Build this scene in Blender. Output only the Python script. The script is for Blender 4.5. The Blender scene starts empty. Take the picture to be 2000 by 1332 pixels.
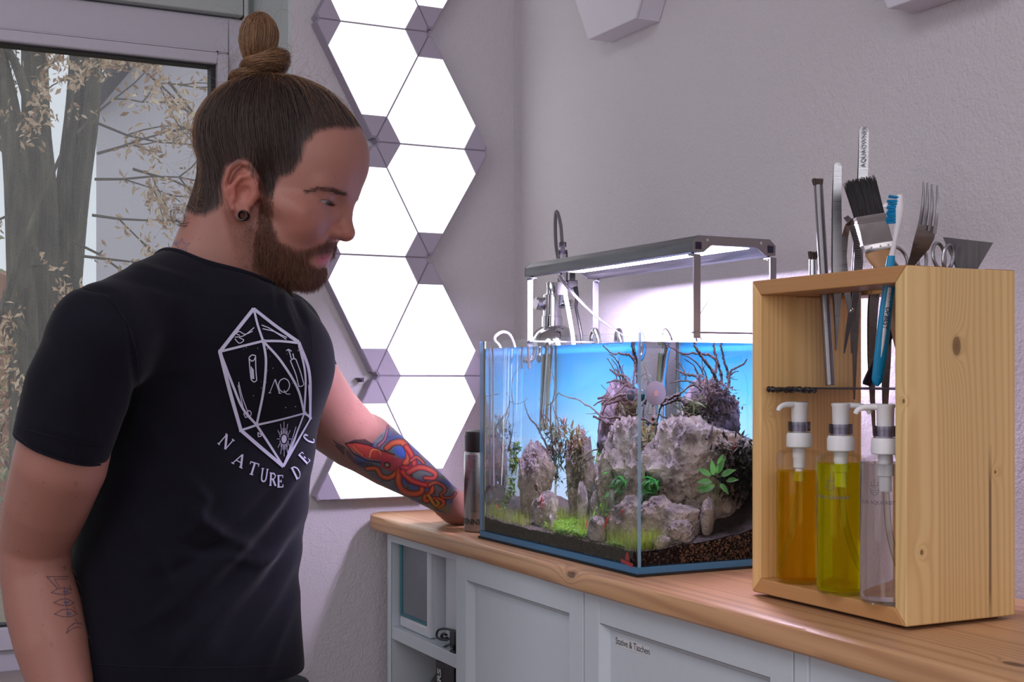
import bpy, bmesh, math, random
import numpy as np
from mathutils import Vector, Matrix, Euler, noise
from mathutils.bvhtree import BVHTree
R_ = random.Random(7)
PI = math.pi
SC = bpy.context.scene
COL = SC.collection
# ------------------------------------------------------------------ camera
WT = 0.98                       # height of the worktop
CZ = WT + 0.2434                # height of the lens
FPX = 2600.0                    # focal length for a frame 2000 wide
YAW = math.atan(1315 / FPX)
cam_d = bpy.data.cameras.new('camera'); cam = bpy.data.objects.new('camera', cam_d); COL.objects.link(cam)
cam_d.sensor_width = 36.0; cam_d.lens = 36.0 * FPX / 2000.0
cam_d.shift_y = (740 - 666) / 2000.0
cam_d.clip_start = 0.02; cam_d.clip_end = 200
cam.location = (0, 0, CZ); cam.rotation_euler = (PI / 2, 0, -YAW)
SC.camera = cam
# ------------------------------------------------------------------ colour management and light
SC.view_settings.view_transform = 'Standard'; SC.view_settings.look = 'None'
SC.view_settings.exposure = 0.0; SC.view_settings.gamma = 1.0; SC.view_settings.use_curve_mapping = False
SC.cycles.max_bounces = 14; SC.cycles.transparent_max_bounces = 24; SC.cycles.transmission_bounces = 12
SC.cycles.glossy_bounces = 6; SC.cycles.diffuse_bounces = 4
SC.cycles.sample_clamp_indirect = 4.0
SC.cycles.caustics_refractive = True; SC.cycles.caustics_reflective = False
SC.cycles.use_denoising = True
W = bpy.data.worlds.new('sky'); SC.world = W; W.use_nodes = True
bgn = W.node_tree.nodes['Background']; bgn.inputs[0].default_value = (0.86, 0.92, 1.0, 1); bgn.inputs[1].default_value = 0.9
def area_light(name, loc, rot, size, size_y, power, color):
    l = bpy.data.lights.new(name, 'AREA'); l.shape = 'RECTANGLE'; l.size = size; l.size_y = size_y
    l.energy = power; l.color = color
    o = bpy.data.objects.new(name, l); o.location = loc; o.rotation_euler = rot; COL.objects.link(o); return o
CEIL = 2.6
area_light('ceiling_fill', (-0.75, 0.55, CEIL - 0.06), (0, 0, 0), 1.3, 1.6, 18, (0.95, 0.94, 1.0))  # soft fill added under the ceiling for general brightness, no visible lamp
area_light('rear_fill', (-0.4, -1.7, 1.75), (PI / 2, 0, 0), 2.2, 1.3, 19, (0.97, 0.95, 1.0))  # fill added behind the camera to brighten the faces turned towards it
area_light('left_fill', (-2.3, 0.2, 1.55), (0, -PI / 2, 0), 1.3, 1.8, 13, (0.93, 0.95, 1.0))  # side fill added at the left wall, which has no window
PANEL_POWER = 1.7
LAMP_POWER = 255.0
LAMP_COLOR = (0.81, 0.69, 1.0)
# ------------------------------------------------------------------ projection helpers (a pixel of the 2000x1332 photograph -> a ray from the lens)
FW = np.array([math.sin(YAW), math.cos(YAW), 0.0]); RT = np.array([math.cos(YAW), -math.sin(YAW), 0.0]); UPV = np.array([0, 0, 1.0])
CAM = np.array([0, 0, CZ])
def ray(px, py): return FW + (px - 1000) / FPX * RT + (740 - py) / FPX * UPV
def onX(px, py, x): d = ray(px, py); return CAM + d * (x / d[0])
def onY(px, py, y): d = ray(px, py); return CAM + d * (y / d[1])
def onZ(px, py, z=WT): d = ray(px, py); return CAM + d * ((z - CZ) / d[2])
def atD(px, py, D): return CAM + ray(px, py) * D
# ------------------------------------------------------------------ object helpers
def tag(o, label=None, cat=None, group=None, kind=None):
    if label: o['label'] = label
    if cat: o['category'] = cat
    if group: o['group'] = group
    if kind: o['kind'] = kind
    return o
def thing(name, label, cat, loc=(0, 0, 0), group=None, rotz=0.0):
    o = bpy.data.objects.new(name, None); o.empty_display_size = 0.05; COL.objects.link(o)
    o.location = loc; o.rotation_euler = (0, 0, rotz)
    return tag(o, label, cat, group)
def obj(name, mb, mat, parent=None, smooth=True, label=None, at=None, bevel=0, kind=None):
    """link one mesh; vertices are given in world space (or in the parent's space when the parent is at the origin)"""
    me = mb.mesh(name) if isinstance(mb, MB) else mb
    if isinstance(mat, (list, tuple)):
        for m in mat: me.materials.append(m)
    elif mat: me.materials.append(mat)
    o = bpy.data.objects.new(name, me); COL.objects.link(o)
    if parent is not None:
        off = Vector((0, 0, 0)); p = parent
        while p is not None: off += Vector(p.location); p = p.parent
        if off.length > 0: me.transform(Matrix.Translation(-off))
        o.parent = parent
    elif at is not None:
        me.transform(Matrix.Translation(-Vector(at))); o.location = at
    if smooth: shade(me)
    if bevel:
        b = o.modifiers.new('edge', 'BEVEL'); b.width = bevel; b.segments = 2; b.limit_method = 'ANGLE'; b.angle_limit = 0.6
    if label: o['label'] = label
    if kind: o['kind'] = kind
    return o
def shade(me, ang=38):
    me.polygons.foreach_set('use_smooth', [True] * len(me.polygons))
    try: me.set_sharp_from_angle(angle=math.radians(ang))
    except Exception: pass
def struct(name, mb, mat, parent=None, **k):
    o = obj(name, mb, mat, parent, **k)
    if parent is None: o['kind'] = 'structure'
    return o
def copy_tree(root, loc, rotz=None, label=None):
    r = root.copy(); COL.objects.link(r); r.location = loc
    if rotz is not None: r.rotation_euler = (0, 0, rotz)
    if label: r['label'] = label
    for c in list(root.children):
        d = c.copy(); COL.objects.link(d); d.parent = r
        for g in list(c.children):
            e = g.copy(); COL.objects.link(e); e.parent = d
    return r
def frame_of(d, up=(0, 0, 1)):
    d = Vector(d).normalized(); u = Vector(up)
    if abs(d.dot(u)) > 0.98: u = Vector((1, 0, 0))
    a = u.cross(d).normalized(); b = d.cross(a).normalized()
    return a, b, d
def smooth_path(pts, n=6, closed=False):
    """Catmull-Rom through the points"""
    P = [Vector(p) for p in pts]; out = []
    m = len(P)
    for i in range(m if closed else m - 1):
        p1 = P[i]; p2 = P[(i + 1) % m]
        p0 = P[i - 1] if (i > 0 or closed) else p1 * 2 - p2
        p3 = P[(i + 2) % m] if (i + 2 < m or closed) else p2 * 2 - p1
        for k in range(n):
            t = k / n
            out.append(0.5 * ((2 * p1) + (p2 - p0) * t + (2 * p0 - 5 * p1 + 4 * p2 - p3) * t * t + (3 * p1 - p0 - 3 * p2 + p3) * t ** 3))
    if not closed: out.append(P[-1].copy())
    return out
def lerp_list(v, n):
    """resample a list of numbers (or tuples) to n entries"""
    v = list(v)
    out = []
    for i in range(n):
        t = i / max(1, n - 1) * (len(v) - 1); k = min(int(t), len(v) - 2) if len(v) > 1 else 0
        f = t - k
        a = v[k]; b = v[min(k + 1, len(v) - 1)]
        out.append(a + (b - a) * f if not isinstance(a, tuple) else tuple(x + (y - x) * f for x, y in zip(a, b)))
    return out
class MB:
    def __init__(s): s.v = []; s.f = []; s.m = []; s.mi = 0
    def add(s, vs, fs):
        o = len(s.v); s.v += [tuple(p) for p in vs]; s.f += [tuple(i + o for i in f) for f in fs]; s.m += [s.mi] * len(fs); return s
    def box(s, x0, x1, y0, y1, z0, z1):
        v = [(x, y, z) for x in (x0, x1) for y in (y0, y1) for z in (z0, z1)]
        return s.add(v, [(0, 1, 3, 2), (4, 6, 7, 5), (0, 4, 5, 1), (2, 3, 7, 6), (0, 2, 6, 4), (1, 5, 7, 3)])
    def obox(s, c, ax, ay, az, hx, hy, hz):
        c = Vector(c); ax = Vector(ax); ay = Vector(ay); az = Vector(az)
        v = [c + ax * (hx * i) + ay * (hy * j) + az * (hz * k) for i in (-1, 1) for j in (-1, 1) for k in (-1, 1)]
        return s.add(v, [(0, 1, 3, 2), (4, 6, 7, 5), (0, 4, 5, 1), (2, 3, 7, 6), (0, 2, 6, 4), (1, 5, 7, 3)])
    def prism(s, poly, d):
        """poly: list of 3D points; d: extrusion vector"""
        n = len(poly); d = Vector(d)
        v = [Vector(p) for p in poly] + [Vector(p) + d for p in poly]
        return s.add(v, [tuple(range(n))[::-1], tuple(range(n, 2 * n))] + [(i, (i + 1) % n, n + (i + 1) % n, n + i) for i in range(n)])
    def loft(s, rings, cap=True, closed=False):
        n = len(rings[0]); v = [p for r in rings for p in r]; f = []
        for i in range(len(rings) - (0 if closed else 1)):
            a = i * n; b = ((i + 1) % len(rings)) * n
            for j in range(n): f.append((a + j, a + (j + 1) % n, b + (j + 1) % n, b + j))
        if cap and not closed:
            f.append(tuple(range(n))[::-1]); f.append(tuple(range((len(rings) - 1) * n, len(rings) * n)))
        return s.add(v, f)
    def tube(s, path, r, seg=10, cap=True, closed=False, up=(0, 0, 1), flat=1.0):
        P = [Vector(p) for p in path]; n = len(P)
        rr = [r] * n if isinstance(r, (int, float)) else lerp_list(r, n)
        rings = []; prev = None
        for i in range(n):
            if closed: d = P[(i + 1) % n] - P[i - 1]
            else: d = P[min(i + 1, n - 1)] - P[max(i - 1, 0)]
            if d.length < 1e-9: d = Vector((0, 0, 1))
            d.normalize()
            if prev is None: a, b, _ = frame_of(d, up)
            else:
                a = prev - d * prev.dot(d)
                if a.length < 1e-6: a = frame_of(d, up)[0]
                a.normalize(); b = d.cross(a)
            prev = a
            ra, rb = (rr[i], rr[i] * flat) if not isinstance(rr[i], tuple) else rr[i]
            rings.append([P[i] + a * (ra * math.cos(2 * PI * k / seg)) + b * (rb * math.sin(2 * PI * k / seg)) for k in range(seg)])
        return s.loft(rings, cap, closed)
    def lathe(s, prof, c=(0, 0, 0), axis=(0, 0, 1), seg=28, cap=True):
        """prof: (radius, height) along the axis from c"""
        a, b, d = frame_of(axis); c = Vector(c)
        rings = [[c + d * h + a * (r * math.cos(2 * PI * k / seg)) + b * (r * math.sin(2 * PI * k / seg)) for k in range(seg)] for r, h in prof]
        return s.loft(rings, cap)
    def sphere(s, c, r, seg=16, rings=10, axes=None):
        c = Vector(c); rx, ry, rz = (r, r, r) if isinstance(r, (int, float)) else r
        A = axes or (Vector((1, 0, 0)), Vector((0, 1, 0)), Vector((0, 0, 1)))
        v = []; f = []
        for i in range(rings + 1):
            t = PI * i / rings
            for j in range(seg):
                p = 2 * PI * j / seg
                v.append(c + A[0] * (rx * math.sin(t) * math.cos(p)) + A[1] * (ry * math.sin(t) * math.sin(p)) + A[2] * (rz * math.cos(t)))
        for i in range(rings):
            for j in range(seg):
                f.append((i * seg + j, (i + 1) * seg + j, (i + 1) * seg + (j + 1) % seg, i * seg + (j + 1) % seg))
        return s.add(v, f)
    def quad(s, a, b, c, d): return s.add([a, b, c, d], [(0, 1, 2, 3)])
    def ribbon(s, pts, nrm, w):
        """flat strip along the points lying on a surface; nrm: one normal or one per point"""
        P = [Vector(p) for p in pts]; n = len(P); v = []
        for i in range(n):
            d = (P[min(i + 1, n - 1)] - P[max(i - 1, 0)]).normalized()
            nn = Vector(nrm[i]) if isinstance(nrm, list) else Vector(nrm)
            a = d.cross(nn)
            a = a.normalized() if a.length > 1e-9 else Vector((1, 0, 0))
            ww = w[i] if isinstance(w, list) else w
            v += [P[i] + a * ww / 2, P[i] - a * ww / 2]
        return s.add(v, [(2 * i, 2 * i + 1, 2 * i + 3, 2 * i + 2) for i in range(n - 1)])
    def mesh(s, name):
        me = bpy.data.meshes.new(name); me.from_pydata([tuple(p) for p in s.v], [], s.f)
        if any(s.m): me.polygons.foreach_set('material_index', s.m)
        bm = bmesh.new(); bm.from_mesh(me)
        bmesh.ops.remove_doubles(bm, verts=bm.verts, dist=1e-6)
        bmesh.ops.recalc_face_normals(bm, faces=bm.faces); bm.to_mesh(me); bm.free()
        return me
def text_mesh(body, size, bold=0.0, align='CENTER', serif=False, extrude=0.0, spacing=1.0):
    c = bpy.data.curves.new('lettering', 'FONT'); c.body = body; c.size = size; c.align_x = align; c.align_y = 'CENTER'
    c.offset = bold; c.extrude = extrude; c.space_character = spacing; c.resolution_u = 3
    o = bpy.data.objects.new('lettering', c); COL.objects.link(o)
    me = bpy.data.meshes.new_from_object(o.evaluated_get(bpy.context.evaluated_depsgraph_get()))
    COL.objects.unlink(o); bpy.data.objects.remove(o)
    return me
def text_on(mb, body, size, origin, ax, ay, nrm=None, off=0.0004, bold=0.0, align='CENTER', spacing=1.0, warp=None):
    """place letters as flat print: origin + x*ax + y*ay, lifted by off along nrm; warp(x, y) -> point for curved surfaces"""
    me = text_mesh(body, size, bold, align, spacing=spacing)
    o = Vector(origin) if origin is not None else None
    if warp is None:
        ax = Vector(ax).normalized(); ay = Vector(ay).normalized(); n = Vector(nrm) if nrm is not None else ax.cross(ay)
        vs = [o + ax * v.co.x + ay * v.co.y + n * off for v in me.vertices]
    else: vs = [warp(v.co.x, v.co.y) for v in me.vertices]
    mb.add(vs, [tuple(p.vertices) for p in me.polygons]); bpy.data.meshes.remove(me)
    return mb
def hair_curves(name, strands, radius, mat, parent=None, tip=0.3):
    """strands: list of (n,3) arrays; one hair object"""
    hc = bpy.data.hair_curves.new(name)
    sizes = [len(s) for s in strands]
    hc.add_curves(sizes)
    P = np.concatenate([np.asarray(s, float) for s in strands]).astype(np.float32)
    off = np.zeros(3)
    p = parent
    while p is not None: off += np.array(p.location); p = p.parent
    P = (P - off).astype(np.float32)
    hc.attributes['position'].data.foreach_set('vector', P.ravel())
    ra = hc.attributes.get('radius') or hc.attributes.new('radius', 'FLOAT', 'POINT')
    rad = []
    for s in strands:
        n = len(s); rad += [radius * (1 - (1 - tip) * (i / max(1, n - 1)) ** 2) for i in range(n)]
    ra.data.foreach_set('value', np.array(rad, np.float32))
    hc.materials.append(mat)
    o = bpy.data.objects.new(name, hc); COL.objects.link(o); o.parent = parent
    return o
# ------------------------------------------------------------------ materials
MATS = {}
def lin(c):
    """sRGB 0..255 -> linear"""
    return tuple(((x / 255) / 12.92 if x / 255 <= 0.04045 else ((x / 255 + 0.055) / 1.055) ** 2.4) for x in c)
class NT:
    def __init__(s, name):
        s.m = bpy.data.materials.new(name); s.m.use_nodes = True; s.t = s.m.node_tree; s.n = s.t.nodes
        s.b = s.n['Principled BSDF']; s.out = s.n['Material Output']
    def new(s, t, **k):
        n = s.n.new(t)
        for a, v in k.items():
            if a.startswith('i_'):
                key = a[2:]; key = int(key) if key.isdigit() else key.replace('_', ' ')
                n.inputs[key].default_value = v
            else: setattr(n, a, v)
        return n
    def link(s, a, b): s.t.links.new(a, b)
    def coord(s, kind='Object'): return s.new('ShaderNodeTexCoord').outputs[kind]
    def mapping(s, src, scale=(1, 1, 1), rot=(0, 0, 0), loc=(0, 0, 0)):
        n = s.new('ShaderNodeMapping'); n.inputs['Scale'].default_value = scale; n.inputs['Rotation'].default_value = rot; n.inputs['Location'].default_value = loc
        s.link(src, n.inputs['Vector']); return n.outputs[0]
    def noise(s, src, scale=5, detail=4, rough=0.5, dist=0.0):
        n = s.new('ShaderNodeTexNoise'); n.inputs['Scale'].default_value = scale; n.inputs['Detail'].default_value = detail
        n.inputs['Roughness'].default_value = rough; n.inputs['Distortion'].default_value = dist
        s.link(src, n.inputs['Vector']); return n.outputs['Fac']
    def ramp(s, src, stops, interp='LINEAR'):
        n = s.new('ShaderNodeValToRGB'); n.color_ramp.interpolation = interp
        e = n.color_ramp.elements
        while len(e) < len(stops): e.new(0.5)
        for i, (p, c) in enumerate(stops):
            e[i].position = p; e[i].color = (c[0], c[1], c[2], 1) if isinstance(c, (tuple, list)) else (c, c, c, 1)
        s.link(src, n.inputs[0]); return n.outputs[0]
    def math(s, op, a, b=None, clamp=False):
        n = s.new('ShaderNodeMath'); n.operation = op; n.use_clamp = clamp
        for i, x in enumerate((a, b)):
            if x is None: continue
            if isinstance(x, (int, float)): n.inputs[i].default_value = x
            else: s.link(x, n.inputs[i])
        return n.outputs[0]
    def mix(s, fac, a, b, mode='MIX'):
        n = s.new('ShaderNodeMix'); n.data_type = 'RGBA'; n.blend_type = mode
        for sock, x in ((n.inputs[0], fac), (n.inputs[6], a), (n.inputs[7], b)):
            if isinstance(x, (int, float)): sock.default_value = x
            elif isinstance(x, (tuple, list)): sock.default_value = (x[0], x[1], x[2], 1)
            else: s.link(x, sock)
        return n.outputs[2]
    def bump(s, h, strength=0.3, dist=0.01):
        n = s.new('ShaderNodeBump'); n.inputs['Strength'].default_value = strength; n.inputs['Distance'].default_value = dist
        s.link(h, n.inputs['Height']); s.link(n.outputs[0], s.b.inputs['Normal']); return n.outputs[0]
    def base(s, c):
        if isinstance(c, (tuple, list)): s.b.inputs['Base Color'].default_value = (c[0], c[1], c[2], 1)
        else: s.link(c, s.b.inputs['Base Color'])
    def set(s, **k):
        for a, v in k.items(): s.b.inputs[a.replace('_', ' ')].default_value = v
    def surface(s, shader): s.link(shader, s.out.inputs['Surface'])
def plain(name, rgb, rough=0.5, metal=0.0, grain=0.06, scale=60, bump=0.0, bscale=200, coat=0.0, **k):
    """one colour with a little procedural unevenness"""
    t = NT(name); c = lin(rgb); co = t.coord()
    nz = t.noise(co, scale, 3)
    t.base(t.mix(nz, tuple(x * (1 - grain) for x in c), tuple(min(1, x * (1 + grain)) for x in c)))
    t.set(Roughness=rough, Metallic=metal)
    if coat: t.b.inputs['Coat Weight'].default_value = coat
    if bump: t.bump(t.noise(co, bscale, 2), bump, 0.002)
    for a, v in k.items(): t.b.inputs[a.replace('_', ' ')].default_value = v
    MATS[name] = t.m; return t.m
def metal(name, rgb, rough=0.25, brushed=None, aniso=0.0):
    t = NT(name); t.set(Metallic=1.0, Roughness=rough); c = lin(rgb); co = t.coord()
    sc = brushed or (40, 40, 40)
    nz = t.noise(t.mapping(co, sc), 1.0, 3)
    t.base(t.mix(nz, tuple(x * 0.85 for x in c), c))
    t.link(t.ramp(nz, [(0.3, rough * 0.8), (0.7, min(1, rough * 1.25))]), t.b.inputs['Roughness'])
    return t.m
def wood(name, light, dark, axis='Y', ring=26, knots=(), rough=0.5, contrast=1.0, seed=0.0, stretch=0.06, planks=None, crack=()):
    """pine: growth lines along an axis, knots at given places (object space), optional glued strips"""
    t = NT(name); co = t.coord()
    L = lin(light); Dk = lin(dark)
    i = 'XYZ'.index(axis); sc = [1, 1, 1]; sc[i] = stretch
    base = t.mapping(co, tuple(sc), loc=(seed, seed * 1.7, seed * 0.6))
    off = None
    vec = base
    if knots:                                   # bend the growth lines round the knots
        acc = None
        for (kc, kr, ks) in knots:
            m = t.new('ShaderNodeVectorMath'); m.operation = 'SUBTRACT'; t.link(co, m.inputs[0]); m.inputs[1].default_value = kc
            s3 = [1, 1, 1]; s3[i] = ks
            m2 = t.new('ShaderNodeVectorMath'); m2.operation = 'MULTIPLY'; t.link(m.outputs[0], m2.inputs[0]); m2.inputs[1].default_value = tuple(s3)
            ln = t.new('ShaderNodeVectorMath'); ln.operation = 'LENGTH'; t.link(m2.outputs[0], ln.inputs[0])
            q = t.math('DIVIDE', ln.outputs['Value'], kr)
            acc = q if acc is None else t.math('MINIMUM', acc, q)
        bend = t.math('DIVIDE', 0.022, t.math('ADD', t.math('MULTIPLY', acc, acc), 0.7))
        cb = t.new('ShaderNodeCombineXYZ'); 
        for a in range(3):
            if a != i: t.link(bend, cb.inputs[a])
        ad = t.new('ShaderNodeVectorMath'); ad.operation = 'ADD'; t.link(base, ad.inputs[0]); t.link(cb.outputs[0], ad.inputs[1]); vec = ad.outputs[0]
    big = t.noise(vec, 9, 2, 0.4)
    sepv = t.new('ShaderNodeSeparateXYZ'); t.link(vec, sepv.inputs[0])
    oth = [sepv.outputs[a] for a in range(3) if a != i]
    ph = t.math('ADD', t.math('ADD', oth[0], t.math('MULTIPLY', oth[1], 0.8)), t.math('MULTIPLY', big, 0.16))
    wv = t.math('SINE', t.math('MULTIPLY', ph, ring * 6.283))
    wv = t.math('POWER', t.math('MULTIPLY', t.math('ADD', wv, 1.0), 0.5), 2.2)
    fine = t.noise(t.mapping(co, tuple(8 if a == i else 420 for a in range(3))), 1.0, 2)
    blot = t.noise(base, 14, 3)
    fac = t.math('ADD', t.math('MULTIPLY', wv, 0.45 * contrast), t.math('ADD', t.math('MULTIPLY', fine, 0.22), t.math('MULTIPLY', t.math('SUBTRACT', blot, 0.5), 0.7)), clamp=True)
    colr = t.mix(fac, L, Dk)
    if planks:                                  # glued strips of slightly different tone
        ax, w = planks
        sep = t.new('ShaderNodeSeparateXYZ'); t.link(co, sep.inputs[0])
        cell = t.math('FLOOR', t.math('DIVIDE', sep.outputs['XYZ'.index(ax)], w))
        wn = t.new('ShaderNodeTexWhiteNoise'); wn.noise_dimensions = '1D'; t.link(t.math('ADD', cell, seed + 0.37), wn.inputs['W'])
        colr = t.mix(t.math('MULTIPLY', wn.outputs['Value'], 0.35), colr, tuple(x * 0.62 for x in Dk))
    if knots:
        rim = t.ramp(acc, [(0.0, 1.0), (0.55, 0.85), (0.62, 1.0), (0.72, 0.35), (1.0, 0.0)])
        colr = t.mix(rim, colr, tuple(x * 0.34 for x in Dk))
    for (c0, half) in crack:
        sep = t.new('ShaderNodeSeparateXYZ'); t.link(co, sep.inputs[0])
        q = None
        for a in range(3):
            d = t.math('DIVIDE', t.math('ABSOLUTE', t.math('SUBTRACT', t.math('ADD', sep.outputs[a], t.math('MULTIPLY', t.math('SUBTRACT', blot, 0.5), 0.004)), c0[a])), half[a])
            q = d if q is None else t.math('MAXIMUM', q, d)
        colr = t.mix(t.ramp(q, [(0.55, 0.8), (1.0, 0.0)]), colr, tuple(x * 0.22 for x in Dk))
    t.base(colr); t.set(Roughness=rough)
    t.bump(t.math('ADD', t.math('MULTIPLY', wv, -0.4), fine), 0.12, 0.001)
    return t.m
def thin_glass(name, tint=(1, 1, 1), refl=1.0, rough=0.0, ior=1.45):
    """clear sheet: straight transmission plus fresnel reflection"""
    t = NT(name)
    tr = t.new('ShaderNodeBsdfTransparent'); tr.inputs[0].default_value = (*tint, 1)
    gl = t.new('ShaderNodeBsdfGlossy'); gl.inputs['Roughness'].default_value = rough
    fr = t.new('ShaderNodeFresnel'); fr.inputs[0].default_value = ior
    mx = t.new('ShaderNodeMixShader')
    t.link(t.math('MULTIPLY', fr.outputs[0], refl), mx.inputs[0]); t.link(tr.outputs[0], mx.inputs[1]); t.link(gl.outputs[0], mx.inputs[2])
    t.surface(mx.outputs[0]); return t.m
def glow(name, rgb, power):
    t = NT(name); e = t.new('ShaderNodeEmission'); e.inputs[0].default_value = (*rgb, 1); e.inputs[1].default_value = power
    t.surface(e.outputs[0]); return t.m
M_CHROME = metal('polished_steel', (225, 225, 230), 0.10)
M_STEEL = metal('brushed_steel', (180, 180, 184), 0.32, (30, 30, 900))
M_DSTEEL = metal('dull_steel', (150, 146, 150), 0.38, (60, 60, 600))
M_ALU = metal('lamp_aluminium', (118, 118, 122), 0.42, (200, 10, 200))
M_BLACK = plain('black_plastic', (22, 22, 25), 0.45)
M_WHITEP = plain('white_plastic', (232, 232, 234), 0.38)
M_SOFTW = plain('soft_white_tube', (226, 222, 235), 0.4, Subsurface_Weight=0.0)
M_GLASS = thin_glass('clear_glass')
# ================================================================== the room
t = NT('wall_paint'); co = t.coord()
n1 = t.noise(co, 210, 3, 0.6); n2 = t.noise(co, 70, 2)
t.base(t.mix(t.noise(co, 2.2, 3), lin((205, 200, 206)), lin((214, 208, 214)))); t.set(Roughness=0.85)
t.bump(t.math('ADD', n1, t.math('MULTIPLY', n2, 0.8)), 0.55, 0.0035); M_WALL = t.m
M_CEIL = plain('ceiling_paint', (222, 220, 222), 0.9)
M_FLOOR = wood('floor_boards', (150, 118, 92), (104, 76, 54), 'Y', 30, planks=('X', 0.14))
M_UPVC = plain('window_plastic', (196, 192, 204), 0.35, grain=0.03)
M_BOX = plain('shutter_box_paint', (176, 182, 180), 0.5, grain=0.03)
M_REVEAL = plain('reveal_paint', (196, 204, 204), 0.7, grain=0.03)
M_GASKET = plain('rubber_gasket', (30, 30, 32), 0.6)
WX = 1.167; WY = 2.30
XL, YF = -2.4, -1.8
RX = 0.722                                    # right edge of the window opening
OZ0, OZ1, OX0 = 0.70, 2.30, -1.1
struct('floor', MB().box(XL, WX + 0.3, YF, 2.6, -0.1, 0), M_FLOOR)
struct('ceiling', MB().box(XL, WX + 0.3, YF, 2.6, CEIL, CEIL + 0.1), M_CEIL)
struct('wall_right', MB().box(WX, WX + 0.3, YF, 2.6, 0, CEIL), M_WALL)
struct('wall_left', MB().box(XL - 0.2, XL, YF, 2.6, 0, CEIL), M_WALL)
struct('wall_front', MB().box(XL, WX + 0.3, YF - 0.2, YF, 0, CEIL), M_WALL)
b = MB()
b.box(RX, WX, WY, 2.66, 0, CEIL).box(XL, OX0, WY, 2.66, 0, CEIL).box(OX0, RX, WY, 2.66, 0, OZ0).box(OX0, RX, WY, 2.66, OZ1, CEIL)
struct('wall_back', b, M_WALL, smooth=False)
struct('trim_1', MB().box(RX - 0.006, RX, WY + 0.001, 2.56, OZ0, OZ1), M_REVEAL, label='pale green painted reveal of the window opening')
WP = 2.52                                     # plane of the window frame
win = thing('window_1', 'tall white plastic window with dark gasket looking out on a tree', 'window', (0, WP, OZ0)); win['kind'] = 'structure'
del win['category']
b = MB(); fz0, fz1, fx1 = 0.70, 1.915, 0.714  # fixed frame
b.box(OX0, OX0 + 0.06, WP, WP + 0.07, fz0, fz1).box(0.667, fx1, WP, WP + 0.07, fz0, fz1).box(OX0 + 0.06, 0.667, WP, WP + 0.07, 1.846, fz1).box(OX0 + 0.06, 0.667, WP, WP + 0.07, fz0, 0.742)
obj('window_frame', b, M_UPVC, win, bevel=0.003)
b = MB()
b.box(0.642, 0.664, WP - 0.012, WP + 0.05, 0.745, 1.843).box(OX0 + 0.063, 0.642, WP - 0.012, WP + 0.05, 1.822, 1.843).box(OX0 + 0.063, 0.642, WP - 0.012, WP + 0.05, 0.745, 0.782).box(OX0 + 0.063, OX0 + 0.09, WP - 0.012, WP + 0.05, 0.782, 1.822)
obj('window_sash', b, M_UPVC, win, bevel=0.003)
b = MB()
b.box(0.633, 0.642, WP + 0.002, WP + 0.03, 0.782, 1.822).box(OX0 + 0.09, 0.633, WP + 0.002, WP + 0.03, 1.8185, 1.822).box(OX0 + 0.09, 0.633, WP + 0.002, WP + 0.03, 0.782, 0.786)
obj('gasket', b, M_GASKET, win, label='dark rubber gasket round the pane')
obj('window_pane', MB().box(OX0 + 0.08, 0.640, WP + 0.02, WP + 0.026, 0.78, 1.825), thin_glass('window_glass', (0.96, 0.97, 0.97), 0.15), win)
t = NT('insect_mesh'); co = t.coord()         # fine grey insect screen outside the pane
sp = t.new('ShaderNodeSeparateXYZ'); t.link(co, sp.inputs[0])
gx = t.math('LESS_THAN', t.math('FRACT', t.math('MULTIPLY', sp.outputs[0], 700)), 0.055); gz = t.math('LESS_THAN', t.math('FRACT', t.math('MULTIPLY', sp.outputs[2], 700)), 0.055)
df = t.new('ShaderNodeBsdfDiffuse'); df.inputs[0].default_value = (0.5, 0.5, 0.52, 1); tl = t.new('ShaderNodeBsdfTranslucent'); tl.inputs[0].default_value = (0.5, 0.5, 0.52, 1)
ad = t.new('ShaderNodeAddShader'); t.link(df.outputs[0], ad.inputs[0]); t.link(tl.outputs[0], ad.inputs[1])
tr = t.new('ShaderNodeBsdfTransparent'); mx = t.new('ShaderNodeMixShader'); t.link(t.math('MAXIMUM', gx, gz), mx.inputs[0]); t.link(tr.outputs[0], mx.inputs[1]); t.link(ad.outputs[0], mx.inputs[2]); t.surface(mx.outputs[0])
obj('insect_screen', MB().box(OX0 + 0.07, 0.66, WP + 0.075, WP + 0.0755, 0.75, 1.84), t.m, win, label='fine grey insect mesh outside the pane')
obj('window_sill', MB().box(OX0, RX - 0.006, WY - 0.03, WP, OZ0 - 0.02, OZ0 + 0.004), plain('sill_stone', (150, 138, 130), 0.4), win, bevel=0.003)
b = MB().box(OX0, 0.690, WP - 0.02, WP + 0.07, 1.917, OZ1)
struct('trim_2', b, M_BOX, label='grey green roller shutter box above the window', bevel=0.002)
b = MB().box(0.690, 0.6955, WP - 0.004, WP + 0.06, 1.917, OZ1); struct('trim_3', b, M_GASKET, label='dark gap beside the shutter box')
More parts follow.
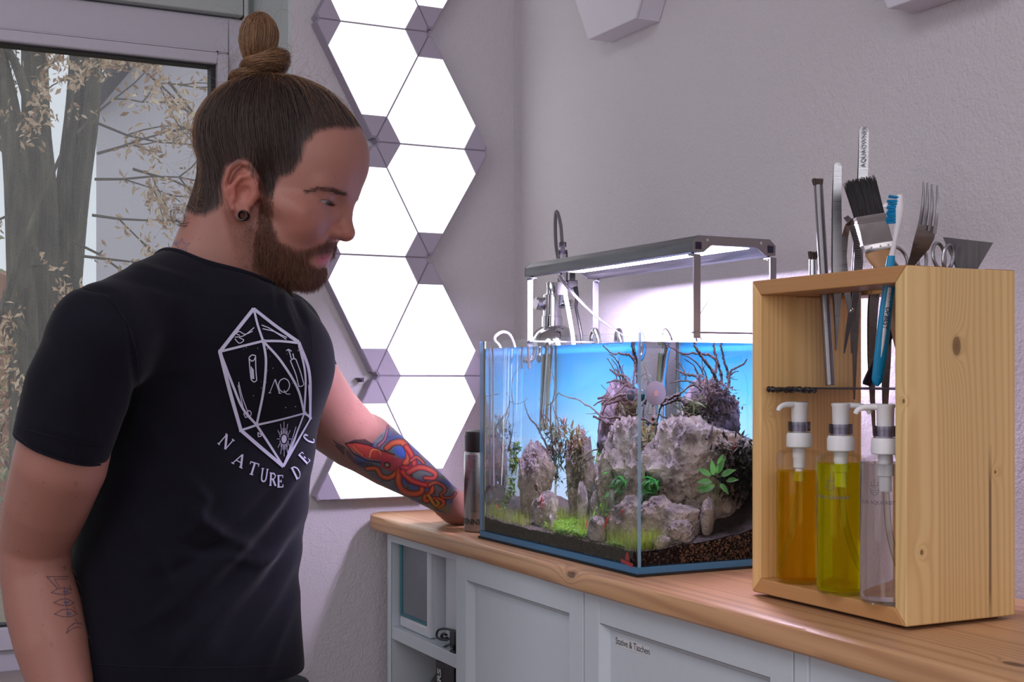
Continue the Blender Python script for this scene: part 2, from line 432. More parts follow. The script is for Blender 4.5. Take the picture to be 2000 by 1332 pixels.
# ------------------------------------------------------------------ outside the window
M_RENDER = plain('house_render', (206, 200, 210), 0.9, grain=0.04, scale=4)
M_ROOF = plain('house_roof_edge', (92, 86, 90), 0.8)
M_BRICKRED = plain('red_brick_far', (168, 118, 96), 0.9)
t = NT('tree_bark'); co = t.coord(); nz = t.noise(t.mapping(co, (9, 9, 1.6)), 3.0, 5, 0.65)
t.base(t.ramp(nz, [(0.3, lin((66, 60, 50))), (0.55, lin((104, 98, 82))), (0.8, lin((132, 128, 108)))])); t.set(Roughness=0.95); t.bump(nz, 0.8, 0.03); M_BARK = t.m
M_GROUND = plain('ground_leaf_litter', (128, 112, 84), 1.0, grain=0.3, scale=3)
struct('terrain', MB().box(-30, 30, 2.9, 60, -1.9, -1.6), M_GROUND)
D = 12.0                                      # the gable wall, some metres beyond
g = thing('gable_house', 'pale lilac rendered house gable behind the bare tree', 'house', tuple(atD(330, 1500, D)))
e1 = atD(188, 206, D); e2 = atD(262, 118, D); e3 = atD(700, -360, D); e4 = atD(1000, -360, D)
lo = -1.6
poly = [Vector((atD(188, 900, D)[0], atD(188, 900, D)[1], lo)), Vector(e1), Vector(e2), Vector(e3), Vector(e4), Vector((e4[0], e4[1], lo))]
dep = Vector(FW) * 6
obj('wall', MB().prism(poly, dep), M_RENDER, g, smooth=False)
b = MB()
for p, q in ((e1, e2), (e2, e3)):
    p = Vector(p); q = Vector(q); d = (q - p).normalized(); nrm = Vector(FW).cross(d)
    b.obox((p + q) / 2 - Vector(FW) * 0.1 , d, Vector(FW), nrm, (q - p).length / 2 + 0.05, 0.2, 0.035)
obj('roof_edge', b, M_ROOF, g)
h2 = thing('brick_house', 'reddish brick house far behind the tree trunks', 'house', tuple(atD(-60, 1200, 20)))
b = MB(); a0 = Vector(atD(-120, 560, 20)); a1 = Vector(atD(60, 560, 20)); z = lo
b.prism([Vector((a0.x, a0.y, z)), a0, Vector(atD(-30, 520, 20)), a1, Vector((a1.x, a1.y, z))], Vector(FW) * 5); obj('wall', b, M_BRICKRED, h2, smooth=False)
# the tree: several trunks, boughs, twigs and dry leaves
tree = thing('bare_tree', 'large many stemmed tree with dry brown leaves outside the window', 'tree', tuple(atD(120, 1500, 5.4)))
def limb(pts, r0, r1, D, seg=9, name='trunk'):
    P = smooth_path([Vector(atD(p[0], p[1], D + (p[2] if len(p) > 2 else 0))) for p in pts], 5)
    obj(name, MB().tube(P, [r0, r1], seg), M_BARK, tree)
limb([(100, 1420), (95, 1000), (88, 700), (82, 400), (70, 240), (66, 60), (60, -80)], 0.078, 0.046, 5.4)
limb([(118, 900, 0.1), (125, 640, 0.1), (128, 420, 0.1), (150, 200, 0.15), (158, 20, 0.2), (160, -60, .2)], 0.066, 0.032, 5.4)
limb([(120, 760, .1), (150, 420, 0.1), (178, 220, 0.1), (188, 90, 0.1), (194, -60, .1)], 0.052, 0.016, 5.4)
limb([(60, 1420), (50, 900), (40, 520), (26, 280), (-6, 110), (-30, 0)], 0.07, 0.032, 5.2)
limb([(66, 520), (30, 330), (-20, 260)], 0.028, 0.014, 5.2, name='bough')
limb([(60, 210), (28, 120), (-10, 60)], 0.022, 0.012, 5.2, name='bough')
limb([(80, 1260), (50, 1180), (20, 1120), (-20, 1040)], 0.02, 0.01, 5.0, name='bough')
limb([(-20, 660), (20, 560), (60, 440), (120, 300)], 0.018, 0.006, 5.0, name='bough')
limb([(10, 600), (60, 660), (110, 760)], 0.016, 0.006, 5.0, name='bough')
twigs = MB(); rt = random.Random(3); tips = []
def twig(px, py, ang, ln, D, depth=0):
    pts = [(px, py)]; a = ang
    for k in range(4):
        a += rt.uniform(-0.22, 0.22); px += math.cos(a) * ln / 4; py += math.sin(a) * ln / 4; pts.append((px, py)); tips.append((px, py, D))
    twigs.tube([Vector(atD(x, y, D + 0.05 * i)) for i, (x, y) in enumerate(pts)], [0.006 if depth == 0 else 0.0035, 0.002], 5)
    if depth < 2:
        for k in range(3 if depth == 0 else 2):
            i = rt.randint(1, 4); twig(pts[i][0], pts[i][1], ang + rt.uniform(-0.9, 0.9), ln * 0.55, D + rt.uniform(-.2, .2), depth + 1)
for (x, y, a, l) in [(190, 300, -0.3, 190), (185, 350, 0.15, 220), (180, 420, 0.1, 210), (150, 260, -0.6, 200), (260, 120, 0.9, 260), (160, 500, 0.3, 200), (140, 470, 0.3, 240), (190, 240, 0.3, 250),
                     (40, 300, -1.2, 150), (90, 330, -1.9, 160), (130, 250, -1.3, 170), (20, 420, 2.6, 120), (60, 480, 0.6, 140), (50, 560, 2.2, 140), (100, 600, 0.8, 150), (40, 640, 0.9, 140), (120, 660, 0.5, 110),
                     (20, 760, 1.2, 150), (70, 820, 1.4, 140), (90, 740, 2.4, 120), (10, 900, 1.0, 130), (160, 640, 0.35, 130), (30, 160, -2.4, 100), (130, 150, -0.3, 130), (330, 160, 0.8, 180), (260, 330, 0.25, 150)]:
    twig(x, y, a, l, 5.0 + rt.uniform(-0.3, 0.5))
obj('twigs', twigs, plain('twig_bark', (98, 88, 78), 0.9), tree, kind='stuff')
t = NT('dry_leaf'); oi = t.new('ShaderNodeNewGeometry')
t.base(t.ramp(oi.outputs['Random Per Island'], [(0.0, lin((168, 128, 92))), (0.5, lin((206, 176, 142))), (1.0, lin((232, 212, 186)))])); t.set(Roughness=0.8); M_LEAF = t.m
lv = MB()
for (x, y, D) in tips:
    for k in range(7):
        c = Vector(atD(x + rt.gauss(0, 9), y + rt.gauss(4, 11), D + rt.uniform(-.2, .2))); s = rt.uniform(0.006, 0.0125)
        a = Vector((rt.uniform(-1, 1), rt.uniform(-1, 1), rt.uniform(-1.6, 0.4))).normalized(); q = a.cross(Vector((rt.uniform(-1, 1), rt.uniform(-1, 1), rt.uniform(-1, 1)))).normalized(); n = a.cross(q) * s * 0.35
        lv.add([c - a * s * 1.7, c + q * s * 0.7 + n, c + a * s * 1.7, c - q * s * 0.7 + n], [(0, 1, 2, 3)])
obj('dry_leaves', lv, M_LEAF, tree, kind='stuff', smooth=False)
M_BUSH = NT('far_foliage'); co = M_BUSH.coord(); M_BUSH.base(M_BUSH.ramp(M_BUSH.noise(co, 5, 3), [(0.35, lin((70, 92, 48))), (0.65, lin((150, 140, 90)))])); M_BUSH = M_BUSH.m
bb = MB(); cx = Vector(atD(15, 760, 9))
for k in range(700):
    c = cx + Vector((rt.gauss(0, .35), rt.gauss(0, .35), rt.gauss(-0.2, .5))); s = rt.uniform(0.02, 0.05)
    a = Vector((rt.gauss(0, 1), rt.gauss(0, 1), rt.gauss(0, 1))).normalized(); q = a.orthogonal().normalized()
    bb.add([c - a * s, c + q * s * .6, c + a * s, c - q * s * .6], [(0, 1, 2, 3)])
o = obj('foliage', bb, M_BUSH, None, smooth=False, at=(cx.x, cx.y, lo)); o.name = 'bush'; tag(o, 'green and tan bush beyond the tree trunks', 'bush')
# ================================================================== triangular light panels on the back wall
M_GLOWP = glow('panel_glow', (1.0, 0.985, 1.0), PANEL_POWER)
M_CAP = plain('panel_cap', (176, 168, 186), 0.5, grain=0.03)
M_PBODY = plain('panel_body', (158, 150, 168), 0.5, grain=0.03)
PZ = [2.078, 1.8655, 1.6545, 1.4475, 1.229, 1.0065]         # heights of the rows of corners
XA, XB, XC, XD = 0.754, 0.868, 0.978, 1.099
PY0 = WY - 0.030                                # front of the panels
def pnode(r, c):
    x = {('o', 0): XA, ('o', 1): XC, ('e', 0): XB, ('e', 1): XD, ('e', -1): XB - 0.226}[('o' if r % 2 else 'e', c)]
    return (x, PZ[r])
tri = [((0, 0), (1, 0), (1, 1)), ((0, 0), (0, 1), (1, 1)), ((1, 0), (1, 1), (2, 0)), ((1, 1), (2, 0), (2, 1)), ((2, 0), (2, 1), (3, 1)), ((2, 0), (3, 0), (3, 1)),
       ((3, 0), (3, 1), (4, 0)), ((3, 1), (4, 0), (4, 1)), ((4, 0), (4, 1), (5, 1)), ((4, 0), (5, 0), (5, 1))]
desc = ['topmost, cut off by the picture top', 'topmost on the right, only its lower tip in view', 'pointing down, beside the hair bun', 'pointing up, above and right of the forehead', 'pointing down, directly right of the forehead',
        'pointing up, behind the face and nose', 'pointing down, just under the chin', 'pointing up, right of the shirt sleeve', 'pointing down, above the tattooed forearm beside the thermos', 'lowest, pointing up, mostly behind the tattooed forearm']
for k, T in enumerate(tri):
    P = [Vector((*pnode(*q),)) for q in T]; c = sum(P, Vector((0, 0))) / 3
    if (P[1] - P[0]).cross(P[2] - P[0]) < 0: P = [P[0], P[2], P[1]]
    def V(p, y): return Vector((p[0], y, p[1]))
    Q = [p + (c - p) * 0.022 for p in P]                      # hairline gap between neighbours
    g = thing('light_panel', 'glowing white triangular wall light panel, ' + desc[k], 'light panel', (c.x, WY, c.y), 'triangular light panels on the back wall')
    def cutpoly(Q, f):                                        # triangle with its three corners cut off at fraction f
        out = []
        for i in range(3):
            a, p, n = Q[i - 1], Q[i], Q[(i + 1) % 3]
            out += [p + (a - p) * f, p + (n - p) * f]
        return out
    f = 0.215
    obj('panel_body', MB().prism([V(q, PY0 + 0.0006) for q in cutpoly([p + (c - p) * 0.003 for p in P], 0.03)], (0, 0.0274, 0)), M_PBODY, g, smooth=False)
    D6 = [q + (c - q) * 0.002 for q in cutpoly(Q, f)]
    obj('diffuser', MB().prism([V(q, PY0 - .0002) for q in D6], (0, 0.0007, 0)), M_GLOWP, g, smooth=False)
    for i in range(3):
        a, p, n = Q[i - 1], Q[i], Q[(i + 1) % 3]
        pa, pn = p + (a - p) * (f - .004), p + (n - p) * (f - .004)
        obj('corner_cap', MB().prism([V(q, PY0 - 0.001) for q in (p + (a - p) * 0.035, p + (n - p) * 0.035, pn, pa)], (0, 0.008, 0)), M_CAP, g, smooth=False, label='dull lilac grey corner cap')
# dark corner of the panel base at the joint beside the sleeve
b = MB(); q = onY(712, 741, PY0 - 0.004)
b.box(q[0] - 0.0060, q[0] + 0.002, PY0 + 0.004, WY - 0.001, q[2], q[2] + 0.003).box(q[0] - 0.0015, q[0] + 0.002, PY0 + 0.004, WY - 0.001, q[2] - 0.005, q[2] + 0.001)
o = obj('panel_base_corner', b, plain('base_corner_grey', (70, 66, 80), 0.5), None, at=(q[0], WY, q[2])); tag(o, 'small dark corner clip at the panel joint beside the sleeve', 'clip')
# unlit white hexagonal plates on the right wall
M_HEX = plain('hexagon_white', (214, 210, 222), 0.5, grain=0.02)
def hexplate(yc, zb, s, label):
    g = thing('wall_hexagon', label, 'wall panel', (WX, yc, zb + s * .866), 'white hexagonal wall plates')
    xs = WX - 0.047
    pts = [Vector((xs, yc + s * math.cos(PI / 3 * i), zb + s * .866 + s * math.sin(PI / 3 * i))) for i in range(6)]
    obj('face_plate', MB().prism(pts, (0.006, 0, 0)), M_HEX, g, smooth=False, bevel=0.002)
    pts = [p + Vector((0.006, 0, 0)) for p in pts]; c = sum(pts, Vector()) / 6
    obj('frame', MB().prism([p + (c - p) * 0.006 for p in pts], (0.040, 0, 0)), M_HEX, g, smooth=False)
hexplate(1.859, 1.7915, 0.148, 'white hexagonal plate on the wall above the aquarium lamp')
hexplate(1.145, 1.666, 0.148, 'white hexagonal plate high on the wall above the wooden tool crate')
# ================================================================== sideboard
M_GREY = plain('cabinet_paint', (206, 214, 222), 0.45, grain=0.025, bump=0.05, bscale=300)
M_GREYD = plain('cabinet_inside', (140, 140, 146), 0.6, grain=0.03)
CT, CB, FX = 0.951, 0.06, 0.872
def carcass(g, y0, y1, openf=True, shelf=None):
    b = MB(); th = 0.018; xb = WX - 0.004
    b.box(FX, xb, y0, y0 + th, 0, CT).box(FX, xb, y1 - th, y1, 0, CT).box(FX, xb, y0 + th, y1 - th, CT - 0.016, CT).box(FX, xb, y0 + th, y1 - th, CB, CB + th).box(xb - 0.006, xb, y0 + th, y1 - th, CB, CT - .016)
    obj('cabinet_body', b, M_GREY, g, smooth=False, bevel=0.001)
    if shelf:
        for z in shelf: obj('shelf', MB().box(FX + 0.001, xb - 0.006, y0 + th, y1 - th, z - 0.022, z), M_GREY, g, smooth=False, bevel=0.0012)
def shaker_door(g, y0, y1, z0, z1):
    x0, x1 = 0.8555, 0.871; sw, rw = 0.037, 0.037
    d = obj('door', MB().box(x0, x1, y1 - sw, y1, z0, z1).box(x0, x1, y0, y0 + sw, z0, z1).box(x0 + .0008, x1, y0 + sw, y1 - sw, z1 - rw, z1).box(x0 + .0008, x1, y0 + sw, y1 - sw, z0, z0 + rw), M_GREY, g, smooth=False, bevel=0.0012)
    a, b_, c_, e = y0 + sw, y1 - sw, z0 + rw, z1 - rw; i = 0.008; xp = x0 + 0.0125
    m = MB(); o4 = [(x0 + .001, a, c_), (x0 + .001, b_, c_), (x0 + .001, b_, e), (x0 + .001, a, e)]; i4 = [(xp, a + i, c_ + i), (xp, b_ - i, c_ + i), (xp, b_ - i, e - i), (xp, a + i, e - i)]
    m.add(o4 + i4, [(k, (k + 1) % 4, 4 + (k + 1) % 4, 4 + k) for k in range(4)])
    obj('door_moulding', m, M_GREY, d, smooth=False)
    obj('door_panel', MB().box(xp, xp + 0.005, a + i - .001, b_ - i + .001, c_ + i - .001, e - i + .001), M_GREY, d, smooth=False)
    return d
g = thing('cabinet', 'grey open shelf cabinet at the far end of the row with cables and boxes', 'cabinet', (1.0, 2.05, 0)); carcass(g, 1.887, 2.216, shelf=(0.786, 0.42))
g = thing('cabinet', 'grey cabinet with plain framed door under the aquarium', 'cabinet', (1.0, 1.69, 0)); carcass(g, 1.4885, 1.8855); shaker_door(g, 1.489, 1.885, 0.08, 0.952)
g = thing('cabinet', 'grey cabinet whose framed door carries a paper label', 'cabinet', (1.0, 1.28, 0)); carcass(g, 1.066, 1.487); shaker_door(g, 1.0665, 1.486, 0.08, 0.952)
lab = obj('label_strip', MB().box(0.8674, 0.8680, 1.352, 1.425, 0.8905, 0.9015), plain('label_paper', (222, 222, 224), 0.6), g, smooth=False)
mb = MB(); text_on(mb, 'Stative & Taschen', 0.0118, (0.86735, 1.3885, 0.8960), (0, -1, 0), (0, 0, 1), nrm=(-1, 0, 0), off=0.0002, spacing=0.93)
obj('lettering', mb, plain('label_ink', (40, 40, 46), 0.6), lab, smooth=False)
g = thing('cabinet', 'grey open cabinet nearest the camera under the wooden crate', 'cabinet', (1.0, 0.83, 0)); carcass(g, 0.64, 1.0645, shelf=(0.55,))
obj('face_frame', MB().box(0.8555, 0.871, 1.043, 1.0645, 0.0, CT).box(0.8555, 0.871, 0.64, 0.662, 0, CT).box(0.858, 0.871, 0.662, 1.043, CT - 0.034, CT), M_GREY, g, smooth=False, bevel=0.0012)
# ------------------------------------------------------------------ worktop
M_TOP = wood('worktop_pine', (214, 168, 124), (150, 96, 64), 'Y', 70, knots=[((0.0, 0.20, -0.004), 0.011, .7), ((0.055, -0.47, 0.0), 0.0085, .5), ((0.03, -0.62, 0.01), 0.011, .45), ((0.03, -0.22, 0.014), 0.008, .5), ((0.14, 0.74, 0.012), 0.008, .6)], rough=0.42, seed=0.4, contrast=0.85, stretch=0.04)
rings = []; ys = [0.2 + i * (2.285 - 0.2) / 110 for i in range(111)]
for y in ys:
    fx = 0.8375 + 0.0035 * noise.noise((y * 3.1, 0.3, 0)) + 0.0015 * noise.noise((y * 14, 2.3, 0))
    if y > 2.23: q = (y - 2.23) / 0.055; fx += 0.026 * (1 - math.sqrt(max(0, 1 - q * q)))
    fx += 0.012 * max(0, (y - 1.5)) / 0.8
    w = 0.0016 * noise.noise((y * 5, 7.7, 0)); notch = math.exp(-((y - 1.487) / 0.0075) ** 2)
    zt, zb = WT, 0.9535; r = 0.006
    rings.append([(WX - 0.002, y, zb), (fx + 0.004, y, zb), (fx + 0.001 + w, y, zb + 0.003), (fx + w * 1.5, y, zb + 0.011), (fx + w + 0.001 + 0.004 * notch, y, zt - r - 0.003 * notch), (fx + 0.0022 + 0.007 * notch, y, zt - 0.0022 - 0.009 * notch), (fx + r + 0.008 * notch, y, zt - 0.006 * notch), (fx + r + 0.022, y, zt), (WX - 0.002, y, zt)])
o = obj('worktop', MB().loft(rings), M_TOP, None, at=(0.84, 1.29, WT), smooth=True); tag(o, 'long pine worktop with knots and a wavy front edge along the row of cabinets', 'worktop')
# ------------------------------------------------------------------ contents of the open shelf
g = thing('storage_tank', 'white cased box with a grey glass front on the upper shelf beside the cables', 'box', (0.99, 2.11, 0.786))
w0, w1 = 2.055, 2.188
b = MB(); b.box(0.884, 1.10, w0 + .012, w1, 0.7865, 0.806).box(0.884, 0.896, w0, w0 + 0.014, 0.7865, 0.938).box(0.89, 1.10, w0, w0 + 0.010, 0.7865, 0.938)
M_CASE = plain('case_white', (214, 218, 226), 0.35, grain=0.02)
obj('case', b, M_CASE, g, bevel=0.004)
obj('glass_front', MB().box(0.886, 0.890, w0 + 0.013, w1 - 0.001, 0.807, 0.9345), plain('grey_glass', (116, 122, 130), 0.15), g, smooth=False)
obj('glass_edge', MB().box(0.8845, 0.8858, w1 - 0.010, w1, 0.807, 0.9345).box(0.8845, 0.8858, w0 + 0.013, w1 - 0.010, 0.807, 0.812), plain('teal_edge', (44, 120, 134), 0.2), g, smooth=False, label='teal tinted glass edge')
g = thing('canister', 'white rounded canister in the middle of the upper shelf', 'canister', (0.97, 1.992, 0.786))
rings = []
for z, s in ((0.7865, .985), (0.790, 1), (0.93, 1), (0.936, .97)):
    rr = []
    for k in range(40):
        a = 2 * PI * k / 40; ca, sa = math.cos(a), math.sin(a); n = 5
        rr.append((0.976 + 0.075 * s * math.copysign(abs(ca) ** (2 / n), ca), 1.996 + 0.05 * s * math.copysign(abs(sa) ** (2 / n), sa), z))
    rings.append(rr)
obj('canister_body', MB().loft(rings), M_CASE, g)
g = thing('cable_bundle', 'tangle of black cables and plugs on the upper shelf', 'cable', (0.89, 1.93, 0.786))
def shp(px, py, x): return Vector(onX(px, py, x))
b = MB()
b.tube(smooth_path([shp(x, y, 0.885) for x, y in [(905, 1236), (880, 1230), (865, 1228), (855, 1232), (853, 1243), (860, 1249), (872, 1250), (880, 1246)]], 6), 0.0019, 8)
b.tube(smooth_path([shp(x, y, 0.882) for x, y in [(888, 1256), (875, 1260), (864, 1266), (861, 1274), (868, 1279), (876, 1278)]], 6), 0.0019, 8)
b.tube(smooth_path([shp(x, y, 0.889) for x, y in [(872, 1240), (866, 1238), (862, 1243), (866, 1248), (874, 1246)]], 6), 0.0022, 8)
obj('cable', b, M_BLACK, g)
for (x, y, w, h, xx) in [(888, 1245, 0.013, 0.011, 0.884), (887, 1258, 0.010, 0.006, 0.886)]:
    c = shp(x, y, xx); obj('plug', MB().box(c.x - 0.006, c.x + 0.012, c.y - w, c.y + w * .6, c.z - h, c.z + h), M_BLACK, g, bevel=0.002)
c = shp(888, 1276, 0.880); b = MB().box(c.x - .006, c.x + .008, c.y - .012, c.y + .006, c.z - .008, c.z + .006)
for k in range(4): b.box(c.x - .004 + .0004 * k, c.x + .005, c.y + .006 + .003 * k, c.y + .0075 + .003 * k, c.z - .005 + .001 * k, c.z + .004 - .001 * k)
obj('plug', b, M_BLACK, g, bevel=0.001)
g = thing('product_box', 'black box with white upright lettering on the lower shelf', 'box', (0.98, 1.985, 0.42))
M_CARD = plain('black_card', (24, 22, 24), 0.4)
obj('carton', MB().box(0.884, 1.12, 1.955, 2.028, 0.4205, 0.7575), M_CARD, g, smooth=False, bevel=0.001)
mb = MB(); text_on(mb, 'SCAPERS', 0.021, (0.8835, 2.0115, 0.705), (0, 0, 1), (0, 1, 0), nrm=(-1, 0, 0), off=0.0004, bold=0.0006)
mb2 = MB().add([(v[0], v[1], v[2]) for v in mb.v], mb.f); M_INKW = plain('white_print', (200, 200, 204), 0.5)
obj('lettering', mb2, M_INKW, g, smooth=False)
g = thing('product_box', 'second black box with small grey print behind the lettered one', 'box', (0.98, 1.91, 0.42))
obj('carton', MB().box(0.886, 1.12, 1.9065, 1.953, 0.4205, 0.752), M_CARD, g, smooth=False, bevel=0.001)
mb = MB(); text_on(mb, 'TEC', 0.010, (0.8855, 1.942, 0.741), (0, -1, 0), (0, 0, 1), nrm=(-1, 0, 0)); text_on(mb, '30 T', 0.008, (0.8855, 1.942, 0.731), (0, -1, 0), (0, 0, 1), nrm=(-1, 0, 0))
obj('lettering', mb, plain('grey_print', (140, 140, 146), 0.5), g, smooth=False)
obj('red_patch', MB().box(0.8853, 0.8860, 1.912, 1.925, 0.712, 0.724), plain('red_print', (170, 60, 40), 0.5), g, smooth=False, label='small red and orange patch')
g = thing('helmet', 'dark rounded hard case on the lower shelf left of the boxes', 'case', (0.98, 2.12, 0.42))
b = MB(); rings = []
for i in range(9):
    a = PI / 2 * i / 8; rings.append([(0.985 + 0.095 * math.cos(a) * math.cos(q), 2.115 + 0.075 * math.cos(a) * math.sin(q), 0.60 + 0.1415 * math.sin(a)) for q in [2 * PI * k / 28 for k in range(28)]])
rings = [[(x, y, 0.4205) for x, y, _ in rings[0]]] + rings[:-1] + [[(0.985 + 0.002 * math.cos(2 * PI * k / 28), 2.115 + .002 * math.sin(2 * PI * k / 28), 0.7413) for k in range(28)]]
obj('shell', b.loft(rings), plain('dark_shell', (26, 22, 24), 0.25), g)
obj('trim_stripe', MB().tube([(0.985 + 0.0885 * math.cos(q), 2.115 + 0.07 * math.sin(q), 0.657) for q in [PI * (0.75 + k / 24) for k in range(13)]], 0.004, 8), plain('red_stripe', (150, 40, 36), 0.4), g)
# ================================================================== steel flask behind the aquarium
fc = atD(936, 1033, 2.118); fx, fy = fc[0] + 0.006, fc[1] + 0.010
g = thing('thermos_flask', 'brushed steel flask with black lid standing behind the aquarium', 'flask', (fx, fy, WT))
s = 0.0255
obj('flask_body', MB().lathe([(s * .93, 0.0005), (s, 0.003), (s, 0.122), (s * .97, 0.126), (s * .9, 0.128)], (fx, fy, WT), seg=40), M_STEEL, g)
obj('lid', MB().lathe([(s * .9, 0.128), (s * .98, 0.1295), (s * .98, 0.152), (s * .90, 0.1595), (s * .6, 0.162), (0.001, 0.1625)], (fx, fy, WT), seg=40), M_BLACK, g, label='black screw lid')
mb = MB(); va = math.atan2(-fy, -fx)
text_on(mb, 'DENNERLE', 0.0125, None, None, None, bold=0.0003, warp=lambda x, y: Vector((fx + (s + .0003) * math.cos(va - 0.30 + x / s), fy + (s + .0003) * math.sin(va - 0.30 + x / s), WT + 0.0165 + y)))
obj('lettering', mb, plain('print_dark', (40, 38, 40), 0.5), g, smooth=False)
# ================================================================== wooden tool crate
CX0, CX1, CY0, CY1, CZ0, CZ1 = 0.918, 1.064, 0.9735, 1.2162, WT + 0.004, 1.3335
TB = 0.0165; TS = 0.0155
K = dict(rough=0.4, stretch=0.035)
M_CR_SIDE = wood('crate_side_pine', (240, 206, 146), (206, 158, 98), 'Z', 110, knots=[((0.0657, -0.1213, 0.2758), 0.0078, .58), ((0.020, -0.1213, 0.075), 0.0030, .8), ((0.0005, -0.118, 0.222), .0026, .8), ((0.118, -0.1213, 0.150), .0022, .9)], crack=[((0.1105, -0.1213, 0.085), (0.0022, 0.02, 0.095))], planks=('X', 0.042), seed=0.9, contrast=0.95, **K)
M_CR_IN = wood('crate_inner_pine', (250, 206, 140), (212, 158, 96), 'Z', 130, knots=[((0.012, 0.11, 0.205), .004, .8)], seed=0.2, contrast=.75, **K)
M_CR_TOP = wood('crate_top_pine', (206, 156, 102), (160, 108, 64), 'Y', 30, seed=1.7, contrast=.8, **K)
cr = thing('tool_crate', 'upright open pine crate holding tools above and pump bottles below', 'crate', (CX0, (CY0 + CY1) / 2, WT))
def YZ(pts, x0, x1): return MB().prism([(x0, y, z) for y, z in pts], (x1 - x0, 0, 0))
obj('side_board', YZ([(CY0, CZ0), (CY0, CZ1), (CY0 + TS, CZ1 - TB), (CY0 + TS, CZ0 + TB)], CX0, CX1), M_CR_SIDE, cr, smooth=False, bevel=0.0015, label='knotty right side board')
obj('side_board', YZ([(CY1, CZ0), (CY1, CZ1), (CY1 - TS, CZ1 - TB), (CY1 - TS, CZ0 + TB)], CX0, CX1), M_CR_IN, cr, smooth=False, bevel=0.0015)
obj('bottom_board', YZ([(CY0, CZ0), (CY1, CZ0), (CY1 - TS, CZ0 + TB), (CY0 + TS, CZ0 + TB)], CX0, CX1), M_CR_TOP, cr, smooth=False, bevel=0.0015)
SX0, SX1 = CX0 + 0.052, CX1 - 0.040                            # the slot the tools stand in
tp = [(CY0, CZ1), (CY1, CZ1), (CY1 - TS, CZ1 - TB), (CY0 + TS, CZ1 - TB)]
b = MB()
for x0, x1 in ((CX0, SX0), (SX1, CX1)): b.prism([(x0, y, z) for y, z in tp], (x1 - x0, 0, 0))
b.box(SX0, SX1, CY0 + TS, CY0 + TS + .02, CZ1 - TB, CZ1).box(SX0, SX1, CY1 - TS - .03, CY1 - TS, CZ1 - TB, CZ1)
obj('top_board', b, M_CR_TOP, cr, smooth=False, bevel=0.0012, label='slotted top board')
b = MB()
for x in (CX0 + .012, CX1 - .02):
    for y in (CY0 + .014, CY1 - .022): b.box(x, x + .010, y, y + .010, WT + .0002, CZ0)
b.box(CX0 + .012, CX1 - .014, CY0 + .02, CY1 - .02, WT + .0002, CZ0)
obj('felt_foot', b, M_BLACK, cr, smooth=False)
PLZ = 1.2140
obj('shelf_plate', MB().box(CX0 + 0.012, CX1 - 0.01, CY0 + TS, CY1 - TS, PLZ - 0.0016, PLZ), plain('dark_plate', (58, 50, 58), 0.35), cr, smooth=False, label='thin dark shelf plate')
b = MB(); rs = random.Random(5)
P = [(CX0 + 0.006 + rs.uniform(-.0008, .0008), 1.1935 - 0.0028 * k, PLZ - 0.0024 + rs.uniform(-.0006, .0006)) for k in range(29)]
P += []
b.tube(P, [0.0030 + rs.uniform(-.0006, .0007) for _ in range(29)], 10)
obj('adhesive_bead', b, plain('black_glue', (20, 18, 22), 0.3, bump=0.5, bscale=300), cr, label='rough bead of black glue under the plate')
# ------------------------------------------------------------------ pump bottles
M_CLEARP = thin_glass('clear_plastic', (0.985, 0.985, 0.99), 0.30)
def liquid(name, col, strength):
    t = NT(name); g_ = t.new('ShaderNodeBsdfGlass'); g_.inputs['IOR'].default_value = 1.33; g_.inputs['Roughness'].default_value = 0.0; g_.inputs[0].default_value = (*col, 1)
    tl = t.new('ShaderNodeBsdfTranslucent'); tl.inputs[0].default_value = (*col, 1); m1 = t.new('ShaderNodeMixShader'); m1.inputs[0].default_value = strength
    t.link(g_.outputs[0], m1.inputs[1]); t.link(tl.outputs[0], m1.inputs[2]); t.surface(m1.outputs[0]); return t.m
L_AMBER = liquid('amber_liquid', (0.995, 0.83, 0.10), 0.22); L_LIME = liquid('lime_liquid', (0.93, 0.95, 0.04), 0.20); L_CLEAR = liquid('clear_liquid', (0.98, 0.98, 0.99), 0.03)
M_TUBEP = thin_glass('dip_tube_plastic', (0.9, 0.9, 0.84), 0.6)
M_PRINT = plain('grey_print_bottle', (96, 92, 104), 0.6)
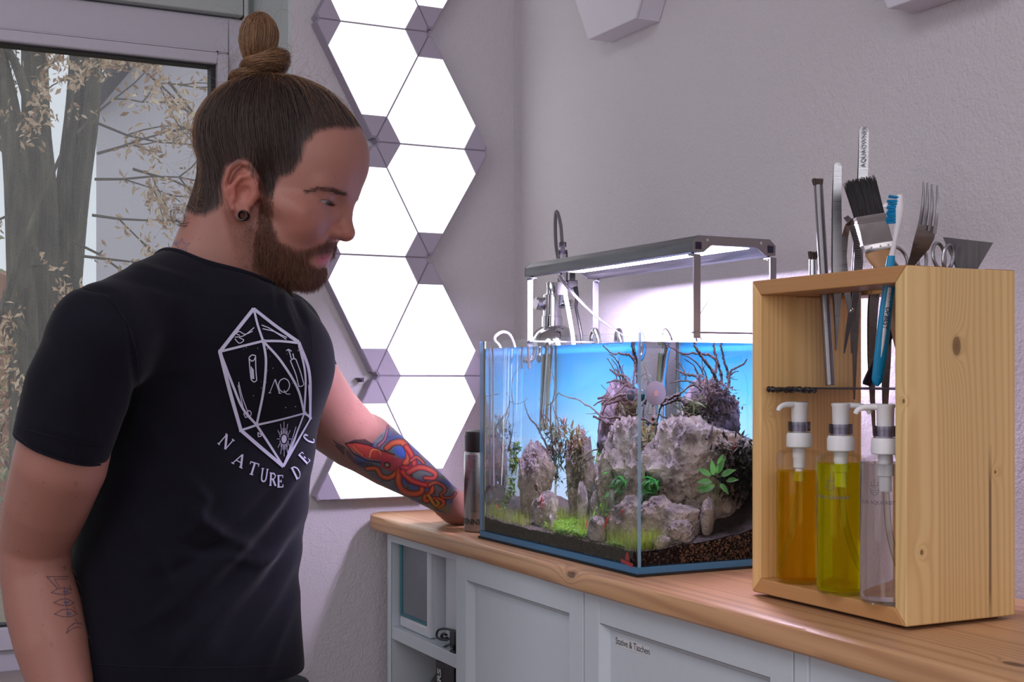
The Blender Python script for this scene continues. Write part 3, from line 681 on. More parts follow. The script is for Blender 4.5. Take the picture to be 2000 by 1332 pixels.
def bottle(name_i, px, D, fill, liq, nozzle_ang, droop, label):
    c = atD(px, 1100, D); x, y = c[0], max(c[1], CY0 + TS + 0.0262); z = CZ0 + TB + 0.0005; r = 0.0253; c0 = (x, y, z)
    g = thing('pump_bottle', label, 'bottle', c0, 'pump bottles in the wooden crate')
    obj('bottle_body', MB().lathe([(0.001, 0.004), (r * .7, 0.002), (r * .93, 0.0006), (r, 0.006), (r, 0.136), (r * .97, 0.1405), (r * .86, 0.1432), (0.013, 0.1465), (0.012, 0.150)], c0, seg=48, cap=False), M_CLEARP, g)
    obj('liquid', MB().lathe([(r * .7, 0.0045), (r * .94, 0.0042), (r * .965, 0.008), (r * .965, fill - 0.0006), (r * .955, fill), (0.0005, fill)], c0, seg=48), liq, g, label='coloured liquid filling')
    pm = obj('pump', MB().lathe([(0.0132, 0.1475), (0.0140, 0.1485), (0.0140, 0.1605), (0.0128, 0.1635), (0.0072, 0.164), (0.0072, 0.171), (0.0083, 0.1712), (0.0088, 0.193), (0.0096, 0.1945), (0.0098, 0.1965), (0.0075, 0.1975), (0.0005, 0.1975)], c0, seg=32), M_WHITEP, g, label='white pump head')
    obj('pump_stem', MB().lathe([(0.0072, 0.147), (0.0072, 0.1365), (0.0064, 0.135), (0.0064, 0.1255), (0.0046, 0.1245), (0.0046, 0.110)], c0, seg=20), M_WHITEP, pm)
    ca, sa = math.cos(nozzle_ang), math.sin(nozzle_ang)
    obj('nozzle', MB().tube(smooth_path([(x + ca * q, y + sa * q, z + h) for q, h in ((0.004, 0.1945), (0.014, 0.1945), (0.022, 0.1938), (0.0275, 0.191 - droop * .4), (0.0295, 0.1875 - droop))], 5), [0.0034, 0.0030, 0.0024], 12), M_WHITEP, pm)
    obj('safety_clip', MB().lathe([(0.0122, 0.1650), (0.0122, 0.1755), (0.0112, 0.1755), (0.0112, 0.1650)], c0, seg=28, cap=False), thin_glass('frosted_clip', (0.72, 0.70, 0.76), 1.2, 0.2), pm, label='frosted clear collar')
    pth = smooth_path([Vector((x, y, z + 0.115))] + [Vector((x, y, z)) + Vector(RT) * a + Vector((0, 0, h)) for a, h in droop_path[name_i]], 8)
    obj('dip_tube', MB().tube(pth, 0.0026, 10), M_TUBEP, g)
    return g, c0, r
droop_path = {0: [(0.0, 0.10), (-0.004, 0.07), (-0.012, 0.035), (-0.0215, 0.012)], 1: [(0.001, 0.10), (0.004, 0.07), (0.012, 0.035), (0.0215, 0.012)], 2: [(0.001, 0.10), (0.003, 0.07), (0.010, 0.035), (0.0205, 0.012)]}
angl = math.atan2(-RT[1], -RT[0]); angr = math.atan2(RT[1], RT[0])
specs = [(0, 1561, 1.459, 0.1215, L_AMBER, angl + 0.5, 0.0, 'pump bottle of amber yellow liquid, left in the crate'), (1, 1642, 1.383, 0.1345, L_LIME, angr - 0.15, 0.001, 'pump bottle of lime green liquid in the middle of the crate'), (2, 1735, 1.322, 0.139, L_CLEAR, angl - 0.05, 0.0, 'pump bottle of clear liquid half hidden by the crate side')]
for sp in specs:
    g, c0, r = bottle(*sp)
    if sp[0] > 0:                               # printed emblem and name wrapped round the bottle
        mb = MB(); va = math.atan2(-c0[1], -c0[0]) + (-0.42 if sp[0] == 1 else -0.42)
        def wp(x, y, h=0.0, c0=c0, va=va, r=r): return Vector((c0[0] + (r + .0003) * math.cos(va + x / r), c0[1] + (r + .0003) * math.sin(va + x / r), c0[2] + 0.101 + y))
        text_on(mb, 'YOUR AQUARIST', 0.0052, None, None, None, warp=wp)
        # crowned pineapple-like emblem of a few strokes
        def stroke(pts, w=0.0005): mb.ribbon([wp(a, b_) for a, b_ in pts], [Vector((wp(a, b_).x - c0[0], wp(a, b_).y - c0[1], 0)).normalized() for a, b_ in pts], w)
        stroke([(0.0042 * math.cos(q), 0.0125 + 0.0052 * math.sin(q)) for q in [PI * (0.9 + 1.2 * k / 14) for k in range(15)]])
        for dx in (-.003, 0, .003): stroke([(dx, 0.0165), (dx * 1.25, 0.0205 if dx else 0.0235)])
        stroke([(-.0043, .0165), (.0043, .0165)]); stroke([(-.0036, .0120), (.0036, .0120)], .0004); stroke([(-.003, .0098), (.003, .0098)], .0004); stroke([(-.002, .0145), (.002, .0145)], .0004)
        obj('print', mb, M_PRINT, g, smooth=False, label='grey printed emblem and name')
# ------------------------------------------------------------------ tools standing in the crate
GRP = 'tools standing in the wooden crate'
XM = 0.997
def tp_(px, py, x=XM): return Vector(onX(px, py, x))
NX = Vector(FW) * -1                             # towards the lens, for flat blades
def tool(name, label, cat, px, py, x=XM): return thing(name, label, cat, tp_(px, py, x), GRP)
def flat_bar(mb, pts, widths, th, x=XM, nrm=None):
    """flat metal strip through pixel points at the depth plane x; widths in metres (thickness th)"""
    P = [tp_(a, b_, x) if not isinstance(a, Vector) else a for a, b_ in pts]
    n = len(P); W_ = lerp_list(widths, n) if len(widths) != n else widths; rings = []
    nn = Vector(nrm) if nrm is not None else NX
    for i in range(n):
        d = (P[min(i + 1, n - 1)] - P[max(i - 1, 0)]).normalized(); a = d.cross(nn).normalized(); m_ = a.cross(d).normalized(); w = W_[i] / 2
        rings.append([P[i] + a * w + m_ * th / 2, P[i] - a * w + m_ * th / 2, P[i] - a * w - m_ * th / 2, P[i] + a * w - m_ * th / 2])
    return mb.loft(rings)
M_BRISTLE = plain('dark_bristle', (34, 28, 32), 0.7, grain=0.3, scale=900); M_BRISTLE2 = plain('brown_bristle', (84, 72, 66), 0.8, grain=0.3, scale=900)
def bristles(mb, base, ax, side, w, d, ln, n, r, fan=0.12, seed=1):
    rr = random.Random(seed); ax = Vector(ax).normalized(); side = Vector(side).normalized(); dep = ax.cross(side)
    for k in range(n):
        u, v = rr.uniform(-1, 1), rr.uniform(-1, 1); p = base + side * (u * w) + dep * (v * d); l = ln * rr.uniform(0.88, 1.04)
        q = p + ax * l + side * (u * fan * ln + rr.gauss(0, .03) * ln) + dep * (v * fan * ln * .5 + rr.gauss(0, .02) * ln)
        mb.tube([p, (p + q) / 2 + side * (u * fan * ln * .1), q], [r, r, r * .5], 4, cap=False)
def tube_brush(pts, rad, tip, label, x, sd):
    g = tool('tube_brush', label, 'brush', *pts[-1], x)
    P = [tp_(a, b_, x) for a, b_ in pts]; ax = (P[0] - P[-1]).normalized()
    obj('handle_tube', MB().tube(P, rad, 14), M_DSTEEL, g)
    mb = MB(); bristles(mb, P[0] - ax * .002, ax, Vector(RT), rad * .75, rad * .75, tip, 170, 0.0004, 0.22, sd); obj('bristle_tip', mb, M_BRISTLE2, g, kind='stuff')
    return g, P, ax
tube_brush([(1598, 362), (1610, 560), (1621, 752)], 0.0052, 0.0095, 'long steel tube brush leaning at the far side of the crate', 0.985, 3)
g, P, ax = tube_brush([(1587.5, 506), (1587.5, 640), (1588, 753)], 0.0040, 0.0105, 'short steel tube brush with brown tip, leftmost tool in the crate', 1.0, 4)
obj('ferrule', MB().tube([P[0] - ax * .001, P[0] - ax * 0.022], 0.0046, 14), M_CHROME, g, label='shiny ferrule')
def tweezers(pts, w, label, x, grip, tip_pts, word=None):
    g = tool('tweezers', label, 'tweezers', *pts[-1], x)
    for s, nm in ((1, 'tweezer_arm'), (-1, 'tweezer_arm')):
        off = NX * 0.0024 * s; n = len(pts); rings = MB()
        PP = [tp_(a, b_, x) + off * k for (a, b_), k in zip(pts, lerp_list([0.35, 1.2, 1.5, 1.2, 0.3], n))]
        W_ = lerp_list(w, n); P2 = smooth_path(PP, 4)
        flat_bar(rings, [(p, 0) for p in P2], lerp_list(W_, len(P2)), 0.0013)
        arm = obj(nm, rings, M_STEEL if s == 1 else M_DSTEEL, g, smooth=False)
        if s == 1 and grip:
            mb = MB(); (x0, y0), (x1, y1), nr = grip; a0 = tp_(x0, y0, x); a1 = tp_(x1, y1, x)
            for k in range(nr):
                p = a0 + (a1 - a0) * (k / (nr - 1)) + off * 1.5 + NX * 0.0009; mb.obox(p, Vector(RT), (a1 - a0).normalized(), NX, W_[2] * .47, (a1 - a0).length / nr * .28, .0006)
            obj('grip_ridge', mb, M_DSTEEL, arm, smooth=False, kind='stuff', label='fine grip ridges')
    obj('hinge_end', MB().lathe([(0.001, -.0012), (w[0] * .46, -.001), (w[0] * .46, .001), (.001, .0012)], tp_(*pts[0], x), axis=NX, seg=18), M_STEEL, g)
    if word:
        a0 = tp_(*word[1], x) + NX * .0050; d = (tp_(*word[2], x) - tp_(*word[1], x)).normalized(); mb = MB()
        text_on(mb, word[0], 0.0068, a0, d, NX.cross(d), nrm=NX, off=.0004); obj('engraving', mb, plain('engraved', (60, 58, 62), 0.6), g, smooth=False)
    return g
tweezers([(1636, 324), (1634, 390), (1634, 450), (1634, 520), (1634.5, 580), (1634, 640), (1632.5, 684)], [0.0085, .0095, .0095, .0105, .0095, .0075, .0030, .0012], 'steel tweezers with rounded top and ridged grip between two brushes', 0.99, ((1632, 456), (1632, 545), 26), None)
tweezers([(1687, 256), (1685, 330), (1680, 420), (1674, 520), (1671, 600), (1669.5, 700), (1668.5, 780)], [0.0105, .0105, .010, .0095, .0105, .0075, .0030, .0012], 'tallest steel tweezers with engraved end behind the paintbrush', 1.012, None, None, ('AQUAOWNER', (1686, 288), (1687, 258)))
tweezers([(1732, 404), (1724, 470), (1712, 540), (1705, 600), (1702, 700), (1705, 800), (1709, 872)], [0.0105, .0105, .0105, .0105, .0095, .006, .0030, .0010], 'long straight tweezers standing behind the paintbrush and toothbrush', 1.03, None, None)
tweezers([(1742, 520), (1735, 600), (1731, 700), (1729, 790), (1728, 850)], [0.009, .009, .0085, .0075, .004, .0015], 'blunt steel tweezers at the back beside the crate side', 1.036, None, None)
g = tool('spring_scissors', 'curved spring scissors with ridged arm left of the paintbrush', 'scissors', 1662, 690, 1.0)
b = MB(); flat_bar(b, [(1668, 428), (1656, 440), (1650, 462), (1647, 500), (1650, 540), (1655, 575), (1662, 610), (1655, 650), (1648.5, 690)], [.004, .006, .0075, .0072, .0075, .0070, .0060, .0045, .0012], 0.0015, 1.0); obj('arm', b, M_STEEL, g, smooth=False)
b = MB(); flat_bar(b, [(1652, 424), (1664, 436), (1674, 470), (1678, 510), (1674, 560), (1668, 600), (1665, 640), (1663, 690)], [.006, .008, .0085, .0088, .0080, .0060, .0050, .0012], 0.0015, 1.004); arm = obj('arm', b, M_DSTEEL, g, smooth=False)
b = MB()
for k in range(24):
    q = k / 23; p = tp_(1671 + 5 * math.sin(q * 2.4), 436 + 108 * q, 1.003) + NX * .0012; b.obox(p, Vector(RT), Vector((0, 0, 1)), NX, .0038, .0008, .0005)
obj('grip_ridge', b, M_DSTEEL, arm, smooth=False, kind='stuff')
obj('pivot', MB().lathe([(.0005, -.0018), (.0022, -.0015), (.0022, .0015), (.0005, .0018)], tp_(1664, 606, 1.0), axis=NX, seg=14), M_CHROME, g)
# paintbrush
XB_ = 0.978
g = tool('paintbrush', 'flat paintbrush with black bristles and dull ferrule, brush end up', 'paintbrush', 1735, 640, XB_)
pa = tp_(1690, 395, XB_); q0 = tp_(1711, 490, XB_); axd = (tp_(1672, 340, XB_) - tp_(1711, 490, XB_)).normalized(); sd = NX.cross(axd).normalized(); sd = sd if sd.dot(Vector(RT)) > 0 else -sd
fb = tp_(1697.5, 421, XB_); b = MB(); bristles(b, fb - axd * .004, axd, sd, 0.0148, 0.0055, 0.0455, 900, 0.00055, 0.0, 9)
b.obox(fb + axd * .016, sd, NX, axd, .0142, .0042, .019); obj('bristles', b, M_BRISTLE, g, kind='stuff')
M_FERR = metal('old_ferrule', (190, 186, 186), 0.22, (120, 120, 90))
f2 = tp_(1716, 489, XB_); b = MB(); rings = []
for q, w, d in ((0, .0157, .0066), (.15, .0157, .0066), (.16, .0163, .007), (.2, .0163, .007), (.21, .0157, .0066), (.75, .0156, .0064), (.78, .0162, .007), (.83, .0162, .007), (.86, .0155, .0062), (1, .0150, .006)):
    c = fb + (f2 - fb) * q; rings.append([c + sd * (w * (1 if abs(math.cos(a)) > .35 else abs(math.cos(a)) / .35) * math.copysign(1, math.cos(a))) + NX * (d * math.sin(a)) for a in [2 * PI * (k + .5) / 24 for k in range(24)]])
fe = obj('ferrule', b.loft(rings), M_FERR, g)
b = MB()
for u in (-.6, 0.1, .7): b.sphere(f2 + (fb - f2) * .1 + sd * (.014 * u) + NX * .0062, .0011, 8, 6)
obj('nail', b, M_CHROME, fe)
b = MB(); rings = []
for q, w, d in ((0, .0148, .0058), (.12, .0150, .0060), (.3, .0125, .006), (.5, .0085, .006), (.8, .0068, .006), (1.6, .0075, .0062), (2.6, .0090, .0062), (3.4, .0075, .006), (3.7, .004, .004)):
    c = f2 - axd * (.040 * q); rings.append([c + sd * (w * math.cos(a)) + NX * (d * math.sin(a)) for a in [2 * PI * k / 20 for k in range(20)]])
obj('handle', b.loft(rings), wood('brush_handle_wood', (176, 134, 92), (130, 92, 60), 'Z', 60, contrast=.4), g)
# toothbrush
XT = 0.944
g = tool('toothbrush', 'blue and white toothbrush standing head up at the front of the crate', 'toothbrush', 1713, 750, XT)
M_TBW = plain('toothbrush_white', (226, 226, 232), 0.3); M_TBB = plain('toothbrush_blue', (20, 140, 190), 0.3); M_TBR = plain('toothbrush_bristle', (28, 150, 205), 0.5, grain=0.3, scale=800)
b = MB(); P = [tp_(a, c, XT) for a, c in [(1758, 380), (1757, 410), (1754, 436), (1748, 470), (1741, 505), (1737, 535), (1735, 560), (1727, 620), (1720, 680), (1714, 730), (1712, 754)]]
P2 = smooth_path(P, 4); Wd = lerp_list([(.0030, .0022), (.0044, .0026), (.0032, .0026), (.0022, .0026), (.0030, .0032), (.0050, .0042), (.0055, .0046), (.0060, .0048), (.0058, .0046), (.0052, .0042), (.0020, .002)], len(P2))
obj('brush_body', b.tube(P2, Wd, 14, up=NX), M_TBW, g)
def strip(pts, w, m, nm, off, label=None):
    P_ = smooth_path([tp_(a, c, XT) for a, c in pts], 5); b = MB(); rings = []
    ww = lerp_list(w, len(P_))
    for i, p in enumerate(P_):
        d = (P_[min(i + 1, len(P_) - 1)] - P_[max(i - 1, 0)]).normalized(); a = d.cross(NX).normalized()
        rings.append([p + a * ww[i] * math.cos(q) + NX * (off * (0.25 + .75 * math.sin(q))) for q in [PI * k / 8 for k in range(9)]] + [p - a * ww[i] * .9 - NX * .001, p + a * ww[i] * .9 - NX * .001])
    return obj(nm, b.loft(rings), m, g, label=label)
strip([(1740, 500), (1737, 530), (1735, 552)], [.0038, .0050, .0052], M_TBB, 'neck_inlay', .0046)
strip([(1736, 560), (1728, 620), (1720, 690), (1713, 740), (1711.5, 753)], [.0062, .0066, .0068, .0058, .002], M_TBB, 'grip', .0052, 'blue rubber grip')
strip([(1735, 562), (1728, 620), (1722, 672), (1718, 698)], [.0038, .0034, .0026, .0014], M_TBW, 'grip_window', .0060, 'white printed window')
a0 = tp_(1727.5, 622, XT) + NX * .0063; d = (tp_(1724, 645, XT) - tp_(1731, 600, XT)).normalized(); mb = MB()
text_on(mb, 'Dr.BEST', 0.0064, a0, d, NX.cross(d), nrm=NX, off=.0002, bold=.0001); obj('lettering', mb, plain('dark_blue_print', (40, 50, 84), 0.5), g, smooth=False)
b = MB(); rr = random.Random(2)
for k in range(10):
    for (bx, by, m0, sx) in ((1735, 578, 0, 6), (1713, 722, 1, 6)):
        b.sphere(tp_(bx + rr.uniform(-sx, sx), by + rr.uniform(-16, 16), XT) + NX * (.0058 if m0 == 0 else .0050), .0006, 6, 4)
obj('grip_dots', b, M_TBB, g, kind='stuff')
b = MB(); side = Vector(RT) * -1
for k in range(9):
    c = tp_(1757.5 - k * .5, 386 + k * 6, XT)
    for j in (-1, 0, 1): bristles(b, c + NX * (.0012 * j), side + Vector((0, 0, .12 if k == 0 else -.05)), Vector((0, 0, 1)), .0009, .0007, .0125 if k % 2 else .0112, 18, .00026, .03, k * 3 + j)
obj('bristles', b, M_TBR, g, kind='stuff')
# fork
XF = 0.992
g = tool('fork', 'steel dinner fork standing tines up between toothbrush and scissors', 'fork', 1692, 750, XF)
b = MB()
for (t0, t1) in (((1806, 354), (1796, 445)), ((1813.5, 356), (1805, 448)), ((1822, 359), (1815, 451)), ((1833, 361), (1825, 456))):
    m_ = ((t0[0] * .45 + t1[0] * .55) + 2.2, (t0[1] + t1[1]) / 2); P_ = smooth_path([tp_(*t0, XF) - NX * .004, tp_(*m_, XF), tp_(*t1, XF)], 5); flat_bar(b, [(p, 0) for p in P_], lerp_list([.0012, .0026, .0034, .0038], len(P_)), .0018)
obj('tine', b, M_DSTEEL, g, kind='stuff') if False else None
bm_list = []
for (t0, t1) in (((1806, 354), (1796, 445)), ((1813.5, 356), (1805, 448)), ((1822, 359), (1815, 451)), ((1833, 361), (1825, 456))):
    b = MB(); m_ = ((t0[0] * .45 + t1[0] * .55) + 2.2, (t0[1] + t1[1]) / 2); P_ = smooth_path([tp_(*t0, XF) - NX * .004, tp_(*m_, XF), tp_(*t1, XF)], 5); flat_bar(b, [(p, 0) for p in P_], lerp_list([.0012, .0026, .0034, .0038], len(P_)), .0018); obj('tine', b, M_DSTEEL, g)
b = MB(); flat_bar(b, [(1811, 440), (1806, 462), (1799, 480), (1788, 500), (1778, 520), (1762, 566), (1735, 645), (1712, 705), (1692, 750)], [.0185, .0195, .0175, .011, .0065, .0055, .0075, .0095, .0075], .0022, XF); obj('fork_body', b, M_DSTEEL, g)
b = MB(); flat_bar(b, [(1742, 640), (1718, 695), (1692, 751)], [.0085, .0100, .0092], .0052, XF); obj('handle_grip', b, plain('fork_grip_plastic', (44, 34, 50), 0.4), g, bevel=.001, label='dark plastic handle end')
# scissors with finger rings
def ring(g, px, py, rx, ry, x, rot=0.0):
    c = tp_(px, py, x); s_ = x / .45 / 2600 * .46 * 2.0
    P_ = [c + Vector(RT) * (rx * math.cos(q) * math.cos(rot) - ry * math.sin(q) * math.sin(rot)) + Vector((0, 0, 1)) * (rx * math.cos(q) * math.sin(rot) + ry * math.sin(q) * math.cos(rot)) + Vector(FW) * (rx * .6 * math.cos(q)) for q in [2 * PI * k / 28 for k in range(28)]]
    return obj('finger_ring', MB().tube(P_, 0.0019, 8, closed=True), M_STEEL, g)
for (lab, rs_, x, low) in (('steel scissors, rings up, in front of the grey scraper', [(1834, 500, .0075, .0135, .18), (1852, 502, .0062, .0125, -.12)], 1.014, (1800, 620)), ('steel scissors half hidden behind the fork neck', [(1757, 504, .0085, .0125, .5), (1801, 508, .0055, .0115, .0)], 1.026, (1775, 630))):
    g = tool('scissors', lab, 'scissors', *low, x)
    for px, py, rx, ry, ro in rs_:
        ring(g, px, py, rx, ry, x, ro); b = MB(); flat_bar(b, [(px + (-4 if ro > 0 else 4), py + 24), ((px + low[0]) / 2, 560), (low[0], low[1] - 20), (low[0] + (3 if ro > 0 else -3), low[1] + 40)], [.004, .0045, .005, .0015], .0018, x + (.001 if ro > 0 else -.001)); obj('blade', b, M_STEEL, g)
    obj('pivot', MB().lathe([(.0005, -.003), (.0025, -.0025), (.0025, .0025), (.0005, .003)], tp_(low[0], low[1] - 25, x), axis=NX, seg=14), M_CHROME, g)
g = tool('scraper', 'flat grey trapezoid scraper blade at the back of the crate', 'scraper', 1888, 600, 1.022)
b = MB(); b.prism([tp_(*p, 1.022) for p in [(1842, 463), (1940, 474), (1898, 545), (1876, 545)]], Vector(FW) * .0012); obj('blade', b, metal('scraper_steel', (150, 148, 152), 0.5, (500, 500, 30)), g, smooth=False)
b = MB(); flat_bar(b, [(1887, 540), (1880, 640), (1876, 720)], [.010, .007, .007], .003, 1.0225); obj('handle', b, M_DSTEEL, g)
g = thing('hair_clip', 'small black claw clip lying on the dark shelf plate', 'clip', (0.947, 1.000, PLZ), None)
b = MB()
for k in range(5): b.tube(smooth_path([(0.940 + .003 * k, 1.006, PLZ + .0015), (0.941 + .003 * k, 1.002, PLZ + .010), (0.942 + .003 * k, 0.995, PLZ + .012), (0.941 + .003 * k, .9905, PLZ + .003)], 4), .0011, 6)
b.obox((0.947, 0.998, PLZ + .0125), (1, 0, 0), (0, 1, 0), (0, 0, 1), .009, .004, .0014); obj('claw', b, M_BLACK, g)
# ================================================================== aquarium
AX0, AX1, AY0, AY1 = 0.874, 1.144, 1.387, 1.837
AZ0, AZ1 = WT + 0.0035, 1.2805
GT = 0.005; WL = 1.2695
t = NT('glass_edge_blue'); e_tr = t.new('ShaderNodeBsdfTransparent'); e_tr.inputs[0].default_value = (0.72, 0.86, 0.95, 1)
t.base(lin((150, 190, 222))); t.set(Roughness=0.15); t.b.inputs['Subsurface Weight'].default_value = 0.0
mxs = t.new('ShaderNodeMixShader'); mxs.inputs[0].default_value = 0.55; t.link(e_tr.outputs[0], mxs.inputs[1]); t.link(t.b.outputs[0], mxs.inputs[2]); t.surface(mxs.outputs[0]); M_EDGE = t.m
M_BASEG = plain('base_glass_blue', (58, 116, 160), 0.12, grain=0.03)
M_TGLASS = thin_glass('aquarium_glass', (0.99, 0.997, 0.997), 0.12)
tk = thing('aquarium', 'rimless glass aquarium with a planted rock landscape on the pine worktop', 'aquarium', ((AX0 + AX1) / 2, (AY0 + AY1) / 2, WT))
def pane(nm, x0, x1, y0, y1, z0, z1, thin):
    b = MB(); b.box(x0, x1, y0, y1, z0, z1)
    i = 'xyz'.index(thin); b.m = [0 if {0: 'x', 1: 'x', 2: 'y', 3: 'y', 4: 'z', 5: 'z'}[k] == thin else 1 for k in range(6)]
    return obj(nm, b, [M_TGLASS, M_EDGE], tk, smooth=False)
BT = 0.0085
pane('glass_pane', AX0, AX0 + GT, AY0, AY1, AZ0 + BT, AZ1, 'x'); pane('glass_pane', AX1 - GT, AX1, AY0, AY1, AZ0 + BT, AZ1, 'x')
pane('glass_pane', AX0 + GT, AX1 - GT, AY0, AY0 + GT, AZ0 + BT, AZ1, 'y'); pane('glass_pane', AX0 + GT, AX1 - GT, AY1 - GT, AY1, AZ0 + BT, AZ1, 'y')
obj('base_pane', MB().box(AX0, AX1, AY0, AY1, AZ0, AZ0 + BT), M_BASEG, tk, smooth=False, label='blue looking edge of the base glass')
M_SEAM = plain('seam_olive', (120, 122, 96), 0.5)
for x, y in ((AX0 + GT + .0008, AY1 - GT - .0008), (AX1 - GT - .0008, AY1 - GT - .0008), (AX1 - GT - .0008, AY0 + GT + .0008)): obj('silicone_seam', MB().box(x - .0014, x + .0014, y - .0014, y + .0014, AZ0 + BT, AZ1), M_SEAM, tk, smooth=False)
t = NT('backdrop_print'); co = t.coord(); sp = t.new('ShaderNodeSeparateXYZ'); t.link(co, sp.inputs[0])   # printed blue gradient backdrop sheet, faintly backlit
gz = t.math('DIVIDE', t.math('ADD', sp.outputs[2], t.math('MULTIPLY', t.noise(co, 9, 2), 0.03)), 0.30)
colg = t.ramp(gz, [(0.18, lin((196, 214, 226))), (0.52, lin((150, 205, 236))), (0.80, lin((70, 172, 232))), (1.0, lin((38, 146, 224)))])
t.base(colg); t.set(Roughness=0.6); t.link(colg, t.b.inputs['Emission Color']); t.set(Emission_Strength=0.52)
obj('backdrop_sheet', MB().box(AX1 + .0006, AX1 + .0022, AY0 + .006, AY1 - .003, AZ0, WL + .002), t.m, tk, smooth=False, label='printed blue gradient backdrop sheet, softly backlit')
mb = MB(); q = onX(1226, 1100, AX0 - .0004)
mb.add([(q[0], q[1] + .016, q[2] - .001), (q[0], q[1] - .012, q[2] - .004), (q[0], q[1] - .012, q[2] + .001), (q[0], q[1] + .016, q[2] + .004)], [(0, 1, 2, 3)])
mb.add([(q[0], q[1] + .006, q[2] + .0045), (q[0], q[1] - .005, q[2] + .0025), (q[0], q[1] - .001, q[2] + .013), (q[0], q[1] + .003, q[2] + .0135)], [(0, 1, 2, 3)])
obj('corner_sticker', mb, plain('sticker_red', (150, 40, 46), 0.4), tk, smooth=False, label='small dark red maker sticker')
o = obj('aquarium_mat', MB().box(AX0 - .002, AX1 + .002, AY0 - .002, AY1 + .002, WT + .0002, AZ0), plain('foam_mat', (18, 18, 20), 0.8), None, smooth=False, at=((AX0 + AX1) / 2, (AY0 + AY1) / 2, WT)); tag(o, 'thin black foam mat under the aquarium', 'mat')
# ------------------------------------------------------------------ water: refracting sides, a straight-through surface with fresnel mirror
t = NT('water_end'); g_ = t.new('ShaderNodeBsdfGlass'); g_.inputs['IOR'].default_value = 1.333; g_.inputs['Roughness'].default_value = 0.0; t.surface(g_.outputs[0]); M_WEND = t.m
t = NT('water_side'); g_ = t.new('ShaderNodeBsdfRefraction'); g_.inputs['IOR'].default_value = 1.333; g_.inputs['Roughness'].default_value = 0.0; t.surface(g_.outputs[0]); M_WSIDE = t.m
M_WTOP = thin_glass('water_surface', (1, 1, 1), 1.0, 0.02, 1.333)
ix0, ix1, iy0, iy1, iz = AX0 + GT + .0003, AX1 - GT - .0003, AY0 + GT + .0003, AY1 - GT - .0003, AZ0 + BT + .0003
vs = [(ix0, iy0, iz), (ix1, iy0, iz), (ix1, iy1, iz), (ix0, iy1, iz), (ix0, iy0, WL), (ix1, iy0, WL), (ix1, iy1, WL), (ix0, iy1, WL)]
fs = [(0, 1, 5, 4), (2, 3, 7, 6), (3, 0, 4, 7)]; mi = [0, 2, 0]
nx, ny = 26, 40; o0 = len(vs)
for i in range(nx + 1):
    for j in range(ny + 1):
        x = ix0 + (ix1 - ix0) * i / nx; y = iy0 + (iy1 - iy0) * j / ny
        ed = min(i, nx - i, j, ny - j); dz = 0.0009 * noise.noise((x * 26, y * 26, 1.3)) * min(1, ed / 2.0) + (0.0 if ed else 0.0)
        vs.append((x, y, WL + dz))
for i in range(nx):
    for j in range(ny):
        a = o0 + i * (ny + 1) + j; fs.append((a, a + ny + 1, a + ny + 2, a + 1)); mi.append(1)
me = bpy.data.meshes.new('water'); me.from_pydata([Vector(v) - Vector((1, 1.6, 1)) for v in vs], [], fs); me.materials.append(M_WSIDE); me.materials.append(M_WTOP); me.materials.append(M_WEND); me.polygons.foreach_set('material_index', mi)
me.polygons.foreach_set('use_smooth', [i > 2 for i in range(len(fs))])
wo = bpy.data.objects.new('aquarium_water', me); wo.location = (1, 1.6, 1); COL.objects.link(wo); tag(wo, 'clear water filling the aquarium almost to the rim', 'water', kind='stuff')
# ------------------------------------------------------------------ pixel -> point inside the water, refracted at the front ('F') or side ('S') pane
def refr(px, py, pane, n=1.333):
    d = ray(px, py)
    P, N = (onX(px, py, AX0), np.array([-1., 0, 0])) if pane == 'F' else (onY(px, py, AY0), np.array([0, -1., 0]))
    d = d / np.linalg.norm(d); c = -d @ N; r = 1 / n
    return P, r * d + (r * c - math.sqrt(1 - r * r * (1 - c * c))) * N
def wF(px, py, X): P, t_ = refr(px, py, 'F'); return Vector(P + t_ * ((X - P[0]) / t_[0]))
def wS(px, py, Y): P, t_ = refr(px, py, 'S'); return Vector(P + t_ * ((Y - P[1]) / t_[1]))
# ------------------------------------------------------------------ soil
def ground(x, y):
    u = (x - ix0) / (ix1 - ix0); v = (y - iy0) / (iy1 - iy0)
    z = 1.0095 + 0.030 * u * (0.6 + 0.4 * v) + 0.006 * math.sin(v * 5 + 1) * u
    z += 0.055 * math.exp(-((x - 1.12) / 0.05) ** 2 - ((y - 1.44) / 0.07) ** 2) + 0.004 * math.exp(-((y - iy1) / .05) ** 2)
    z += 0.030 * math.exp(-((x - 1.06) / .06) ** 2 - ((y - 1.53) / .07) ** 2)
    return z + 0.0022 * noise.noise((x * 40, y * 40, 0)) + 0.0012 * noise.noise((x * 160, y * 160, 3))
t = NT('aqua_soil'); co = t.coord(); vo = t.new('ShaderNodeTexVoronoi'); vo.inputs['Scale'].default_value = 420; t.link(co, vo.inputs['Vector'])
t.base(t.mix(t.noise(co, 60, 3), t.mix(vo.outputs['Color'], lin((14, 10, 10)), lin((72, 54, 47))), lin((30, 22, 20)))); t.set(Roughness=0.9); t.bump(vo.outputs['Distance'], 1.0, 0.002); M_SOIL = t.m
gx_, gy_ = 60, 100; vs = []; fs = []
for i in range(gx_ + 1):
    for j in range(gy_ + 1):
        x = ix0 + .0006 + (ix1 - ix0 - .0012) * i / gx_; y = iy0 + .0006 + (iy1 - iy0 - .0012) * j / gy_; vs.append((x, y, ground(x, y)))
for i in range(gx_):
    for j in range(gy_): a = i * (gy_ + 1) + j; fs.append((a, a + gy_ + 1, a + gy_ + 2, a + 1))
b = MB(); b.add(vs, fs)
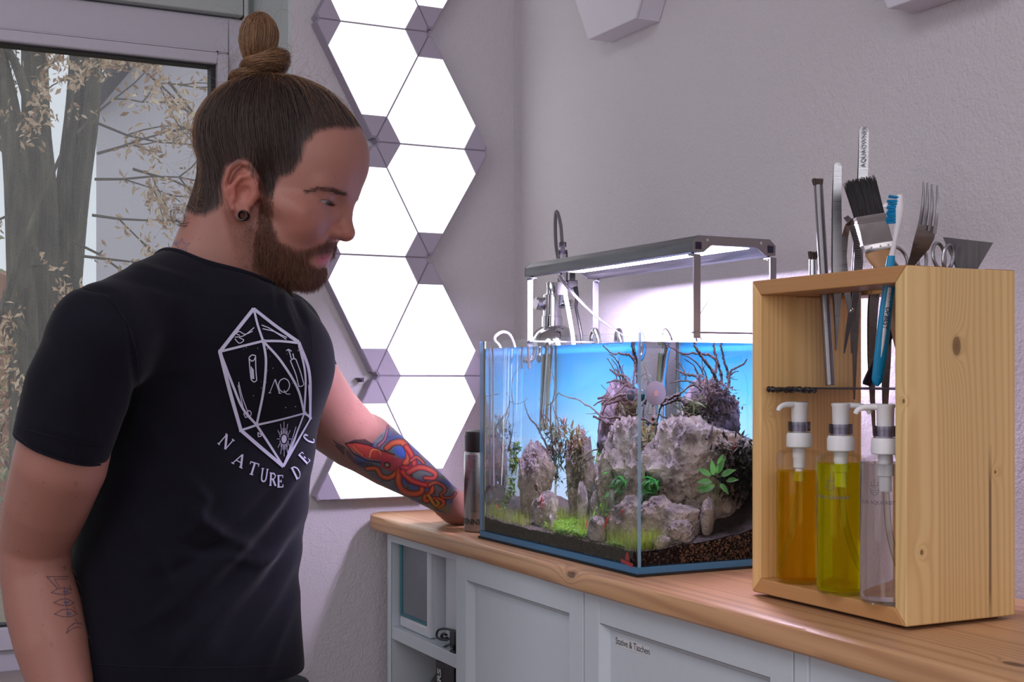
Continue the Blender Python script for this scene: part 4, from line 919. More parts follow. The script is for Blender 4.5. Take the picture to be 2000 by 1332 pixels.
def skirt(idx):
    o = len(b.v); b.v += [(b.v[i][0], b.v[i][1], iz) for i in idx]
    for k in range(len(idx) - 1): b.f.append((idx[k], idx[k + 1], o + k + 1, o + k)); b.m.append(0)
skirt([j for j in range(gy_ + 1)]); skirt([i * (gy_ + 1) for i in range(gx_ + 1)]); skirt([gx_ * (gy_ + 1) + j for j in range(gy_ + 1)]); skirt([i * (gy_ + 1) + gy_ for i in range(gx_ + 1)])
so = obj('aquarium_soil', b, M_SOIL, None, at=(1, 1.6, iz)); tag(so, 'dark brown granular soil sloping up from the front glass', 'soil', kind='stuff')
ra = random.Random(11); gr = MB(); OC = [(1, 0, 0), (-1, 0, 0), (0, 1, 0), (0, -1, 0), (0, 0, 1), (0, 0, -1)]; OF = [(0, 2, 4), (2, 1, 4), (1, 3, 4), (3, 0, 4), (2, 0, 5), (1, 2, 5), (3, 1, 5), (0, 3, 5)]
def grain(x, y, z, r): gr.add([(x + a * r * ra.uniform(.7, 1.2), y + b_ * r * ra.uniform(.7, 1.2), z + c * r * ra.uniform(.6, 1.1)) for a, b_, c in OC], OF)
for k in range(4200):
    s = ra.random()
    if s < .55: x, y = ra.uniform(ix0 + .002, ix0 + .05), ra.uniform(iy0, iy1)
    else: x, y = ra.uniform(ix0 + .002, ix1 - .002), ra.uniform(iy0 + .002, iy1 - .002)
    grain(x, y, ground(x, y) + .0003, ra.uniform(.0006, .0013))
go = obj('soil_grains', gr, [plain('soil_grain', (44, 33, 30), 0.9, grain=0.5, scale=500)], so, smooth=False, kind='stuff')
gr = MB()
for k in range(1500):
    x = ra.uniform(ix0 + .004, ix1); y = iy0 + .0012; z = ra.uniform(iz, ground(x, iy0) - .002)
    if x > .94 or ra.random() < .25: grain(x, y + ra.uniform(0, .0008), z, ra.uniform(.0012, .0030))
for v_ in range(700): x = ix0 + .001; y = ra.uniform(iy0, iy1); grain(x, y, ra.uniform(iz, ground(ix0, y)), ra.uniform(.0006, .0012))
obj('lava_gravel', gr, plain('lava_gravel', (112, 78, 60), 0.9, grain=0.4, scale=160), so, smooth=False, kind='stuff', label='coarse reddish gravel along the side glass')
# ------------------------------------------------------------------ rocks
t = NT('seiryu_stone'); co = t.coord('Object'); n1 = t.noise(co, 26, 6, 0.62); n2 = t.noise(co, 95, 4, 0.6); n3 = t.noise(co, 7, 2)
c1 = t.ramp(n1, [(0.32, lin((70, 62, 68))), (0.44, lin((140, 130, 134))), (0.56, lin((204, 194, 192))), (0.70, lin((238, 230, 222)))])
c2 = t.mix(t.ramp(n3, [(0.45, 0.0), (0.62, 0.55)]), c1, lin((176, 158, 128)))
c3 = t.mix(t.ramp(n2, [(0.62, 0.0), (0.72, 0.75)]), c2, lin((62, 54, 60)))
t.base(c3); t.set(Roughness=0.85); t.bump(t.math('ADD', n1, t.math('MULTIPLY', n2, .8)), 1.0, 0.010); M_ROCK = t.m
t = NT('dark_stone'); co = t.coord('Object'); n1 = t.noise(co, 30, 6, 0.62)
t.base(t.ramp(n1, [(0.32, lin((32, 27, 36))), (0.5, lin((66, 58, 70))), (0.7, lin((116, 106, 122)))])); t.set(Roughness=0.85); t.bump(n1, 0.8, 0.005); M_ROCKD = t.m
def rock(label, c, ext, rot=0.0, seed=0, sub=5, rough=1.0, mat=None, tilt=(0, 0), cuts=7, ground_it=True):
    c = Vector(c); gz = ground(c.x, c.y)
    if c.z - ext[2] * .75 > gz and ground_it: top = c.z + ext[2]; bot = gz - .005; c.z = (top + bot) / 2; ext = (ext[0], ext[1], (top - bot) / 2)
    bm = bmesh.new(); bmesh.ops.create_icosphere(bm, subdivisions=sub, radius=1.0); rr = random.Random(seed * 7 + 1); sv = Vector((seed * 3.1, seed * 1.7, seed * 0.9))
    pl = []
    for k in range(cuts):
        n = Vector((rr.gauss(0, 1), rr.gauss(0, 1), rr.gauss(0, .8))).normalized(); pl.append((n, rr.uniform(.62, .86)))
    for v in bm.verts:
        d = v.co.normalized(); p = d * (1 + .22 * noise.noise(d * 1.4 + sv))
        for n, q in pl:
            h = p.dot(n)
            if h > q: p -= n * ((h - q) * .82)
        r1 = noise.ridged_multi_fractal(p * 1.9 + sv, 0.9, 2.1, 4, 1.0, 2.0); f = noise.fractal(p * 6 + sv, 0.8, 2.1, 4); cl = noise.noise(p * 3.3 + sv * 2)
        r2 = noise.ridged_multi_fractal(p * 6.5 + sv * 1.3, 0.8, 2.2, 4, 1.0, 2.0); r3 = noise.noise(p * 15 + sv); fa = 0.0
        for fq, am in ((2.3, .085), (5.2, .062), (11.0, .026)):
            w = p * fq + sv; pt = noise.voronoi(w)[1][0]; nv = noise.noise_vector(pt * 5.37); nv = nv.normalized() if nv.length > 1e-4 else d; fa += am * max(-1, min(1, (w - pt).dot(nv)))
        v.co = p + d * rough * (.035 * (r1 - 1.0) + .045 * f + fa + .022 * (r2 - 1.0) + .014 * r3)
    E = Euler((tilt[0], tilt[1], rot)).to_matrix()
    for v in bm.verts:
        q = E @ Vector((v.co.x * ext[0], v.co.y * ext[1], v.co.z * ext[2])); v.co = q
    me = bpy.data.meshes.new('rock'); bm.to_mesh(me); bm.free(); me.polygons.foreach_set('use_smooth', [True] * len(me.polygons)); me.materials.append(mat or M_ROCK)
    try: me.set_sharp_from_angle(angle=math.radians(50))
    except Exception: pass
    o = bpy.data.objects.new('rock', me); o.location = c; COL.objects.link(o)
    return tag(o, label, 'rock', 'rocks in the aquarium')
rock('largest pale grey rock, beside the tank corner', (1.030, 1.512, 1.098), (0.088, 0.066, 0.086), -0.25, 1, 6, 1.0)
rock('dark purple rock at the upper right among the wood', (1.086, 1.602, 1.150), (0.042, 0.055, 0.066), 0.4, 2, 5, 1.1, M_ROCKD, ground_it=False)
rock('tall pointed rock at the far end of the tank', wF(1042, 935, 0.985) , (0.033, 0.042, 0.070), 0.3, 3, 6, 0.9, tilt=(0.16, 0.05))
rock('round topped rock standing behind the green carpet', wF(1133, 905, 1.060), (0.036, 0.034, 0.045), 0.9, 4, 5)
rock('slanting pale rock with a red shrimp on it', wF(1060, 995, 0.930) + Vector((0, 0, -.004)), (0.022, 0.034, 0.026), 0.5, 5, 5, tilt=(-.35, 0))
rock('small rounded pale rock at the front edge of the soil', wF(1163, 1032, 0.900), (0.0165, 0.0205, 0.0165), 0.2, 6, 5, .9)
rock('pinkish craggy rock below the largest rock', wF(1176, 950, 0.975), (0.022, 0.020, 0.028), 1.1, 7, 5)
rock('small upright stone left of the pinkish rock', wF(1134, 966, 0.985), (0.014, 0.011, 0.020), 0.4, 8, 4)
rock('narrow dark grey stone above the rounded front rock', wF(1161, 995, 0.935), (0.014, 0.013, 0.024), 0.1, 9, 5)
rock('broken rock with a hollow at the inner tank corner', (0.936, 1.470, 1.040), (0.030, 0.034, 0.034), 0.8, 10, 5, 1.3)
rock('long low rock under the largest rock', wS(1322, 1005, 1.445), (0.036, 0.024, 0.017), -0.15, 11, 5)
rock('blocky rock at the soil edge by the side glass', wS(1328, 1044, 1.418), (0.023, 0.016, 0.019), 0.3, 12, 5)
rock('flat pale stone chip beside the tank corner', wS(1291, 1057, 1.405), (0.014, 0.009, 0.007), 0.2, 13, 4)
rock('small grey stone under the broad green leaves', wS(1384, 985, 1.43), (0.013, 0.010, 0.012), 0.6, 14, 4)
rock('greenish stone peeping out behind the tank corner', wS(1264, 985, 1.50), (0.016, 0.016, 0.018), 0.1, 15, 4)
rock('grey rock at the back against the blue backdrop', wF(1176, 915, 1.115), (0.018, 0.020, 0.036), 0.2, 16, 4)
rock('tiny pale stone on the soil before the slanting rock', wF(1073, 1010, 0.900), (0.0055, 0.006, 0.006), 0, 17, 3)
rock('low stone heap half hidden right of the largest rock', (1.094, 1.470, 1.098), (0.034, 0.034, 0.030), 0.7, 18, 5, 1.1, M_ROCKD)
# ------------------------------------------------------------------ wood
t = NT('bog_wood'); co = t.coord(); n1 = t.noise(t.mapping(co, (60, 60, 22)), 1.0, 4, .6)
t.base(t.ramp(n1, [(0.3, lin((14, 9, 11))), (0.55, lin((32, 20, 20))), (0.8, lin((66, 38, 33)))])); t.set(Roughness=0.8); t.bump(n1, .6, .002); M_BOG = t.m
t = NT('bog_wood_dark'); co = t.coord(); n1 = t.noise(t.mapping(co, (60, 60, 22)), 1.0, 4, .6)
t.base(t.ramp(n1, [(0.3, lin((12, 10, 12))), (0.7, lin((34, 26, 25)))])); t.set(Roughness=0.8); M_BOGD = t.m
rw = random.Random(21)
def branch(root, pts, r0, r1, mat=M_BOG, name='branch'):
    P = smooth_path(pts, 5); n = len(P); rr = [(r0 + (r1 - r0) * i / (n - 1)) * .76 for i in range(n)]
    P = [p + Vector((rw.gauss(0, 1), rw.gauss(0, 1), rw.gauss(0, 1))) * min(.0009, rr[i] * .28) for i, p in enumerate(P)]
    rr = [r * rw.uniform(.82, 1.22) for r in rr]
    return obj(name, MB().tube(P, rr, 7), mat, root)
dw = thing('driftwood', 'branching dark driftwood fanning out above the largest rock', 'driftwood', (1.08, 1.59, 1.17))
def s5(l, dy=0.0, spread=0.0): return [wS(1240 + x / 6.054, 640 + y / 6.054, 1.560 + dy + spread * i / max(1, len(l) - 1)) for i, (x, y) in enumerate(l)]
for l, dy, spd, r0, r1 in [
    ([(900, 700), (920, 640), (960, 520), (975, 400), (950, 360), (880, 322), (780, 318), (700, 300), (600, 312), (540, 290), (440, 238), (375, 195)], 0, .03, .0034, .0011),
    ([(1000, 650), (960, 570), (900, 480), (830, 390), (760, 290), (712, 195)], -.03, .0, .0034, .0026),
    ([(1040, 660), (1025, 520), (990, 420), (960, 310), (935, 195)], .01, 0, .0028, .0022), ([(1120, 660), (1115, 570), (1100, 490), (1060, 400), (1045, 300), (1015, 190)], .02, 0, .0028, .0021),
    ([(1110, 720), (1125, 590), (1145, 510), (1200, 480), (1290, 430), (1335, 370)], -.01, -.01, .0026, .0013), ([(1130, 570), (1180, 525), (1235, 515)], -.01, 0, .0016, .0008), ([(1130, 590), (1180, 610), (1225, 612)], -.01, 0, .0008, .0004),
    ([(605, 630), (610, 560), (575, 480), (530, 410), (485, 358)], .01, .02, .0015, .0011), ([(860, 700), (790, 650), (740, 580), (650, 560), (560, 530), (487, 485)], .0, .02, .0034, .0016),
    ([(870, 705), (780, 690), (700, 650), (620, 628), (520, 635), (415, 657)], -.01, .03, .0030, .0010), ([(800, 780), (770, 720), (720, 680), (640, 700), (580, 755), (480, 808)], -.02, .02, .0028, .0012),
    ([(900, 890), (740, 895), (600, 870), (480, 842), (380, 850), (305, 905)], -.01, .03, .0044, .0026), ([(860, 870), (720, 865), (600, 840), (470, 818), (360, 832), (320, 850)], .01, .03, .0034, .0022),
    ([(800, 700), (790, 620), (740, 510), (700, 440), (590, 368)], .03, .0, .0020, .0008), ([(860, 680), (830, 600), (790, 490), (700, 380), (600, 330), (540, 310)], .03, .0, .0020, .0009), ([(870, 660), (850, 560), (820, 480), (850, 440)], .03, 0, .0016, .0008),
    ([(910, 1120), (850, 1108), (700, 1110), (620, 1078), (480, 1070), (350, 1055), (265, 1000)], -.05, .05, .0028, .0013),
    ([(935, 1130), (905, 1220), (870, 1290), (855, 1330)], -.10, -.02, .0018, .0020), ([(1165, 1110), (1220, 1230), (1305, 1300)], -.10, 0, .0019, .0014),
    ([(680, 860), (620, 780), (560, 720), (510, 675)], .04, .02, .0008, .0007), ([(690, 850), (760, 790), (830, 760)], .02, 0, .001, .0008), ([(760, 820), (700, 720), (650, 650)], .05, 0, .0009, .0006), ([(830, 690), (815, 560), (805, 430), (800, 330)], .04, 0, .0012, .0006), ([(560, 560), (630, 560), (660, 480)], .01, 0, .0007, .0004), ([(750, 760), (600, 770)], -.0, 0, .0008, .0006)]:
    branch(dw, s5(l, dy, spd), r0, r1)
for l, r0, r1, y in [([(1362, 668), (1359, 650), (1363, 628), (1370, 608), (1384, 588)], .0017, .0006, 1.56), ([(1365, 612), (1362, 606)], .0005, .0004, 1.56), ([(1366, 620), (1361, 615)], .0005, .0004, 1.56), ([(1312, 664), (1306, 648), (1300, 642), (1296, 645), (1294, 655)], .0018, .0007, 1.60), ([(1260, 662), (1255, 650), (1248, 640)], .0007, .0005, 1.64), ([(1371, 664), (1366, 655), (1362, 650)], .0009, .0007, 1.56)]:
    branch(dw, [Vector(onY(px, py, y)) for px, py in l], r0, r1)
def f3(l, X, spd=0.0): return [wF(1080 + x / 6.055, 640 + y / 6.055, X + spd * i / max(1, len(l) - 1)) for i, (x, y) in enumerate(l)]
for l, X, spd, r0, r1 in [([(890, 690), (885, 620), (850, 575), (770, 550), (720, 488)], 1.06, .0, .0026, .0014), 
    ([(900, 920), (890, 860), (820, 852), (720, 870), (620, 905), (580, 915)], 1.005, -.01, .0042, .0022), ([(840, 780), (760, 800), (680, 840), (600, 900)], 1.00, 0, .0030, .0018), ([(640, 850), (540, 872), (458, 922)], .99, 0, .0020, .0011), ([(610, 900), (570, 1010), (530, 1110), (510, 1260)], .99, 0, .0018, .0010),
    ([(770, 1085), (740, 1055), (650, 1070), (560, 1050), (500, 1010), (440, 945), (360, 910), (280, 850), (180, 830), (90, 800)], .945, .10, .0026, .0010), ([(700, 1142), (620, 1130), (540, 1085), (455, 1048)], .974, -.02, .0028, .0022), ([(590, 1040), (700, 970), (790, 930)], 1.05, 0, .0010, .0010), ([(490, 1010), (440, 1018), (372, 1020)], .985, 0, .0009, .0004), ([(750, 800), (730, 720), (700, 650)], 1.06, 0, .0010, .0006), ([(810, 770), (760, 670)], 1.06, 0, .0008, .0006)]:
    branch(dw, f3(l, X, spd), r0, r1)
dl = thing('driftwood', 'thin dark driftwood twigs with plants beside the tall pointed rock', 'driftwood', wF(1075, 900, 1.03))
def f1(l, X, spd=0.0): return [wF(930 + x / 6.055, 640 + y / 6.055, X + spd * i / max(1, len(l) - 1)) for i, (x, y) in enumerate(l)]
for l, X, spd, r0, r1 in [([(905, 1500), (870, 1320), (858, 1150), (865, 900), (880, 890), (905, 760), (910, 650), (880, 540), (825, 450)], 1.05, .01, .0026, .0008), ([(840, 1450), (780, 1320), (740, 1260), (690, 1150), (620, 1080), (570, 970), (545, 870)], 1.00, .0, .0034, .0009), ([(880, 890), (830, 915), (770, 890), (715, 830)], 1.05, .01, .0010, .0006), ([(960, 1330), (945, 1100), (900, 980), (880, 890)], 1.05, 0, .0018, .0010),
    ([(880, 1330), (860, 1150), (830, 1070), (760, 1030), (780, 1110), (800, 1200)], 1.03, 0, .0018, .0013), ([(880, 890), (950, 780), (1000, 805)], 1.05, .01, .0012, .0010), ([(1010, 1540), (1060, 1450), (1090, 1400), (1095, 1330)], 1.05, 0, .0020, .0018), ([(985, 1330), (940, 1180), (900, 1160)], 1.0, 0, .0015, .0010), ([(900, 1540), (880, 1400), (905, 1330)], 1.02, 0, .003, .002)]:
    branch(dl, f1(l, X, spd), r0, r1, M_BOGD)
for l, X in [([(1158, 892), (1140, 902), (1127, 912)], .97), ([(1165, 877), (1150, 882), (1140, 890), (1125, 893)], .97)]: branch(dl, [wF(px, py, X) for px, py in l], .0012, .0008, M_BOG)
# ------------------------------------------------------------------ plants
def leafm(name, cols, rough=0.45, trans=0.3):
    t = NT(name); ge = t.new('ShaderNodeNewGeometry'); c = t.ramp(ge.outputs['Random Per Island'], [(i / (len(cols) - 1), lin(q)) for i, q in enumerate(cols)])
    t.base(c); t.set(Roughness=rough); tl = t.new('ShaderNodeBsdfTranslucent'); t.link(c, tl.inputs[0]); m = t.new('ShaderNodeMixShader'); m.inputs[0].default_value = trans
    t.link(t.b.outputs[0], m.inputs[1]); t.link(tl.outputs[0], m.inputs[2]); t.surface(m.outputs[0]); return t.m
L_CARP = leafm('carpet_leaf', [(72, 118, 20), (104, 150, 30), (146, 180, 54)]); L_GRASS = leafm('hair_grass', [(84, 108, 30), (122, 142, 50), (158, 160, 78)]); L_BUCE = leafm('dark_fern_leaf', [(34, 44, 30), (58, 66, 42), (86, 76, 58), (74, 96, 52)], .35, .15)
L_BROAD = leafm('broad_leaf', [(50, 112, 48), (78, 142, 66), (104, 160, 84)], .4, .25); L_RED = leafm('red_leaf', [(130, 34, 40), (176, 60, 60), (96, 60, 52)], .4); L_MOSSP = leafm('moss_grey', [(40, 36, 38), (78, 68, 68), (74, 44, 40), (44, 50, 34)], .6, .1); L_DK = leafm('shade_leaf', [(18, 22, 15), (30, 32, 20), (48, 42, 28), (38, 28, 24)], .5, .1)
rp = random.Random(31)
def leaf(mb, p, d, l, w, up=None, curl=.25, seg=3):
    d = Vector(d).normalized(); u = Vector(up or (rp.uniform(-.4, .4), rp.uniform(-.4, .4), 1)); s = d.cross(u)
    s = s.normalized() if s.length > 1e-4 else d.orthogonal().normalized(); n = s.cross(d); v = []
    for k in range(seg + 1):
        q = k / seg; c = p + d * (l * q) - n * (curl * l * q * q); ww = w * math.sin(PI * min(1, .12 + .88 * q)) * (.5) if 0 < k < seg else w * .06
        v += [c + s * ww + n * ww * .35, c, c - s * ww + n * ww * .35]
    mb.add(v, [f for k in range(seg) for f in ((3 * k, 3 * k + 1, 3 * k + 4, 3 * k + 3), (3 * k + 1, 3 * k + 2, 3 * k + 5, 3 * k + 4))])
def blade(mb, p, d, l, w, bend):
    d = Vector(d).normalized(); b_ = Vector(bend); s = d.cross(b_); s = s.normalized() if s.length > 1e-5 else d.orthogonal().normalized(); v = []; n = 5
    for k in range(n + 1):
        q = k / n; c = p + d * (l * q) + b_ * (q * q); ww = w * (1 - q) ** .6 * .5; v += [c + s * ww, c - s * ww]
    mb.add(v, [(2 * k, 2 * k + 1, 2 * k + 3, 2 * k + 2) for k in range(n)])
def grass(label, spots, h, n, mat=L_GRASS, w=.0007):
    mb = MB(); c0 = sum(spots, Vector()) / len(spots)
    for k in range(n):
        p = rp.choice(spots) + Vector((rp.gauss(0, .006), rp.gauss(0, .006), 0)); p.x = min(max(p.x, ix0 + .001), ix1 - .001); p.y = min(max(p.y, iy0 + .001), iy1 - .001); p.z = ground(p.x, p.y) - .001
        l = h * rp.uniform(.45, 1.1); a = rp.uniform(0, 2 * PI); e = rp.uniform(.05, .5) * l
        bx, by = math.cos(a) * e, math.sin(a) * e
        if p.x + bx < ix0 + .0005: bx = abs(bx) * .2
        if p.y + by < iy0 + .0005: by = abs(by) * .2
        if p.y + by > iy1 - .0005: by = -abs(by)
        blade(mb, p, (rp.gauss(0, .12), rp.gauss(0, .12), 1) if p.x > ix0 + .01 and p.y > iy0 + .01 else (abs(rp.gauss(0, .1)), abs(rp.gauss(0, .1)), 1), l, w, (bx, by, -e * .25))
    o = obj('grass_tuft', mb, mat, None, smooth=False, at=(c0.x, c0.y, ground(c0.x, c0.y))); tag(o, label, 'grass', 'hairgrass in the aquarium', 'stuff'); return o
def Fg(px, py, X): return wF(px, py, X)
grass('hairgrass band along the glass left of the slanting rock', [Fg(x, 1015, .892) for x in range(952, 1030, 6)] + [Fg(x, 1015, .905) for x in range(960, 1030, 8)], .026, 420)
grass('hairgrass behind the carpet plant, between tall and round rocks', [Fg(x, 1000, .965) for x in range(1075, 1115, 6)], .032, 240)
grass('hairgrass beside the dark narrow stone', [Fg(x, 1030, .915) for x in range(1132, 1160, 5)], .036, 170)
grass('hairgrass at the tank corner, front side', [Fg(x, 1075, .888) for x in range(1185, 1243, 5)] + [Fg(x, 1075, .90) for x in range(1190, 1243, 6)], .028, 380)
grass('hairgrass at the tank corner seen through the side pane', [wS(x, 1070, 1.405) for x in range(1254, 1290, 5)] + [wS(x, 1070, 1.42) for x in range(1256, 1284, 5)], .030, 300)
grass('short grass sprigs at the foot of the slanting rock', [Fg(x, 1030, .895) for x in range(1068, 1085, 4)], .018, 50)
grass('tall green grass behind the tank corner', [wS(x, 960, 1.52) for x in range(1252, 1285, 6)], .03, 150)
mb = MB(); 
for (px, py, X, l, bx, by) in [(1134, 880, 1.11, .055, 0.0, -.02), (1140, 880, 1.11, .06, .0, .03), (1152, 872, 1.115, .05, 0, -.025), (1164, 868, 1.10, .055, 0, .022), (1168, 868, 1.10, .058, 0, -.012), (1175, 866, 1.10, .060, 0, -.02), (1146, 875, 1.12, .052, 0, .03), (1126, 878, 1.115, .04, 0, .025), (1158, 870, 1.12, .04, 0, .03)]:
    blade(mb, wF(px, py + 30, X), (0, 0, 1), l, .0022, (bx * .2, by, -.018))
o = obj('long_grass', mb, leafm('pale_long_blade', [(120, 132, 74), (178, 178, 120)]), None, smooth=False, at=wF(1150, 905, 1.11)); tag(o, 'long curving grass blades behind the rocks against the blue backdrop', 'grass', kind='stuff')
mb = MB(); cs = []
for (px, py, X, sp, n) in [(1090, 1010, .925, .016, 480), (1110, 990, .95, .016, 480), (1125, 1025, .915, .014, 420), (1100, 1045, .895, .010, 260), (1130, 1055, .892, .009, 260), (1150, 1000, .94, .010, 200), (1080, 960, .97, .012, 220), (1195, 1070, .886, .006, 110), (1120, 960, .98, .014, 220), (1165, 930, 1.03, .010, 120), (1088, 1053, .887, .006, 90), (1205, 1085, .884, .005, 90)]:
    c = wF(px, py, X); cs.append(c)
    for k in range(n):
        p = c + Vector((rp.gauss(0, sp), rp.gauss(0, sp), 0)); p.x = min(max(p.x, ix0 + .003), ix1 - .004); p.y = min(max(p.y, iy0 + .003), iy1 - .004); p.z = ground(p.x, p.y) + rp.uniform(.001, .010) * (1.0 if sp > .008 else .6)
        a = rp.uniform(0, 2 * PI); leaf(mb, p, (math.cos(a), math.sin(a), rp.uniform(-.1, .6)), rp.uniform(.0028, .0046), rp.uniform(.0034, .0048), curl=.3, seg=2)
        p2 = p - Vector((0, 0, .0)); 
c0 = sum(cs, Vector()) / len(cs); o = obj('carpet_plant', mb, L_CARP, None, smooth=False, at=(c0.x, c0.y, ground(c0.x, c0.y))); tag(o, 'bright green carpet of tiny round leaves over the soil between the rocks', 'plant', kind='stuff')
def bush(name, label, spots, n, l, w, mat, spread=.010, up=.4, group=None):
    mb = MB(); c0 = sum(spots, Vector()) / len(spots)
    for k in range(n):
        c = rp.choice(spots); d = Vector((rp.gauss(0, 1), rp.gauss(0, 1), rp.gauss(up, .8))).normalized(); p = c + Vector((rp.gauss(0, spread), rp.gauss(0, spread), rp.gauss(0, spread)))
        p.x = min(max(p.x, ix0 + .004), ix1 - .003); p.y = min(max(p.y, iy0 + .004), iy1 - .003)
        leaf(mb, p, d, l * rp.uniform(.6, 1.2), w * rp.uniform(.7, 1.2), curl=rp.uniform(-.1, .5))
    g = thing(name, label, 'plant', c0, group); obj('leaves', mb, mat, g, smooth=False, kind='stuff'); return g
bush('leafy_plant', 'dark narrow leaved plant growing on the twigs by the tall rock', [wF(1062 + a, 840 + b_, 1.02 + .02 * c) for a, b_, c in [(0, 0, 0), (14, 6, 1), (26, 10, 0), (10, 24, 1), (22, 30, 0), (4, 50, 1), (16, 60, 0), (28, 50, 1), (12, 80, 0), (22, 95, 0), (34, -2, 1)]], 330, .016, .0045, L_BUCE, .008)
bush('leafy_plant', 'dark leaved plant clinging to the wood above the largest rock', [wF(1232, 800, 1.03), wF(1225, 808, 1.03), wF(1238, 812, 1.02), wF(1215, 803, 1.04), wS(1350, 800, 1.53), wS(1360, 806, 1.53), wS(1335, 800, 1.54), wS(1370, 812, 1.53)], 150, .017, .0048, L_BUCE, .007)
bush('moss_clump', 'greyish mossy tuft wrapped round the driftwood crown', [wS(1385 + a, 775 + b_, 1.515 + .008 * c) for a, b_, c in [(0, 0, 0), (14, -10, 1), (26, -18, 2), (36, -6, 0), (12, 14, 1), (26, 20, 0), (40, 10, 2), (0, 24, 1), (30, 40, 0), (14, 44, 1), (44, 30, 0), (2, -8, 0)]], 900, .008, .003, L_MOSSP, .007, .2)
bush('shade_plant', 'dark brown green foliage mass at the lower right of the tank', [wS(1414 + a, 880 + b_, 1.432 + .006 * c) for a, b_, c in [(0, 0, 0), (20, 6, 1), (40, -4, 0), (60, 10, 1), (10, 30, 0), (30, 36, 1), (50, 40, 0), (66, 50, 0), (24, 64, 1), (44, 74, 0), (64, 84, 1), (6, 60, 0)]], 900, .012, .004, L_DK, .009, .1)
bush('shade_plant', 'dim olive foliage at the far end seen beside the corner seam', [wS(1250 + a, 860 + b_, 1.66) for a, b_ in [(2, 0), (14, 10), (26, 0), (8, 30), (20, 44), (32, 34), (12, 66), (26, 72), (16, 90)]], 380, .014, .0042, leafm('olive_leaf', [(52, 56, 24), (92, 88, 40), (78, 60, 34), (60, 76, 36)], .5, .2), .010, .2)
bush('red_plant', 'small plant with red tipped leaves above the broad green leaves', [wS(1412, 890, 1.45), wS(1422, 884, 1.45), wS(1432, 880, 1.455), wS(1405, 884, 1.45)], 26, .014, .0035, L_RED, .005, .6)
bush('stem_plant', 'green stem plant trailing down beside the far end glass', [wF(985, 868, 1.0), wF(990, 875, 1.0), wF(978, 890, .99), wF(985, 905, .99), wF(990, 920, .985), wF(986, 940, .98), wF(992, 955, .98), wF(988, 975, .97), wF(980, 990, .95)], 120, .011, .0065, leafm('stem_leaf', [(52, 96, 36), (100, 140, 50), (150, 160, 80)]), .004, .1)
bush('stem_plant', 'deep green leaved plant below the largest rock near the corner', [wF(1200, 945, .945), wF(1206, 960, .94), wF(1198, 972, .935), (wF(1212, 950, .945))], 60, .016, .006, leafm('deep_leaf', [(26, 84, 34), (44, 118, 46)]), .005, .2)
bush('stem_plant', 'fresh green sprig left of the deep green plant', [wF(1178, 985, .925), wF(1172, 998, .92), wF(1188, 1000, .92), wF(1164, 900, 1.04), wF(1174, 905, 1.04)], 70, .012, .0035, leafm('sprig_leaf', [(72, 130, 40), (120, 166, 60)]), .005, .4)
g = thing('broad_leaf_plant', 'bright broad leaved green plant in front of the largest rock', 'plant', wS(1400, 950, 1.412), None)
L_BROAD_M = L_BROAD
for (px, py, dx, dz, l) in [(1390, 930, -.9, .5, .026), (1395, 928, -.2, .9, .025), (1402, 925, .35, .9, .028), (1410, 930, .8, .45, .027), (1392, 942, -1, .1, .026), (1398, 948, -.8, -.25, .028), (1408, 945, .2, -.3, .024), (1385, 950, -.9, -.1, .022), (1405, 912, .25, 1, .022), (1420, 940, .9, .2, .022)]:
    mb = MB(); l *= .8; leaf(mb, wS(px, py, 1.412), Vector(RT) * dx + Vector((0, 0, dz)) + Vector((0, -.25, 0)), l, l * .42, up=(-.25, -.75, .5), curl=.18, seg=6); obj('leaf', mb, L_BROAD_M, g, smooth=True)
mb = MB()
for dx in (-3, 0, 4): mb.tube(smooth_path([wS(1400 + dx, 940, 1.412), wS(1401 + dx, 965, 1.414), wS(1399 + dx * 2, 990, 1.416)], 4), .0006, 6)
obj('stems', mb, leafm('stem_pale', [(140, 140, 100), (150, 150, 110)]), g)
# ------------------------------------------------------------------ shrimps and a snail
M_SHR = plain('shrimp_red', (206, 34, 34), 0.3, grain=0.2, scale=300); M_SNAIL = plain('snail_shell', (70, 46, 34), 0.25, grain=0.5, scale=300)
def shrimp(p, d, l, label):
    g = thing('red_shrimp', label, 'shrimp', p, 'red shrimps in the aquarium'); p = Vector(p); d = Vector(d).normalized(); a, s, _ = frame_of(d); up = Vector((0, 0, 1)); up = (up - d * up.dot(d)); up = up.normalized() if up.length > .05 else Vector((-1, 0, 0)); s = d.cross(up)
    P = smooth_path([p + d * l * .5, p + d * l * .3 + up * l * .04, p + up * l * .07, p - d * l * .3 + up * l * .03, p - d * l * .48 - up * l * .06], 4)
    obj('shrimp_body', MB().tube(P, [l * .02, l * .11, l * .13, l * .09, l * .04], 8), M_SHR, g)
    mb = MB()
    for q in (-1, 0, 1): leaf(mb, P[-1], -d + s * q * .5, l * .2, l * .1)
    obj('tail_fan', mb, M_SHR, g, smooth=False); mb = MB()
    for q in (-1, 1): mb.tube(smooth_path([P[0], P[0] + d * l * .25 + up * l * .1 + s * q * l * .1, P[0] + d * l * .4 + s * q * l * .25], 3), l * .012, 4)
    for k in range(5):
        for q in (-1, 1): r0 = P[3 + k] ; mb.tube([r0, r0 - up * l * .16 + s * q * l * .07], l * .012, 4)
    obj('legs_and_feelers', mb, M_SHR, g, kind='stuff')
shrimp(wF(1054, 980, .908), (0.1, -.25, 1), .0155, 'red shrimp climbing the slanting rock'); shrimp(wF(1181, 1022, .882), (.1, -.45, 1), .0180, 'largest red shrimp, beside the small rounded front rock'); shrimp(wF(1142, 1024, .884), (.3, .3, .9), .0085, 'round looking red shrimp left of the small rounded rock')
